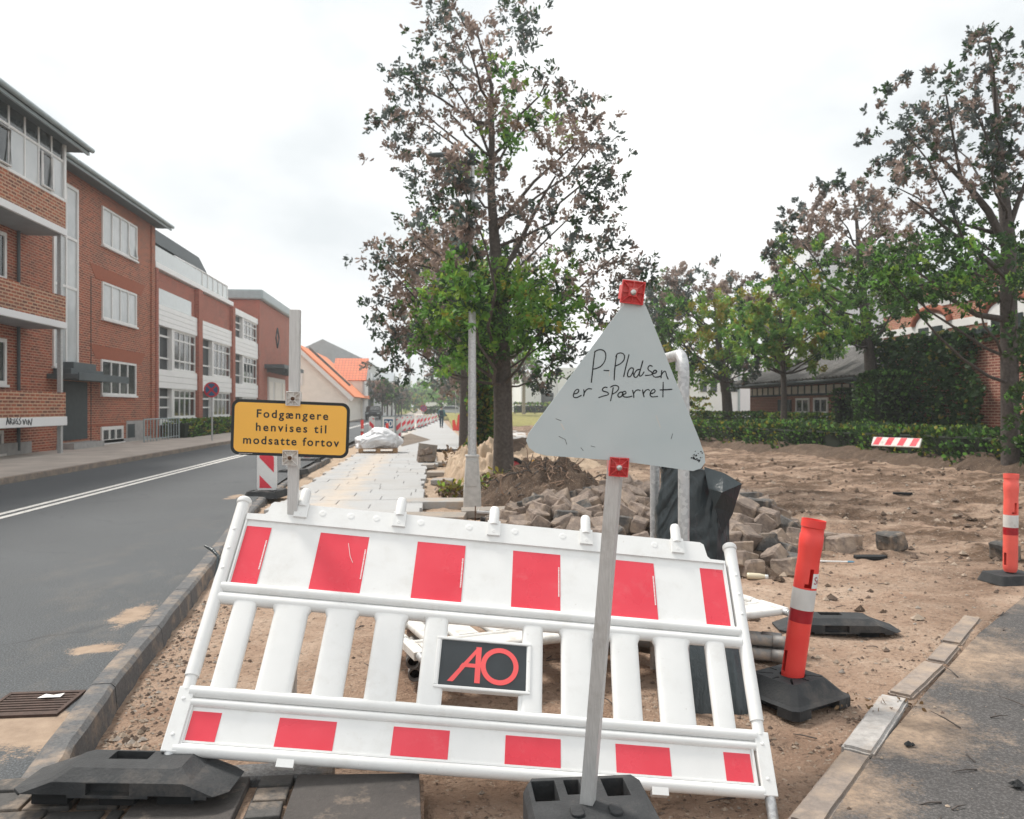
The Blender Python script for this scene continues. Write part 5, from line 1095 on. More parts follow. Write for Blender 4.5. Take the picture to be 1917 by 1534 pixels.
xwin(A, -11, 24.55, 26.2, 2.55, 8.12, 2, (1.55, 1, 1.0), glass='glass_pale', fr=.10, name='stair_window')
xwin(A, -11, 19.0, 21.95, 1.93, 3.12, 3, fr=.1); xwin(A, -11, 19.0, 21.95, 4.62, 5.86, 3, fr=.1); xwin(A, -11, 19.0, 21.8, .16, .76, 3, fr=.1, paint='clamp_white')
m = MB(); m.tube([(-10.93, 22.5, .2), (-10.93, 22.5, 8.5)], .045, 8); obj('downpipe', m, 'soffit', A, 0, True)
m = MB(); m.box(-10.999, -10.98, 25.0, 26.9, .35, 2.15); dr = obj('door', m, 'roof_dark', A, 0, True); m = MB(); m.box(-11, -10.5, 24.8, 27.0, .1, .28); obj('step', m, 'plinth', A, 0, True)
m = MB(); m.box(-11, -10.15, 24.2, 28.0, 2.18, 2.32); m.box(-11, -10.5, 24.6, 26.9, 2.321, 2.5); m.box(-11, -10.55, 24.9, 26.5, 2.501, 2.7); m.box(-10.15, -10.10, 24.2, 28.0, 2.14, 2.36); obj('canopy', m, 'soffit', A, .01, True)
for i, (bt_, bb, sb) in enumerate(((6.97, 6.235, 6.05), (4.39, 3.68, 3.50), (1.755, 1.10, .86))):
    m = MB(); m.box(-10.2, -10.0, 5, 23.1, bb, bt_); m.box(-10.98, -10.201, 22.9, 23.1, bb, bt_); bp = obj('balcony', m, 'brick_balcony', A, 0, True)
    m = MB(); m.box(-10.99, -9.97, 5, 23.13, sb, bb - .001); obj('slab', m, 'white_render', bp, .01, True)
    m = MB(); m.box(-10.985, -10.03, 5, 23.05, sb - .012, sb - .002); obj('underside_shade', m, 'roof_slate', bp, 0, True)  # thin grey sheet paints the shade on the slab's underside
    if i == 2:
        gm = MB(); P0 = onx(0, 788, -9.965)
        for st in ([(12, 796), (14, 782), (17, 794)], [(12.5, 790), (16.5, 788)], [(19, 795), (19, 783), (23, 786), (20, 789), (24, 795)], [(28, 784), (25.5, 787), (29, 790), (26, 794), (25, 790)], [(33, 783), (30, 787), (33, 790), (33.5, 794), (30, 793)], [(39, 782), (36, 786), (39.5, 790), (37, 795), (35, 794)], [(43, 786), (45, 795), (48, 785)], [(50, 787), (50.5, 795)], [(53, 796), (53.5, 786), (58, 796), (60, 784)]):
            pts = [onx(px, py, -9.962) for px, py in st]; gm.tube(pts, .012, 4)
        obj('graffiti', gm, 'marker_ink', bp, 0, True)
m = MB()
for z0, z1 in ((.1, .86), (1.755, 3.5), (4.39, 6.05)): m.box(-10.12, -10.02, 22.86, 22.98, z0, z1)
obj('balcony_post', m, 'galvanised', A, 0, True)
m = MB(); yy = [onx(px, 300, -10).y for px in (18, 48, 74, 98)]; yy = [15.5, 16.6, 17.7] + yy; 
for y in yy: m.box(-10.07, -10.01, y - .03, y + .03, 7.04, 8.53)
m.box(-10.10, -9.99, 5, 23.1, 6.971, 7.04); m.box(-10.07, -10.005, 5, 23.0, 8.03, 8.09); m.box(-10.09, -9.98, 22.98, 23.1, 7.041, 8.53); m.box(-10.98, -10.1, 23.02, 23.08, 8.03, 8.09); m.box(-10.98, -10.1, 23.02, 23.08, 6.98, 7.04)
gz_ = obj('glazing_frame', m, 'white_paint', A, 0, True)
m = MB(); m.box(-10.05, -10.03, 5, 22.97, 7.05, 8.03); m.box(-10.9, -10.1, 23.04, 23.06, 7.05, 8.53); obj('pane', m, 'glass_pale', gz_, 0, True); m = MB(); m.box(-10.05, -10.03, 5, 22.97, 8.09, 8.53); m.box(-10.029, -10.02, yy[2] + .04, yy[3] - .04, 7.06, 8.02); m.box(-10.029, -10.02, yy[5] + .04, yy[6] - .04, 7.06, 8.02); obj('pane', m, 'glass_dark', gz_, 0, True)
for a in (2, 5): m = MB(); y0, y1 = yy[a] + .06, yy[a + 1] - .06; m.tube([(-9.95, y0, 7.07), (-9.95, y1, 7.07), (-10.0, y1 + .08, 7.95), (-10.0, y0 + .08, 7.95), (-9.95, y0, 7.07)], .035, 5); obj('tilted_sash', m, 'white_paint', gz_, 0, True)
m = MB(); m.box(-12.5, -10.98, 30.2, 31.9, -.4, .86); obj('basement_entrance', m, 'plinth', A, 0, True); m = MB(); m.box(-10.9795, -10.97, 30.3, 31.0, .12, .74); obj('door', m, 'roof_dark', A, 0, True)
t = thing('railing', 'grey metal railing at the basement entrance of the brick block', 'railing', (-10.2, 32, .1)); m = MB()
for i in range(13): m.tube([(-10.2, 29.7 + i * .33, .1), (-10.2, 29.7 + i * .33, .92)], .018 if i % 4 else .03, 6)
m.tube([(-10.2, 29.7, .92), (-10.2, 33.66, .92)], .025, 6); m.tube([(-10.2, 29.7, .2), (-10.2, 33.66, .2)], .018, 6); obj('bars', m, 'gutter', t, 0, True)

B = thing('apartment_building', 'long apartment block with white panel bands between brick piers', 'building', (-11, 43, 0))
m = MB(); m.box(-20, -11.25, 33.12, 52.3, .1, 6.95); m.box(-11.24, -11.1, 33.4, 45.5, 5.5, 6.9); obj('wall', m, 'brick_soft', B, 0, True)
for y0, y1 in ((33.12, 33.4), (38.98, 39.6), (45.5, 46.0), (52.2, 52.75)): m = MB(); m.box(-11.9, -10.9, y0, y1, .1, 6.92); obj('pier', m, 'brick_soft', B, 0, True)
secs = [(33.42, 38.96), (39.62, 45.48), (46.02, 52.18)]
for i, (y0, y1) in enumerate(secs):
    bands = ((.62, .86), (2.15, 2.92), (4.70, 5.55)) if i < 2 else ((.62, .86), (1.95, 2.72), (4.40, 5.35), (6.6, 6.95))
    for z0, z1 in bands:
        m = MB(); n_ = max(1, int((z1 - z0) / .2)); 
        for k in range(n_): m.box(-11.3, -10.98, y0, y1, z0 + (z1 - z0) * k / n_, z0 + (z1 - z0) * (k + 1) / n_ - .012)
        obj('panel_band', m, 'white_panel', B, 0, True)
    rows_ = [(bands[0][1], bands[1][0]), (bands[1][1], bands[2][0])] + ([(5.35, 6.6)] if i == 2 else [])
    for z0, z1 in rows_:
        ys_ = y0 + (y1 - y0) * .36; m = MB(); m.box(-11.249, -11.22, y0, ys_, z0, z1); obj('loggia', m, 'loggia_shade', B, 0, True)  # flat dark panel stands for the shaded depth of the loggia
        m = MB(); m.box(-11.21, -11.15, y0, ys_, z1 - .42, z1 - .34); m.box(-11.21, -11.15, y0, ys_, z0 + .45, z0 + .52); m.box(-11.21, -11.15, y0 + .75, y0 + .82, z0, z1); m.box(-11.24, -11.02, ys_, ys_ + .32, z0, z1); obj('loggia_frame', m, 'white_paint', B, 0, True)
        xwin(B, -11.1, ys_ + .35, y1 - .04, z0 + .03, z1, 4, (1, 2.6, 1) if z0 > 2 else (2.6, 1), fr=.09, glass='glass_dark')
m = MB(); m.box(-11.6, -10.95, 33.2, 45.8, 6.96, 7.18); m.box(-20, -11.4, 33.2, 46, 6.96, 7.1); obj('parapet', m, 'white_panel', B, 0, True)
m = MB(); m.box(-11.06, -11.03, 33.42, 38.2, 5.56, 6.2); m.box(-11.06, -11.03, 33.3, 39.4, 7.19, 7.85); obj('glass_railing', m, 'glass_rail', B, 0, True)
m = MB(); m.box(-19, -12.3, 33.2, 41, 7.11, 8.2); m.box(-12.29, -11.3, 33.2, 33.3, 7.19, 8.4); obj('top_storey', m, 'white_panel', B, 0, True)
m = MB()
for i in range(4): y = 38 + i * .9; m.tube([(-11.3, y, 7.2), (-11.3, y, 8.0), (-12.2, y, 8.35)], .05, 5)
m.tube([(-11.3, 36.6, 8.0), (-11.3, 41, 8.05)], .06, 5); obj('dormer_frame', m, 'white_paint', B, 0, True); m = MB(); m.box(-11.8, -11.75, 36.6, 40.8, 7.2, 8.2); obj('pane', m, 'glass_dark', B, 0, True)
m = MB(); m.prism([(-11.35, 8.15), (-11.75, 8.95), (-18.5, 8.95), (-19.2, 8.15)], -42.0, -33.12, 0, Matrix.Rotation(math.pi / 2, 4, 'X')); obj('roof', m, 'roof_dark', B, 0, True)
m = MB(); m.prism([(-11.2, 7.19), (-11.2, 8.0), (-12.4, 8.5), (-14, 8.5), (-14, 7.19)], -45.4, -39.6, 0, Matrix.Rotation(math.pi / 2, 4, 'X')); cz = obj('conservatory', m, 'glass_rail', B, 0, True)
m = MB()
for i in range(7): y = 39.6 + i * .965; m.tube([(-11.19, y, 7.2), (-11.19, y, 8.0), (-12.4, y, 8.51)], .04, 5)
m.tube([(-11.19, 39.6, 8.0), (-11.19, 45.4, 8.0)], .04, 5); obj('frame', m, 'white_paint', cz, 0, True)

Tw = thing('brick_tower', 'red brick tower block with flat grey roof edge and a diamond ornament', 'building', (-11, 58, 0))
m = MB(); m.box(-20, -11, 52.76, 64, .1, 8.25); obj('wall', m, 'brick_soft', Tw, 0, True); m = MB(); m.box(-20.3, -10.75, 52.5, 64.3, 8.26, 8.9); obj('roof_edge', m, 'gutter', Tw, .1, True)
m = MB(); P = [(58.6, 7.0), (58.0, 6.3), (58.6, 5.6), (59.2, 6.3)]; [m.tube([(-10.97, *P[q]), (-10.97, *P[(q + 1) % 4])], .055, 6) for q in range(4)]; obj('ornament', m, 'roof_dark', Tw, 0, True)
m = MB(); m.box(-11, -9.7, 54.2, 62.2, 3.95, 4.2); 
for i in range(6): m.box(-10.9, -9.8, 54.6 + i * 1.3, 54.75 + i * 1.3, 3.7, 3.949)
obj('canopy', m, 'soffit', Tw, 0, True); m = MB(); m.box(-10.999, -10.9, 55.2, 61.2, .2, 3.4); dr = obj('door', m, 'clamp_white', Tw, 0, True)
m = MB(); [m.box(-10.899, -10.86, a, b, .3, 3.1) for a, b in ((55.4, 56.4), (57.2, 59.4), (60.0, 61.0))]; obj('panel', m, 'cream_wall', dr, 0, True)
t = thing('hedge', 'low green and yellow hedge in front of the white banded block', 'hedge', (-10.3, 40, .1)); HEDGE_L = t

RX = Matrix.Rotation(math.pi / 2, 4, 'X')
Ct = thing('cottage', 'cream gabled cottage with an orange tiled roof', 'house', (-12, 82, 0))
m = MB(); m.prism([(-7.65, -.1), (-7.65, 2.55), (-12.25, 6.85), (-16.85, 2.55), (-16.85, -.1)], -96, -75, 0, RX); m.box(-9.9, -7.5, 88.2, 95.9, -.1, 4.4); obj('wall', m, 'cream_wall', Ct, 0, True)
m = MB(); m.prism([(-7.2, 2.3), (-12.25, 7.0), (-12.25, 7.2), (-7.0, 2.33)], -96.2, -74.6, 0, RX); m.prism([(-12.26, 7.0), (-17.3, 2.3), (-17.5, 2.33), (-12.26, 7.2)], -96.2, -74.6, 0, RX); rf = obj('roof', m, 'roof_tile_faded', Ct, 0, True)
m = MB(); m.prism([(-7.35, 1.9), (-12.25, 6.55), (-12.25, 6.98), (-7.1, 2.2)], -74.59, -74.5, 0, RX); obj('barge_board', m, 'white_paint', rf, 0, True)
m = MB(); m.prism([(-8.3, 3.5), (-12.2, 7.15), (-12.2, 7.45), (-8.1, 3.6)], -82.3, -81.6, 0, RX); obj('ridge_wall', m, 'roof_tile_grey', rf, 0, True)
m = MB(); m.add([(-10.8, 88.0, 4.3), (-7.1, 88.0, 4.3), (-7.1, 91.8, 6.9), (-10.8, 91.8, 6.9), (-10.8, 88.3, 4.2), (-7.1, 88.3, 4.2), (-7.1, 92, 6.8), (-10.8, 92, 6.8)], [(0, 1, 2, 3), (7, 6, 5, 4), (0, 4, 5, 1), (1, 5, 6, 2), (2, 6, 7, 3), (3, 7, 4, 0)]); obj('dormer_roof', m, 'roof_tile_orange', rf, 0, True)
m = MB(); m.prism([(-10.4, -.1), (-10.4, 4.3), (-7.35, 4.3), (-7.35, -.1)], -94, -88.4, 0, RX); obj('dormer', m, 'white_render', Ct, 0, True)
for x0 in (-12.55, -16.0): 
    m = MB(); m.box(x0 - .75, x0 + .75, 74.9, 74.98, 3.35, 4.75); f = obj('window', m, 'white_paint', Ct, 0, True); m = MB()
    for i in range(2):
        for j in range(3): m.box(x0 - .5 + i * .62, x0 - .12 + i * .62, 74.87, 74.899, 3.5 + j * .38, 3.8 + j * .38)
    obj('pane', m, 'glass_dark', f, 0, True)
def house(name, label, x0, x1, y0, y1, h, ridge, wallm, roofm, along='y', wins=(), winm='glass_dark'):
    t = thing(name, label, 'house', ((x0 + x1) / 2, (y0 + y1) / 2, 0)); m = MB(); m.box(x0, x1, y0, y1, -.5, h); obj('wall', m, wallm, t, 0, True); xm, ym = (x0 + x1) / 2, (y0 + y1) / 2; m = MB()
    if along == 'y': m.prism([(x0 - .3, h), (x1 + .3, h), (xm, ridge)], -y1 - .3, -y0 + .3, 0, RX)
    else: m.add([(x0, y0 - .3, h), (x1, y0 - .3, h), (x1, y1 + .3, h), (x0, y1 + .3, h), (x0, ym, ridge), (x1, ym, ridge)], [(0, 1, 5, 4), (2, 3, 4, 5), (0, 4, 3), (1, 2, 5), (0, 3, 2, 1)])
    obj('roof', m, roofm, t, 0, True)
    for k, (a, b, c, d, face) in enumerate(wins):
        m = MB()
        if face == 'x+': m.box(x1, x1 + .05, a, b, c, d)
        elif face == 'x-': m.box(x0 - .05, x0, a, b, c, d)
        else: m.box(a, b, y0 - .05, y0, c, d)
        obj('window', m, winm, t, 0, True)
    return t
house('grey_house', 'tall pale grey house with a slate gable roof behind the orange roofs', -20, -8.2, 106, 128, 7.2, 10.2, 'grey_render', 'roof_slate', wins=((108, 111, 4, 6, 'x+'), (114, 117, 4, 6, 'x+')))
sh_ = house('shop', 'dark grey shop front beyond the cottage with a round sign', -9.5, -7.4, 98, 104, 4.6, 4.8, 'soffit', 'roof_slate', wins=((98.4, 100.4, .4, 2.6, 'x+'), (101, 103.5, .4, 2.6, 'x+'), (-9.2, -7.9, .3, 2.7, 'y')))
m = MB(); m.box(-7.39, -6.4, 99.5, 99.6, 3.0, 4.4); m.lathe([(.32, -.01), (.52, -.01), (.52, .01), (.32, .01)], 20, 1, Matrix.Translation((-6.9, 99.48, 3.7)) @ RX, False); obj('shop_sign', m, ['black_foil', 'white_panel'], sh_, 0, True)
house('white_house', 'small white house with a slate hipped roof far down the street', -13, -6.4, 134, 146, 5.6, 7.4, 'white_render', 'roof_slate', 'x', wins=((136, 139, 1, 3, 'x+'), (-10, -8, 3.5, 5, 'y')))
house('white_house', 'white house with plain front behind the clipped trees', -12, -6.7, 112, 130, 4.2, 5.2, 'white_render', 'roof_slate', wins=((114, 117, .6, 2.4, 'x+'), (120, 123, .6, 2.4, 'x+')))
t = thing('garden_wall', 'long low white wall at the far end of the street', 'wall', (0, 160, 1)); m = MB(); m.box(-1.2, 3.0, 158, 158.4, .4, 2.35); obj('wall', m, 'white_render', t, 0, True)
m = MB(); m.tube([(-7.2, 260, 2), (-7.2, 260, 17)], .4, 6); o = obj('mast', m, 'gutter'); tag(o, 'tall thin pale mast far behind the street', 'mast')

# ------------------------------------------------------------------ buildings on the right
Hs = thing('brick_house', 'low dark brick house with a tiled roof and two white windows', 'house', (18, 33, 0))
m = MB(); m.box(15.8, 22, 27.6, 38.6, -.3, 2.5); obj('wall', m, 'brick_brown', Hs, 0, True)
m = MB(); m.prism([(15.1, 2.42), (18.9, 3.95), (22.8, 2.42), (22.8, 2.3), (15.1, 2.3)], -39.4, -27.2, 0, RX); rf = obj('roof', m, 'roof_dark', Hs, 0, True)
m = MB()
for i in range(40):                  # corrugated tiles
    y = 27.25 + i * .303; m.tube([(15.02, y, 2.46), (18.9, y, 4.02)], .085, 6)
for i in range(40): y = 27.25 + i * .303; m.tube([(18.9, y, 4.02), (22.8, y, 2.46)], .085, 5)
obj('tiles', m, 'roof_tile_grey', rf, 0, True)
m = MB(); m.tube([(15.0, 27.2, 2.36), (15.0, 39.4, 2.36)], .08, 6); obj('gutter', m, 'roof_dark', rf, 0, True); m = MB(); m.tube([(15.05, 28.0, 2.3), (15.72, 28.0, 2.1), (15.72, 28.0, 0)], .05, 6); obj('downpipe', m, 'gutter', rf, 0, True)
m = MB(); m.box(15.74, 15.799, 28.2, 38.4, 1.93, 2.25); fz = obj('frieze', m, 'cream_wall', Hs, 0, True); m = MB()
for i in range(17): m.box(15.715, 15.74, 28.2 + i * .62, 28.28 + i * .62, 1.9, 2.28)
m.box(15.715, 15.739, 28.2, 38.4, 1.85, 1.93); obj('beam', m, 'roof_dark', fz, 0, True)
for a, b in ((1491, 1516), (1524, 1551)):
    p, q = onx(b, 735, 15.8), onx(a, 737, 15.8); xwin(Hs, 15.8, p.y, q.y, .55, 1.75, 2, (1, 1), fr=.09, side=-1)
p, q = onx(1482, 740, 15.8), onx(1458, 740, 15.8); m = MB(); m.box(15.74, 15.799, p.y, q.y, .3, 1.7); obj('door', m, 'roof_dark', Hs, 0, True)
m = MB(); p, q = onx(1612, 740, 15.8), onx(1588, 740, 15.8); m.box(15.74, 15.799, p.y, q.y, .1, 1.9); obj('door', m, 'roof_dark', Hs, 0, True)
t = thing('shed', 'low annex with a grey corrugated roof beside the ivy covered wall', 'shed', (17.5, 26, 0)); m = MB(); m.box(16, 21, 24.6, 27.1, -.2, 2.4); obj('wall', m, 'brick_brown', t, 0, True); m = MB(); m.add([(15.6, 24.4, 2.45), (15.6, 27.15, 2.45), (21, 27.15, 3.9), (21, 24.4, 3.9), (15.6, 24.4, 2.35), (15.6, 27.15, 2.35), (21, 27.15, 3.8), (21, 24.4, 3.8)], [(0, 1, 2, 3), (7, 6, 5, 4), (0, 4, 5, 1), (1, 5, 6, 2), (2, 6, 7, 3), (3, 7, 4, 0)]); obj('roof', m, 'roof_slate', t, 0, True)
IV = thing('brick_building', 'red brick outbuilding half covered in dark ivy', 'building', (17, 20, 0)); m = MB(); m.box(14.5, 21, 12, 24.4, -.2, 3.3); obj('wall', m, 'brick_brown', IV, 0, True); m = MB(); m.box(14.3, 21.2, 11.8, 24.5, 3.301, 3.42); obj('roof', m, 'roof_dark', IV, 0, True)
RB = thing('brick_villa', 'bright red brick villa with white bands and an arched window', 'building', (22, 26, 0)); m = MB(); m.box(19.5, 27, 18, 33, -.2, 6.2); obj('wall', m, 'brick_bright', RB, 0, True)
m = MB(); [m.box(19.44, 19.499, 18, 33, z, z + .28) for z in (4.35, 5.25)]; obj('band', m, 'white_paint', RB, 0, True); m = MB(); m.prism([(19, 6.2), (23, 7.6), (27.5, 6.2)], -33.4, -17.6, 0, RX); obj('roof', m, 'roof_dark', RB, 0, True)
for yc in (21.3, 25.4, 29.6):
    m = MB(); P = [(yc - .95, 3.2), (yc + .95, 3.2), (yc + .95, 4.6)] + [(yc + .95 * math.cos(R(a)), 4.6 + .42 * math.sin(R(a))) for a in range(15, 180, 15)] + [(yc - .95, 4.6)]
    m.add([(19.43, a, b) for a, b in P] + [(19.5, a, b) for a, b in P], [tuple(range(len(P)))] + [(i, (i + 1) % len(P), len(P) + (i + 1) % len(P), len(P) + i) for i in range(len(P))]); f = obj('window', m, 'white_paint', RB, 0, True)
    m = MB(); [m.box(19.40, 19.429, yc + a, yc + b, 3.4, 4.5) for a, b in ((-.75, -.12), (.12, .75))]; obj('pane', m, 'glass_dark', f, 0, True)
    m = MB(); m.tube([(19.44, yc + 1.15 * math.cos(R(a)), 4.62 + .62 * math.sin(R(a))) for a in range(0, 181, 15)], .14, 5); obj('arch', m, 'brick_lintel', RB, 0, True)
t = thing('white_building', 'low white building with small windows behind the right-hand trees', 'building', (28, 74, 0)); m = MB(); m.box(20.5, 27.6, 70, 84, -.3, 4.9); m.box(27.61, 40, 72, 90, -.3, 5.6); obj('wall', m, 'white_render', t, 0, True); m = MB(); m.box(27.5, 27.68, 69.9, 69.99, -.3, 5); obj('downpipe', m, 'gutter', t, 0, True)
for i in range(4): m = MB(); m.box(24.0 + i * .95, 24.6 + i * .95, 69.93, 69.999, 2.75, 3.75); obj('window', m, 'glass_dark', t, 0, True)
t = thing('white_building', 'white hall with a dark entrance beyond the lawn', 'building', (18, 126, 0)); m = MB(); m.box(13.6, 28, 122, 140, -.3, 6.6); m.box(19.2, 28.4, 121, 139, -.3, 7.4); obj('wall', m, 'white_render', t, 0, True)
m = MB(); m.box(16.7, 18.6, 121.9, 121.999, .3, 3.6); obj('door', m, 'glass_dark', t, 0, True)
t = thing('concrete_tower', 'tall pale grey tower behind the right-hand trees', 'building', (46, 98, 0)); m = MB(); m.box(44.6, 50, 95, 105, -.3, 18.2); m.box(47, 57, 96, 108, -.3, 21.4); obj('wall', m, 'grey_render', t, 0, True)

# ------------------------------------------------------------------ trees
LEAF = ['leaf_brown', 'leaf_copper', 'leaf_dark', 'leaf_green', 'leaf_lime', 'leaf_yellow', 'leaf_deep', 'leaf_hedge', 'leaf_gold', 'leaf_dry']
def leaf_mesh(name, pos, dirs, size, mats_i, nr, wid=.42):
    """pos, dirs (n,3); size (n,); every leaf is a folded six-point blade"""
    n = len(pos); d = dirs / np.linalg.norm(dirs, axis=1, keepdims=True); r = nr.normal(size=(n, 3)); a = np.cross(d, r); a /= np.linalg.norm(a, axis=1, keepdims=True) + 1e-9; u = np.cross(a, d)
    s = size[:, None]; w = s * wid * .5
    pts = np.stack([pos, pos + d * s * .35 + a * w * .85 + u * s * .06, pos + d * s * .72 + a * w + u * s * .08, pos + d * s, pos + d * s * .72 - a * w + u * s * .08, pos + d * s * .35 - a * w * .85 + u * s * .06], 1).reshape(-1, 3)
    base = (np.arange(n) * 6)[:, None]; f = np.concatenate([base + np.array([0, 1, 2, 3]), base + np.array([0, 3, 4, 5])], 1).reshape(-1, 4)
    me = bpy.data.meshes.new(name); me.vertices.add(n * 6); me.vertices.foreach_set('co', pts.ravel()); me.loops.add(n * 8); me.loops.foreach_set('vertex_index', f.ravel().astype(np.int32)); me.polygons.add(n * 2)
    me.polygons.foreach_set('loop_start', (np.arange(n * 2) * 4).astype(np.int32)); me.polygons.foreach_set('loop_total', np.full(n * 2, 4, np.int32))
    for x in LEAF: me.materials.append(MATS[x])
    me.polygons.foreach_set('material_index', np.repeat(mats_i, 2).astype(np.int32)); me.update(calc_edges=True); me.validate(); return me
PAL = {'b': [0, 0, 1, 2, 0, 1], 'c': [1, 1, 0, 1, 9], 'd': [2, 2, 0, 6], 'g': [3, 3, 3, 6, 4], 'l': [4, 4, 3, 5], 'y': [5, 4, 5], 'p': [6, 6, 3, 7], 'h': [7, 7, 6, 3], 'o': [8, 4, 7, 5], 'r': [9, 0, 9]}
def crown(blobs, per, size, nr, sub=7):
    """blobs: (centre, radius, palette) - each holds a few sprays of leaves that share a direction"""
    P, Dr, Sz, Mi = [], [], [], []
    for c, r, pal in blobs:
        k = max(2, int(sub)); cs = np.array(c) + nr.normal(size=(k, 3)) * r * .55
        for s in cs:
            q = max(3, int(per / k)); o = np.array(s) - np.array(c) + nr.normal(size=3) * r * .3 + np.array([0, 0, r * .25]); o /= np.linalg.norm(o) + 1e-6
            mi = PAL[pal][nr.integers(len(PAL[pal]))]
            for _ in range(q):
                dd = o + nr.normal(size=3) * .75; P.append(s + nr.normal(size=3) * r * .13); Dr.append(dd); Sz.append(size * nr.uniform(.6, 1.25)); Mi.append(mi if nr.random() < .8 else PAL[pal][nr.integers(len(PAL[pal]))])
    return np.array(P), np.array(Dr), np.array(Sz), np.array(Mi)
def limbs(m, start, tgt, r0, rg, n=5, r1=.012, sag=.12):
    a, b = Vector(start), Vector(tgt); L_ = (b - a).length; P = []
    for i in range(n + 1):
        u = i / n; p = a.lerp(b, u) + Vector((rg.gauss(0, .03), rg.gauss(0, .03), 0)) * L_ * math.sin(u * math.pi) + UP * (-sag * L_ * math.sin(u * math.pi) * (1 - u)); P.append(p)
    m.tube(P, [r0 + (r1 - r0) * (i / n) for i in range(n + 1)], 6)
def tree(name, label, trunk, rads, blobs, per, size, seed, bark='bark', group=None, every=2, limb_r=.05, sub=7, cat='tree'):
    """trunk: points; blobs: (Vector, radius, palette)"""
    nr = np.random.default_rng(seed); rg = random.Random(seed); t = thing(name, label, cat, trunk[0], group); m = MB()
    m.tube(trunk, rads, 14); top = trunk[-1].z; T = trunk
    def at(z):
        for a, b in zip(T, T[1:]):
            if a.z <= z <= b.z: return a.lerp(b, (z - a.z) / max(1e-6, b.z - a.z))
        return T[-1] if z > T[-1].z else T[0]
    lo = blobs and min(b[0].z for b in blobs)
    for i, (c, r, p) in enumerate(blobs):
        if i % every: continue
        h = (Vector((c.x, c.y, 0)) - Vector((at(c.z).x, at(c.z).y, 0))).length; z = max(trunk[0].z + (top - trunk[0].z) * .22, min(lo - .1, top * .5), min(c.z - h * rg.uniform(.45, .9), top - .1)); s = at(z)
        limbs(m, s, c, min(limb_r, .016 + .012 * (c - s).length), rg)
    obj('trunk', m, bark, t, 0, True); P, Dr, Sz, Mi = crown([((c.x, c.y, c.z), r, p) for c, r, p in blobs], per, size, nr, sub)
    me = leaf_mesh('crown', P, Dr, Sz, Mi, nr); obj('crown', me, LEAF, t, 0, True, False); return t
def fill(n, cx, cy, rx, ry, seed, palf, r=26):
    rg = random.Random(seed); o = []
    while len(o) < n:
        u, v = rg.uniform(-1, 1), rg.uniform(-1, 1)
        if u * u + v * v < 1 and all((u * rx + cx - a) ** 2 + (v * ry + cy - b) ** 2 > (r * .55) ** 2 for a, b, _, _ in o): o.append((cx + u * rx, cy + v * ry, r * rg.uniform(.75, 1.2), palf(u, v, rg)))
    return o
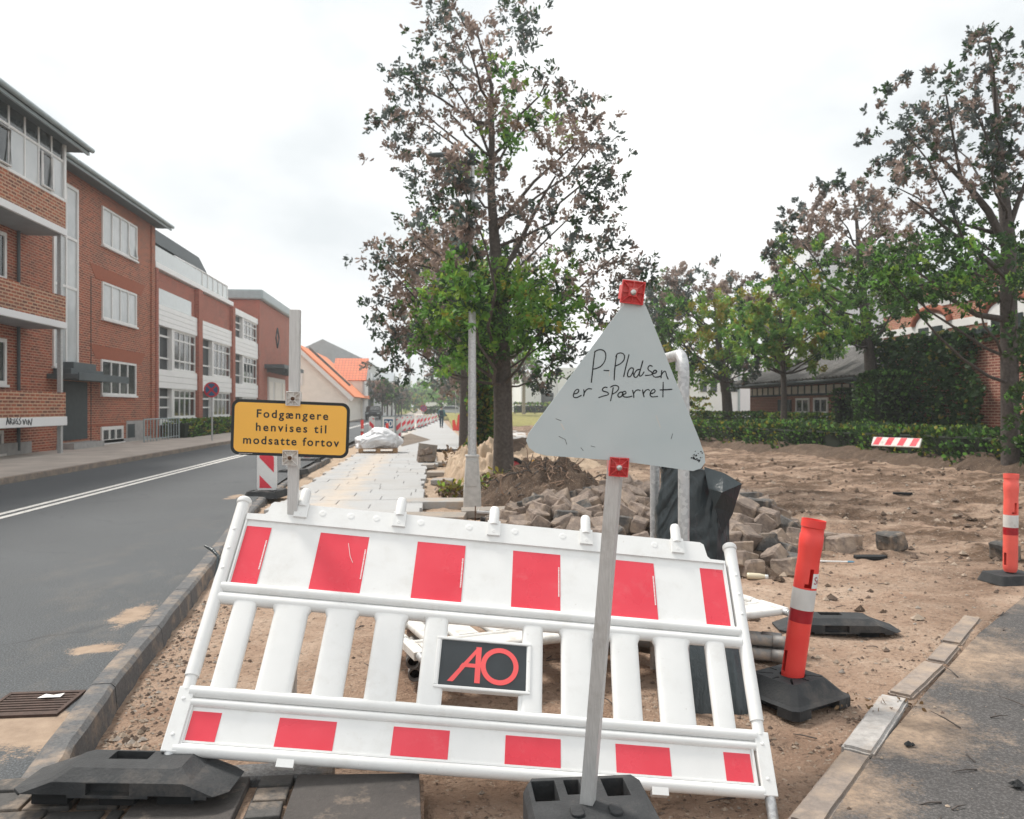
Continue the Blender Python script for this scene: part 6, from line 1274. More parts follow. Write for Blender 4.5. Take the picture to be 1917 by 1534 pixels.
# the oak in the middle: crown sprays surveyed by bearing and height, spread through the depth of the crown
rg = random.Random(11)
OAK = [(855, 22, 'b'), (905, 55, 'b'), (950, 22, 'd'), (985, 50, 'd'), (990, 20, 'd'), (825, 18, 'd'), (872, 75, 'b'), (905, 100, 'b'), (845, 45, 'd'), (795, 125, 'd'), (805, 55, 'd'), (775, 140, 'd'), (755, 143, 'd'), (860, 110, 'b'), (930, 120, 'b'), (975, 85, 'd'), (830, 140, 'd'), (890, 165, 'b'), (840, 85, 'b'),
 (780, 178, 'd'), (738, 210, 'd'), (728, 236, 'd'), (752, 230, 'b'), (780, 258, 'd'), (797, 214, 'b'), (738, 277, 'b'), (756, 303, 'd'), (784, 322, 'd'), (797, 362, 'd'), (780, 400, 'd'), (774, 438, 'd'), (704, 478, 'd'), (738, 480, 'b'), (765, 482, 'c'), (806, 446, 'c'), (842, 456, 'c'),
 (842, 212, 'b'), (888, 212, 'b'), (940, 202, 'c'), (953, 140, 'g'), (973, 170, 'b'), (940, 186, 'g'), (1005, 208, 'g'), (989, 235, 'b'), (963, 258, 'g'), (950, 275, 'g'), (907, 247, 'b'), (925, 228, 'b'), (1028, 146, 'd'), (1048, 182, 'b'), (1080, 180, 'd'), (1054, 233, 'l'), (1093, 222, 'c'), (1116, 241, 'b'), (1131, 252, 'd'), (1084, 260, 'c'), (1045, 270, 'c'), (1018, 287, 'c'), (1090, 293, 'b'), (1116, 326, 'd'), (1139, 306, 'd'), (1142, 345, 'd'), (1093, 352, 'd'), (1060, 320, 'b'), (1051, 368, 'b'), (1035, 400, 'd'), (1070, 404, 'd'), (1110, 394, 'd'), (1142, 404, 'd'), (996, 407, 'b'), (953, 407, 'b'), (930, 342, 'b'), (905, 330, 'd'), (888, 313, 'g'), (858, 318, 'g'), (870, 330, 'l'), (842, 293, 'c'), (823, 270, 'b'), (862, 345, 'b'), (836, 368, 'd'), (875, 400, 'c'), (960, 384, 'b'), (830, 330, 'b'), (815, 300, 'c'),
 (725, 500, 'd'), (755, 496, 'd'), (797, 465, 'c'), (823, 485, 'c'), (855, 465, 'c'), (880, 450, 'b'), (757, 524, 'b'), (735, 552, 'b'), (712, 584, 'd'), (757, 570, 'c'), (731, 602, 'b'), (757, 608, 'c'), (731, 634, 'd'), (725, 668, 'd'), (751, 677, 'd'), (774, 648, 'b'), (797, 608, 'b'), (816, 582, 'd'), (835, 560, 'd'), (855, 537, 'g'), (881, 563, 'g'), (905, 524, 'g'), (940, 530, 'l'), (973, 543, 'g'), (1002, 530, 'l'), (1044, 504, 'g'), (1077, 510, 'g'), (1051, 537, 'b'), (1093, 530, 'b'), (1116, 498, 'b'), (1149, 481, 'b'), (1130, 460, 'd'), (1181, 508, 'b'), (1200, 512, 'd'), (1142, 537, 'd'), (1116, 563, 'b'), (1067, 570, 'd'), (1100, 596, 'g'), (1129, 600, 'b'), (1035, 602, 'g'), (1002, 612, 'g'), (970, 628, 'g'), (1012, 648, 'p'), (1051, 635, 'p'), (1084, 648, 'd'), (1064, 677, 'd'), (1025, 677, 'p'), (986, 667, 'g'), (1005, 713, 'd'), (1018, 706, 'd'), (888, 622, 'g'), (868, 648, 'g'), (907, 635, 'p'), (914, 677, 'p'), (844, 628, 'd'), (836, 608, 'g'), (870, 600, 'p'), (900, 590, 'g'), (930, 590, 'p'), (960, 580, 'g'), (845, 520, 'b'), (1005, 470, 'b'), (1050, 465, 'b'), (970, 470, 'd'), (1090, 450, 'd'), (930, 480, 'g'), (900, 490, 'l'), (1020, 570, 'g'), (985, 590, 'l'), (955, 650, 'p')]
bl = []
for px, py, p in OAK:
    off = abs(px - 935) / 260; bl.append((D(px, py, 15.2 + rg.uniform(-1, 1) * 2.0 * max(.15, 1 - off)), rg.uniform(.26, .36), p))
for i, (py, p) in enumerate(((305, 'b'), (330, 'd'), (362, 'b'), (396, 'd'), (428, 'b'), (455, 'd'), (482, 'b'), (508, 'g'), (532, 'g'), (556, 'p'), (582, 'g'))):
    bl.append((D(870 + rg.uniform(-14, 14) - (30 if py < 320 else 0), py, 11.0 + rg.uniform(-.3, .3)), .17, p))
for px, py, rr_, p in fill(24, 862, 588, 72, 84, 93, lambda u, v, q: q.choice('gggl'), 30) + fill(14, 1000, 560, 70, 60, 94, lambda u, v, q: q.choice('ggl'), 28): bl.append((D(px, py, 14.4 + rg.uniform(-1.5, 1.0)), .28, p))
trunk = [D(943, 905, 15.2), D(942, 800, 15.2), D(940, 690, 15.2), D(937, 600, 15.2), D(932, 520, 15.2), D(925, 440, 15.2), D(919, 350, 15.2), D(921, 250, 15.2), D(920, 160, 15.2), D(893, 60, 15.2)]
trunk[0].z -= .35
tree('oak_tree', 'tall oak with brown and green leaves in the middle of the site', trunk, [.22, .18, .168, .155, .125, .10, .075, .055, .035, .016], bl, 175, .105, 5, every=6, limb_r=.035, sub=11)
t = bpy.data.objects['oak_tree']; m = MB(); rl = random.Random(2)
for P, r in (([(922, 440), (955, 395), (1000, 340), (1045, 300), (1080, 265)], .05), ([(928, 520), (960, 480), (985, 430), (1010, 380), (1040, 330)], .075), ([(920, 300), (895, 235), (865, 185), (840, 150), (828, 130)], .03), ([(921, 320), (875, 290), (835, 260), (800, 235), (760, 225)], .03), ([(934, 560), (985, 545), (1040, 545), (1090, 570), (1120, 600)], .05), ([(932, 575), (890, 545), (850, 520), (800, 500), (745, 490)], .05), ([(935, 600), (980, 600), (1020, 625), (1050, 660), (1010, 705)], .03)):
    m.tube([D(a, b, 15.2 + .25 * i * (1 if r > .045 else -1) * .4) for i, (a, b) in enumerate(P)], [r, r * .8, r * .6, r * .45, r * .25], 7)
obj('limb', m, 'bark', t, 0, True)
def px_tree(name, label, tr, rads, spec, depth, spread, per, size, seed, **k):
    rg = random.Random(seed); b = [(D(px, py, depth + rg.uniform(-spread, spread)), rr * depth / 1500, p) for px, py, rr, p in spec]; T = [D(px, py, depth) for px, py in tr]; T[0].z -= .4
    return tree(name, label, T, rads, b, per, size, seed, **k)
big = [(1849, 67, 22, 'd'), (1862, 84, 18, 'd'), (1829, 74, 16, 'd'), (1812, 96, 12, 'd'), (1837, 117, 20, 'd'), (1877, 106, 18, 'd'), (1905, 123, 20, 'd'), (1801, 150, 20, 'd'), (1826, 158, 20, 'd'), (1854, 143, 20, 'd'), (1878, 170, 20, 'd'), (1902, 185, 20, 'd'), (1692, 148, 15, 'd'), (1664, 166, 13, 'd'), (1647, 213, 18, 'd'), (1697, 207, 20, 'd'), (1689, 241, 20, 'd'), (1745, 157, 18, 'd'), (1773, 150, 14, 'd'), (1750, 188, 20, 'd'), (1728, 215, 18, 'd'), (1792, 207, 20, 'd'), (1820, 195, 18, 'd'), (1803, 232, 20, 'b'), (1838, 225, 18, 'd'), (1902, 224, 22, 'd'), (1621, 260, 12, 'd'), (1735, 236, 18, 'b'), (1652, 302, 14, 'd'), (1708, 274, 22, 'd'), (1686, 292, 16, 'd'), (1739, 274, 20, 'd'), (1792, 280, 20, 'd'), (1820, 305, 20, 'b'), (1706, 319, 20, 'd'), (1672, 333, 20, 'b'), (1628, 325, 18, 'd'), (1736, 315, 20, 'd'), (1770, 318, 20, 'b'), (1722, 356, 22, 'b'), (1680, 352, 20, 'd'), (1764, 375, 20, 'd'), (1750, 402, 20, 'd'), (1795, 390, 18, 'd'), (1820, 375, 18, 'd'), (1876, 300, 20, 'd'), (1905, 290, 20, 'b'), (1860, 255, 18, 'd'), (1905, 345, 20, 'd'), (1880, 380, 16, 'p'), (1850, 420, 18, 'p'), (1800, 450, 24, 'p'), (1760, 470, 24, 'p'), (1840, 480, 26, 'p'), (1880, 470, 26, 'p'), (1905, 440, 24, 'p'), (1720, 500, 26, 'p'), (1690, 480, 22, 'p'), (1780, 520, 26, 'p'), (1820, 545, 26, 'p'), (1860, 530, 26, 'p'), (1900, 520, 26, 'p'), (1740, 555, 24, 'p'), (1700, 540, 24, 'g'), (1780, 585, 18, 'p'), (1850, 585, 22, 'p'), (1905, 580, 26, 'p'), (1660, 520, 24, 'g'), (1640, 480, 20, 'b'), (1930, 150, 24, 'd'), (1945, 230, 30, 'd'), (1950, 330, 30, 'd'), (1955, 430, 30, 'p'), (1960, 530, 30, 'p'), (1990, 280, 30, 'd'), (2000, 420, 36, 'p'), (2010, 540, 36, 'p')]
px_tree('oak_tree', 'large dark oak with bare lower limbs at the right edge', [(1893, 860), (1890, 700), (1888, 560), (1888, 450), (1880, 380), (1872, 300), (1868, 220), (1858, 140), (1850, 80)], [.18, .16, .15, .13, .11, .09, .06, .04, .02], [b for b in big if b[1] < 565] + fill(60, 1780, 500, 180, 74, 77, lambda u, v, r: r.choice('ppppg'), 24) + fill(26, 1790, 300, 120, 110, 78, lambda u, v, r: r.choice('ddb'), 18) + [(1918 + (i % 3 - 1) * 14, 610 + i * 14, 20, 'p') for i in range(18)], 15.6, 2.2, 135, .10, 31, limb_r=.035, sub=8, every=8)
tb_ = bpy.data.objects['oak_tree.001']; m = MB()
for P, r in (([(1888, 470), (1850, 395), (1810, 345), (1770, 305), (1735, 270)], .09), ([(1885, 520), (1830, 470), (1780, 435), (1740, 400), (1700, 370)], .06), ([(1888, 600), (1830, 590), (1780, 560), (1750, 530), (1700, 500)], .07), ([(1888, 430), (1905, 380), (1925, 330), (1935, 250)], .06), ([(1800, 340), (1790, 290), (1780, 230), (1770, 170)], .035)):
    m.tube([D(a, b, 15.6 - .12 * i) for i, (a, b) in enumerate(P)], [r * (1 - .19 * i) for i in range(len(P))], 7)
obj('limb', m, 'bark', tb_, 0, True)
px_tree('oak_tree', 'oak with copper upper leaves beside the brick house', [(1640, 800), (1634, 730), (1628, 660), (1618, 580), (1610, 500), (1605, 430), (1600, 380)], [.26, .21, .18, .14, .10, .06, .03],
        fill(84, 1590, 500, 125, 140, 41, lambda u, v, r: ('c' if r.random() < .6 else 'b') if v < -.1 + .3 * u else r.choice('gggpl'), 24) + [(1480, 400, 16, 'd'), (1475, 425, 18, 'd'), (1500, 385, 14, 'd'), (1545, 350, 16, 'd'), (1570, 345, 14, 'd'), (1440, 470, 14, 'd'), (1455, 462, 14, 'd'), (1650, 600, 26, 'p'), (1690, 610, 26, 'p'), (1620, 640, 22, 'p'), (1580, 625, 24, 'g'), (1700, 570, 26, 'p'), (1460, 500, 14, 'b')], 26, 2.6, 165, .155, 42, limb_r=.05, sub=7, every=5)
px_tree('young_oak', 'slender green young tree in front of the brick house', [(1467, 800), (1468, 740), (1466, 690), (1462, 630), (1460, 570)], [.13, .11, .10, .06, .03], fill(64, 1480, 610, 105, 78, 43, lambda u, v, r: r.choice('gglll') if v > -.5 else r.choice('glb'), 24), 30, 2.2, 180, .175, 44, sub=6)
px_tree('oak_tree', 'rounded green and yellowish oak behind the bent pipe hoop', [(1365, 800), (1360, 740), (1352, 690), (1345, 640), (1340, 580)], [.26, .22, .20, .14, .05], fill(84, 1320, 615, 130, 100, 45, lambda u, v, r: (r.choice('bcd') if v < -.62 else (r.choice('dpg') if v > .62 or u < -.6 else r.choice('lglyl' if u > -.2 else 'gpgl'))), 26), 37, 3.2, 220, .19, 46, sub=6)
px_tree('oak_tree', 'dark copper oak mostly hidden behind the sign apex', [(1215, 810), (1216, 720), (1218, 620)], [.22, .2, .08], fill(42, 1235, 610, 70, 85, 47, lambda u, v, r: r.choice('bdpg'), 24), 42, 2.5, 120, .2, 48, sub=6)
def round_tree(label, x, y, h0, h1, rad, seed, pals, n=52, per=44, size=.26, trunk_r=.2, bark='bark', name='oak_tree', group='avenue trees along the footway', zb=None):
    rg = random.Random(seed); zb = slope(x, y) if zb is None else zb; b = []
    while len(b) < n:
        u, v, w = rg.uniform(-1, 1), rg.uniform(-1, 1), rg.uniform(-1, 1); q = u * u + v * v + w * w
        if .12 < q < 1: b.append((Vector((x + u * rad, y + v * rad, zb + (h0 + h1) / 2 + w * (h1 - h0) / 2)), rad * .17, rg.choice(pals)))
    return tree(name, label, [Vector((x, y, zb - .3)), Vector((x + .05, y, zb + h0)), Vector((x, y, zb + (h0 + h1) / 2)), Vector((x - .1, y, zb + h1 * .9))], [trunk_r, trunk_r * .85, trunk_r * .55, .03], b, per, size, seed, bark, group, 2, .06, 5)
round_tree('copper brown oak just behind the middle oak, second in the avenue', .98, 24, 2.6, 7.4, 2.5, 61, 'bbcdgp', 78, 90, .16)
round_tree('dark oak third in the avenue behind the street lamp', 1.3, 32, 2.3, 7.6, 2.8, 62, 'bdcdg', 70, 80, .19)
round_tree('brownish oak fourth in the avenue', 1.62, 41, 2.2, 8, 3.0, 63, 'bcdg', 60, 70, .23)
round_tree('dark oak fifth in the avenue above the walking person', 2.1, 52, 2.0, 8, 3.2, 64, 'bdcd', 56, 46, .32)
round_tree('dark oak farthest in the avenue', 2.7, 66, 1.9, 8, 3.4, 65, 'dbdp', 50, 44, .38)
for i, (x, y, lb) in enumerate(((8.2, 84, 'pale trunked tree on the lawn left of the white hall'), (6.2, 88, 'pale trunked tree on the lawn beside the oak trunk'), (11.0, 96, 'pale trunked tree on the lawn in front of the white hall'))): round_tree(lb, x, y, 3.6, 8, 2.2, 70 + i, 'gpbd', 36, 40, .4, .22, 'bark_pale', 'lawn_tree', 'trees on the lawn', .5)
CL = ['nearest clipped tree in the row across the street', 'second clipped tree in the row across the street', 'third clipped tree in the row across the street', 'fourth clipped tree in the row across the street', 'fifth clipped tree in the row across the street', 'farthest clipped tree in the row across the street']
for i in range(6): round_tree(CL[i], -5.4 + .1 * i, 88 + i * 8.5, 1.9, 4.4, 1.5, 80 + i, 'dbpd', 40, 40, .36, .1, 'bark', 'clipped_tree', 'clipped trees across the street', 0)
def leafbox(name, label, cat, pts, h, w, n, size, pals, seed, zb=None, lump=.16, kind=None, parent=None, core=True):
    """a hedge along a line of ground points"""
    nr = np.random.default_rng(seed); base = Vector((*pts[0], 0)); t = parent or thing(name, label, cat, Vector((*((Vector(pts[0]) + Vector(pts[-1])) / 2), 0))); P, Dr, Sz, Mi = [], [], [], []
    seg = [(Vector(a), Vector(b)) for a, b in zip(pts, pts[1:])]; Ls = [(b - a).length for a, b in seg]; tot = sum(Ls)
    m = MB()
    for a, b in seg:
        d = (b - a).normalized(); nn = Vector((-d.y, d.x)) * w * .36; z0 = zb(a) if zb else 0; z1 = zb(b) if zb else 0
        vs = [(*(a + nn), z0), (*(a - nn), z0), (*(b - nn), z1), (*(b + nn), z1), (*(a + nn), z0 + h * .86), (*(a - nn), z0 + h * .86), (*(b - nn), z1 + h * .86), (*(b + nn), z1 + h * .86)]
        m.add(vs, [(0, 1, 2, 3), (4, 5, 6, 7), (0, 1, 5, 4), (1, 2, 6, 5), (2, 3, 7, 6), (3, 0, 4, 7)])
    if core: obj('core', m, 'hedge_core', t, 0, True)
    for _ in range(n):
        k = nr.choice(len(seg), p=np.array(Ls) / tot); a, b = seg[k]; u = nr.random(); c = a.lerp(b, u); d = (b - a).normalized(); nn = Vector((-d.y, d.x)); z0 = zb(c) if zb else 0
        s = nr.random()
        if s < .36: off, z, dr = nr.uniform(-.5, .5) * w, h * (1 + lump * .6 * mnoise.noise(Vector((c.x * .9, c.y * .9, seed)))), (nr.normal() * .6, nr.normal() * .6, 1)
        else: sd_ = 1 if s < .72 else -1; z = h * nr.uniform(.02, 1); off = sd_ * w * (.48 + lump * mnoise.noise(Vector((c.x * 1.1, c.y * 1.1, z + seed)))) * (1 if z < h * .9 else .9); dr = (nn.x * sd_ + nr.normal() * .5, nn.y * sd_ + nr.normal() * .5, .5 + nr.normal() * .5)
        if tot < 3 and nr.random() < .3:
            e_ = -1 if nr.random() < .5 else 1; c = (seg[0][0] if e_ < 0 else seg[-1][1]) + d * e_ * nr.uniform(.0, .25); z = h * nr.uniform(.02, 1); off = nr.uniform(-.5, .5) * w; dr = (d.x * e_ + nr.normal() * .5, d.y * e_ + nr.normal() * .5, .4 + nr.normal() * .5)
        P.append((c.x + nn.x * off, c.y + nn.y * off, z0 + z)); Dr.append(dr); Sz.append(size * nr.uniform(.6, 1.3)); pl = PAL[pals[int(nr.integers(len(pals)))]] if mnoise.noise(Vector((c.x * .8, c.y * .8, z * 1.5 + seed * 3))) > -.1 else PAL[pals[0]]; Mi.append(pl[nr.integers(len(pl))])
    obj('foliage', leaf_mesh('foliage', np.array(P), np.array(Dr), np.array(Sz), np.array(Mi), nr, .6), LEAF, t, 0, True, False); return t
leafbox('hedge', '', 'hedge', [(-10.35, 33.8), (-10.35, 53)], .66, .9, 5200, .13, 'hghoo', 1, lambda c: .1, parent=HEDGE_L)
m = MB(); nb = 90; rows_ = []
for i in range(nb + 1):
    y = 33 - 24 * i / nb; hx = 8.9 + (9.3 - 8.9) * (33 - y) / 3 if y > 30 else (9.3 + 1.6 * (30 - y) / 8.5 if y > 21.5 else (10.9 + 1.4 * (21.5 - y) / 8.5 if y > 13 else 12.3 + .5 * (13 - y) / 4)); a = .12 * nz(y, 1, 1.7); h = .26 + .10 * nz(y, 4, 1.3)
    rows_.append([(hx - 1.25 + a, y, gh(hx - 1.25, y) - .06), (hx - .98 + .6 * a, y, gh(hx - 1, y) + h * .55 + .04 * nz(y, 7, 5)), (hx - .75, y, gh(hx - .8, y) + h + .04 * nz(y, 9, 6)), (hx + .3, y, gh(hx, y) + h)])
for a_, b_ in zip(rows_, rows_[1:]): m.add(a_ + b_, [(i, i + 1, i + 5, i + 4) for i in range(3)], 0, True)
struct('ground', m, 'dark_soil', False)  # earth bank at the hedge foot; its dark colour also paints the hedge's shadow
hz_ = lambda c: gh(c.x, c.y) - .05
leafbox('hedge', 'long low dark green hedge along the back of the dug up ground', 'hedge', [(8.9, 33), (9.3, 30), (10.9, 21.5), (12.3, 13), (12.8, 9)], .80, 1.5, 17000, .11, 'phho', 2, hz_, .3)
leafbox('hedge', 'clipped yellowish hedge right in front of the brick house', 'hedge', [(13.4, 40), (13.7, 27)], .98, .9, 5200, .13, 'hhol', 3, lambda c: .05)
leafbox('shrub', 'low yellow green shrubs beside the bent hoop', 'shrub', [(11.5, 40), (14.0, 41)], 1.5, 1.6, 1400, .2, 'olh', 4, lambda c: .0, .5, core=False)
# ivy on the outbuilding
nr = np.random.default_rng(5); n = 9000; yy = 24.6 - 7.2 * nr.random(n) ** 1.0; zz = -.1 + 3.6 * nr.random(n); keep = (yy > 19.25 + .2 * zz + .22 * np.sin(zz * 2.6) + .15 * np.sin(zz * 6)) | ((zz > 3.1) & (nr.random(n) < .5)); yy, zz = yy[keep], zz[keep]; n = len(yy)
dep = np.array([.12 + .16 * mnoise.noise(Vector((a * .9, b * .9, 2))) + .1 * mnoise.noise(Vector((a * 2.3, b * 2.3, 7))) for a, b in zip(yy, zz)]); P = np.stack([14.48 - np.abs(dep) - .1 * nr.random(n), yy, zz], 1); Dr = np.stack([-1 + .5 * nr.normal(size=n), .7 * nr.normal(size=n), -.3 + .6 * nr.normal(size=n)], 1)
obj('ivy', leaf_mesh('ivy', P, Dr, .13 * nr.uniform(.7, 1.4, n), nr.choice([6, 6, 6, 7, 3, 8], n, p=[.4, .2, .18, .14, .05, .03]), nr, .75), LEAF, IV, 0, True, False)
leafbox('ivy_bush', 'square clipped dark bush against the ivy covered building', 'shrub', [(13.6, 23.6), (13.6, 22.5)], 2.2, 1.1, 3400, .13, 'php', 6, lambda c: 0)
for x, y, lb in ((15.3, onx(1577, 740, 15.3).y, 'narrow columnar conifer against the brick house'), (15.3, onx(1606, 740, 15.3).y, 'narrow columnar conifer by the house downpipe')): leafbox('columnar_shrub', lb, 'shrub', [(x - .2, y), (x + .2, y)], 1.95, .5, 1000, .12, 'php', int(y * 7), lambda c: 0, .1)
# ivy clad trunk behind the street lamp
nr = np.random.default_rng(8); n = 4200; th = nr.uniform(0, 6.28, n); z = nr.uniform(-.1, 3.0, n); c = D(901, 800, 20.5); rr = (.22 + .10 * np.array([mnoise.noise(Vector((math.cos(a) * 1.2, math.sin(a) * 1.2, q * 1.5))) for a, q in zip(th, z)]) + .12 * (z < .5)) * nr.uniform(.9, 1.2, n)
t = thing('ivy_tree', 'tree trunk wrapped in green and yellow ivy behind the street lamp', 'ivy', (c.x, c.y, -.2)); P = np.stack([c.x + rr * np.cos(th), c.y + rr * np.sin(th), z - .1], 1); Dr = np.stack([np.cos(th), np.sin(th), -.2 + 0 * th], 1) + nr.normal(size=(n, 3)) * .5
obj('foliage', leaf_mesh('ivy', P, Dr, .12 * nr.uniform(.7, 1.3, n), nr.choice([3, 6, 8, 5, 7], n, p=[.3, .25, .2, .1, .15]), nr, .75), LEAF, t, 0, True, False); m = MB(); m.tube([(c.x, c.y, -.3), (c.x, c.y, 3.6)], [.17, .14], 10); obj('trunk', m, 'bark', t, 0, True)
def weeds(name, label, spots, n, size, pal, seed, kind='stuff'):
    nr = np.random.default_rng(seed); P, Dr = [], []
    for (x, y, r, h) in spots:
        for _ in range(n): a = nr.uniform(0, 6.28); q = r * nr.random() ** .6; xx, y_ = x + q * math.cos(a), y + q * math.sin(a); P.append((xx, y_, gh(xx, y_) + h * nr.random())); Dr.append((nr.normal() * .7, nr.normal() * .7, .5 + nr.normal() * .4))
    k = len(P); o = obj(name, leaf_mesh(name, np.array(P), np.array(Dr), size * nr.uniform(.5, 1.3, k), nr.choice(PAL[pal], k), nr, .5), LEAF, None, 0, False, False); return stuff(o, label)
weeds('leaf_litter', 'dry leaves and weeds round the oak foot and lamp post', [(1.0, 12.2, .5, .12), (1.5, 13.2, .7, .22), (1.0, 13.8, .45, .3), (.35, 12.4, .3, .25), (1.9, 12.0, .6, .08)], 150, .11, 'r', 91)
weeds('leaf_litter', 'green weeds beside the lamp post foot', [(.95, 12.9, .3, .35), (.3, 12.3, .2, .28), (1.45, 14.3, .4, .3)], 70, .11, 'o', 92)
weeds('leaf_litter', 'dry twiggy weeds beside the footway near the first lamp', [(.55, 19.5, .35, .5)], 130, .13, 'r', 93)
weeds('leaf_litter', 'small leaves beside the leaning post foot', [(1.98, 3.55, .14, .04), (2.25, 3.5, .1, .03)], 40, .03, 'r', 94)
def wood(name, label, spots, n, size, pals, seed):
    nr = np.random.default_rng(seed); b = []
    for x, y, z, r in spots:
        for _ in range(n): v = nr.normal(size=3); v /= np.linalg.norm(v); v *= r * nr.random() ** .4; b.append(((x + v[0], y + v[1], z + v[2] * .7), r * .22, pals[int(nr.integers(len(pals)))]))
    P, Dr, Sz, Mi = crown(b, 18, size, nr, 3); o = obj(name, leaf_mesh(name, P, Dr, Sz, Mi, nr, .6), LEAF, None, 0, False, False); return stuff(o, label)
wood('woodland', 'far bushes and trees closing the end of the street', [(-6 + i * 1.9, 185 + (i % 3) * 12, 3.4 + (i * 37 % 5) * .5, 3.2) for i in range(8)] + [(-30 + i * 7, 330 + (i % 2) * 20, 7 + (i % 3) * 1.5, 7) for i in range(10)], 34, .8, 'hggo', 51)
wood('woodland', 'green bushes at the bend where the street ends', [(-6.5, 165, 1.8, 2.2), (-3.6, 170, 2.2, 2.4), (-.6, 168, 2.6, 2.6), (2.2, 172, 2.4, 2.4), (5, 166, 2.2, 2.4)], 40, .55, 'hghol', 55)
wood('woodland', 'far trees behind the lawn between the white buildings', [(3 + i * 4.4, 140 + (i % 2) * 10, 3.0 + (i % 3), 3.4) for i in range(3)] + [(6.5, 100, 1.6, 1.6), (30, 110, 4, 4), (36, 112, 5, 4)], 34, .7, 'hgo', 52)
leafbox('hedge', 'far clipped hedge in front of the white wall', 'hedge', [(-1.6, 140), (3.4, 140)], 1.0, 1.2, 700, .35, 'hg', 53, lambda c: .2)
leafbox('hedge', 'low hedge at the foot of the white hall', 'hedge', [(12, 117), (22, 117)], 1.2, 1.2, 900, .4, 'oh', 54, lambda c: .55)

# ------------------------------------------------------------------ no stopping signs, bench tables, person, cars
def stop_sign(label, x, y, z, h, r, sy):
    t = thing('no_stopping_sign', label, 'road sign', (x, y, z), 'round no stopping signs', (0, 0, -YAW)); m = MB(); m.tube([(0, 0, -.1), (0, 0, h + r * .3)], .03, 8); obj('pole', m, 'galvanised', t)
    M = Matrix.Translation((-.0, -.05, h)) @ RX; m = MB(); m.lathe([(r, -.01), (r, .01)], 28, 0, M); m.lathe([(r * .80, .0105), (r * .80, .012)], 28, 1, M)
    for a in (45, -45): m.box(-r * .8, r * .8, -r * .11, r * .11, .0125 + .001 * (a > 0), .015 + .001 * (a > 0), 2, M @ Matrix.Rotation(R(a), 4, 'Z'))
    obj('plate', m, ['sign_red', 'sign_blue', 'sign_red'], t)
p = onx(397, 735, -8.2); stop_sign('round blue and red no stopping sign before the white banded block', p.x, p.y, .1, p.z, .29, 0)
c = fall(793, 797); stop_sign('small distant no stopping sign above the striped boards', c.x, c.y, c.z, 1.62, .30, 0)
for x, y, lb in ((9.6, 99, 'dark picnic table on the lawn at the left'), (12.4, 101, 'dark picnic table on the lawn at the right')):
    t = thing('picnic_table', lb, 'table', (x, y, .57), 'picnic tables on the lawn'); m = MB(); m.box(-.9, .9, -.38, .38, .70, .76); obj('table_top', m, 'roof_dark', t)
    for s in (-1, 1): m = MB(); m.box(-.9, .9, s * .75 - .13, s * .75 + .13, .42, .47); obj('seat', m, 'roof_dark', t)
    m = MB(); [m.tube([(q * .65, s * .75, 0), (q * .65, s * .2, .74)], .05, 5) for q in (-1, 1) for s in (-1, 1)]; obj('leg', m, 'roof_dark', t)
def skin_body(name, verts, edges, rad, mat, parent, sub=2):
    me = bpy.data.meshes.new(name); me.from_pydata(verts, edges, []); o = bpy.data.objects.new(name, me); C.objects.link(o); o.modifiers.new('s', 'SKIN'); 
    for i, r in enumerate(rad): me.skin_vertices[0].data[i].radius = (r, r) if not isinstance(r, tuple) else r
    me.skin_vertices[0].data[0].use_root = True; q = o.modifiers.new('u', 'SUBSURF'); q.levels = sub; q.render_levels = sub
    dg = bpy.context.evaluated_depsgraph_get(); m2 = bpy.data.meshes.new_from_object(o.evaluated_get(dg)); bpy.data.objects.remove(o); m2.materials.clear(); m2.materials.append(MATS[mat]); [setattr(p_, 'use_smooth', True) for p_ in m2.polygons]; o = bpy.data.objects.new(name, m2); C.objects.link(o)
    if parent: o.parent = parent
    return o
c = fall(826.5, 802); t = thing('person', 'person in a teal jacket with a dark backpack walking away down the footway', 'person', c, None, (0, 0, -YAW))
V = [(0, 0, .92), (0, .02, 1.12), (0, .01, 1.32), (0, .0, 1.42), (0, -.01, 1.50), (0, .01, 1.60), (0, .01, 1.70), (-.10, .02, .86), (-.09, .10, .48), (-.08, -.02, .09), (-.08, .10, .04), (.10, .0, .86), (.09, -.02, .48), (.08, -.20, .11), (.08, -.10, .04), (-.19, .0, 1.38), (-.25, .03, 1.12), (-.24, .12, .90), (-.23, .15, .80), (.19, .0, 1.38), (.25, -.03, 1.12), (.25, .02, .90), (.25, .05, .80)]
Ed = [(0, 1), (1, 2), (2, 3), (3, 4), (4, 5), (5, 6), (0, 7), (7, 8), (8, 9), (9, 10), (0, 11), (11, 12), (12, 13), (13, 14), (3, 15), (15, 16), (16, 17), (17, 18), (3, 19), (19, 20), (20, 21), (21, 22)]
Rd = [(.15, .11), (.14, .10), (.17, .11), (.11, .08), .05, .085, .06, .085, .06, .045, .035, .085, .06, .045, .035, .06, .045, .036, .035, .06, .045, .036, .035]
skin_body('person_body', V, Ed, Rd, 'skin', t)
skin_body('jacket', [V[i] for i in (1, 0, 2, 3)] + [V[i] for i in (15, 16, 17, 19, 20, 21)], [(0, 1), (0, 2), (2, 3), (3, 4), (4, 5), (5, 6), (3, 7), (7, 8), (8, 9)], [(.17, .125), (.18, .135), (.195, .13), (.125, .09), .075, .06, .05, .075, .06, .05], 'jacket', t)
skin_body('trousers', [V[i] for i in (0, 7, 8, 9, 11, 12, 13)], [(0, 1), (1, 2), (2, 3), (0, 4), (4, 5), (5, 6)], [(.155, .115), .10, .072, .058, .10, .072, .058], 'trousers', t)
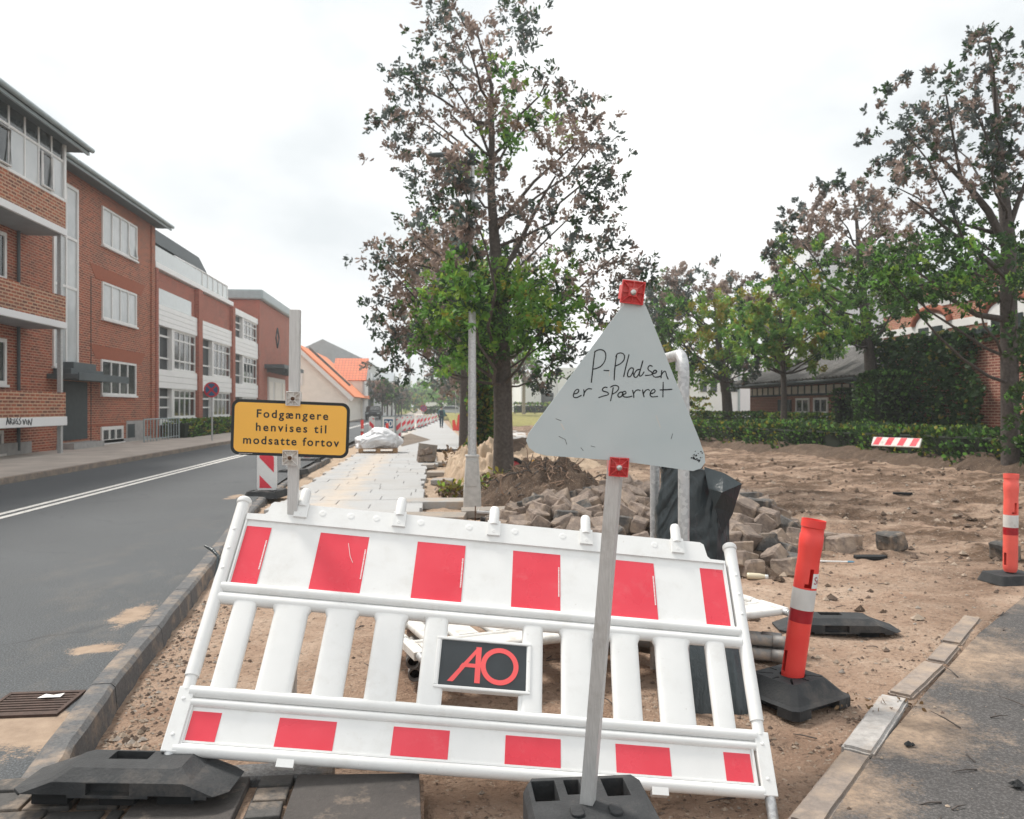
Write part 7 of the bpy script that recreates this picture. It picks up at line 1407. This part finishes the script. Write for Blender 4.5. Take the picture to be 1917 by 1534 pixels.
m = MB(); m.lathe([(.0, -.06), (.075, -.05), (.098, .0), (.088, .06), (.04, .1), (0, .105)], 14, 0, Matrix.Translation((0, -.012, 1.65))); obj('hair', m, 'hair', t); m = MB(); m.box(-.14, .14, -.27, -.12, 1.02, 1.40); obj('backpack', m, 'backpack', t, .05)
for sx in (-1, 1):
    P_ = V[10] if sx < 0 else V[14]; m = MB(); m.rings([[Vector((P_[0] + a * math.cos(q), P_[1] - .02 + b_ * math.sin(q), z)) for q in [k * .7854 for k in range(8)]] for a, b_, z in ((.05, .13, 0), (.052, .13, .05), (.045, .08, .11))], 0, True); obj('shoe', m, 'sign_black', t)
def car(label, x, y, z, yaw, mat, van=False):
    t = thing('parked_car', label, 'car', (x, y, z), None, (0, 0, yaw)); w = .86; H = 1.5
    prof = [(-2.05, .32), (-2.1, .62), (-2.02, .86), (-1.15, .98), (-.45, 1.42), (.2, 1.49), (1.25, 1.45), (1.95, 1.0), (2.08, .8), (2.05, .32)]
    m = MB(); rs = [[Vector((s * w * (1 if zz < .95 else .80), yy, zz)) for yy, zz in prof] for s in (-1, 1)]; mid = [[Vector((s * w * .86, yy, zz + (.02 if zz > .9 else 0))) for yy, zz in prof] for s in (-.5, .5)]
    m.rings([rs[0], mid[0], mid[1], rs[1]], 0, False); obj('body', m, mat, t, .04)
    m = MB(); m.add([(-.62, -1.13, 1.03), (.62, -1.13, 1.03), (.56, -.5, 1.415), (-.56, -.5, 1.415)], [(0, 1, 2, 3)]); m.add([(-.6, 1.86, 1.1), (.6, 1.86, 1.1), (.55, 1.34, 1.45), (-.55, 1.34, 1.45)], [(0, 1, 2, 3)])
    for s in (-1, 1): m.add([(s * .80, -.85, 1.02), (s * .80, 1.6, 1.04), (s * .71, 1.15, 1.41), (s * .71, -.35, 1.38)], [(0, 1, 2, 3)])
    for k in range(4): pass
    o = obj('window', m, 'glass_dark', t); o.modifiers.new('s', 'SOLIDIFY').thickness = .05; o.modifiers['s'].offset = 0
    for sx in (-1, 1):
        for yy in (-1.3, 1.3): m = MB(); m.lathe([(.0, -.1), (.28, -.1), (.31, -.06), (.31, .06), (.28, .1), (0, .1)], 18, 0, Matrix.Translation((sx * .76, yy, .31)) @ Matrix.Rotation(math.pi / 2, 4, 'Y')); obj('wheel', m, 'tyre', t)
        m = MB(); m.box(sx * .62 - .16, sx * .62 + .16, -2.13, -2.02, .62, .78); obj('headlight', m, 'glass_rail', t)
    m = MB(); m.box(-.4, .4, -2.12, -2.06, .40, .56); obj('grille', m, 'tyre', t); return t
car('small white car parked beyond the oak trunk', 4.62, 60, -.33, R(-6), 'car_white'); car('light grey car far down the street under the last oak', 3.2, 116, .1, R(80), 'car_grey'); car('dark car parked in front of the grey shop', -6.6, 92, 0, R(2), 'car_dark')
m = MB(); m.tube([(-7.6, 72, -.1), (-7.6, 72, .9)], .07, 8); m.lathe([(.09, .9), (.09, .94), (0, .97)], 10, 0, Matrix.Translation((-7.6, 72, 0))); tag(obj('bollard', m, 'roof_dark'), 'short dark bollard at the cottage corner', 'bollard')
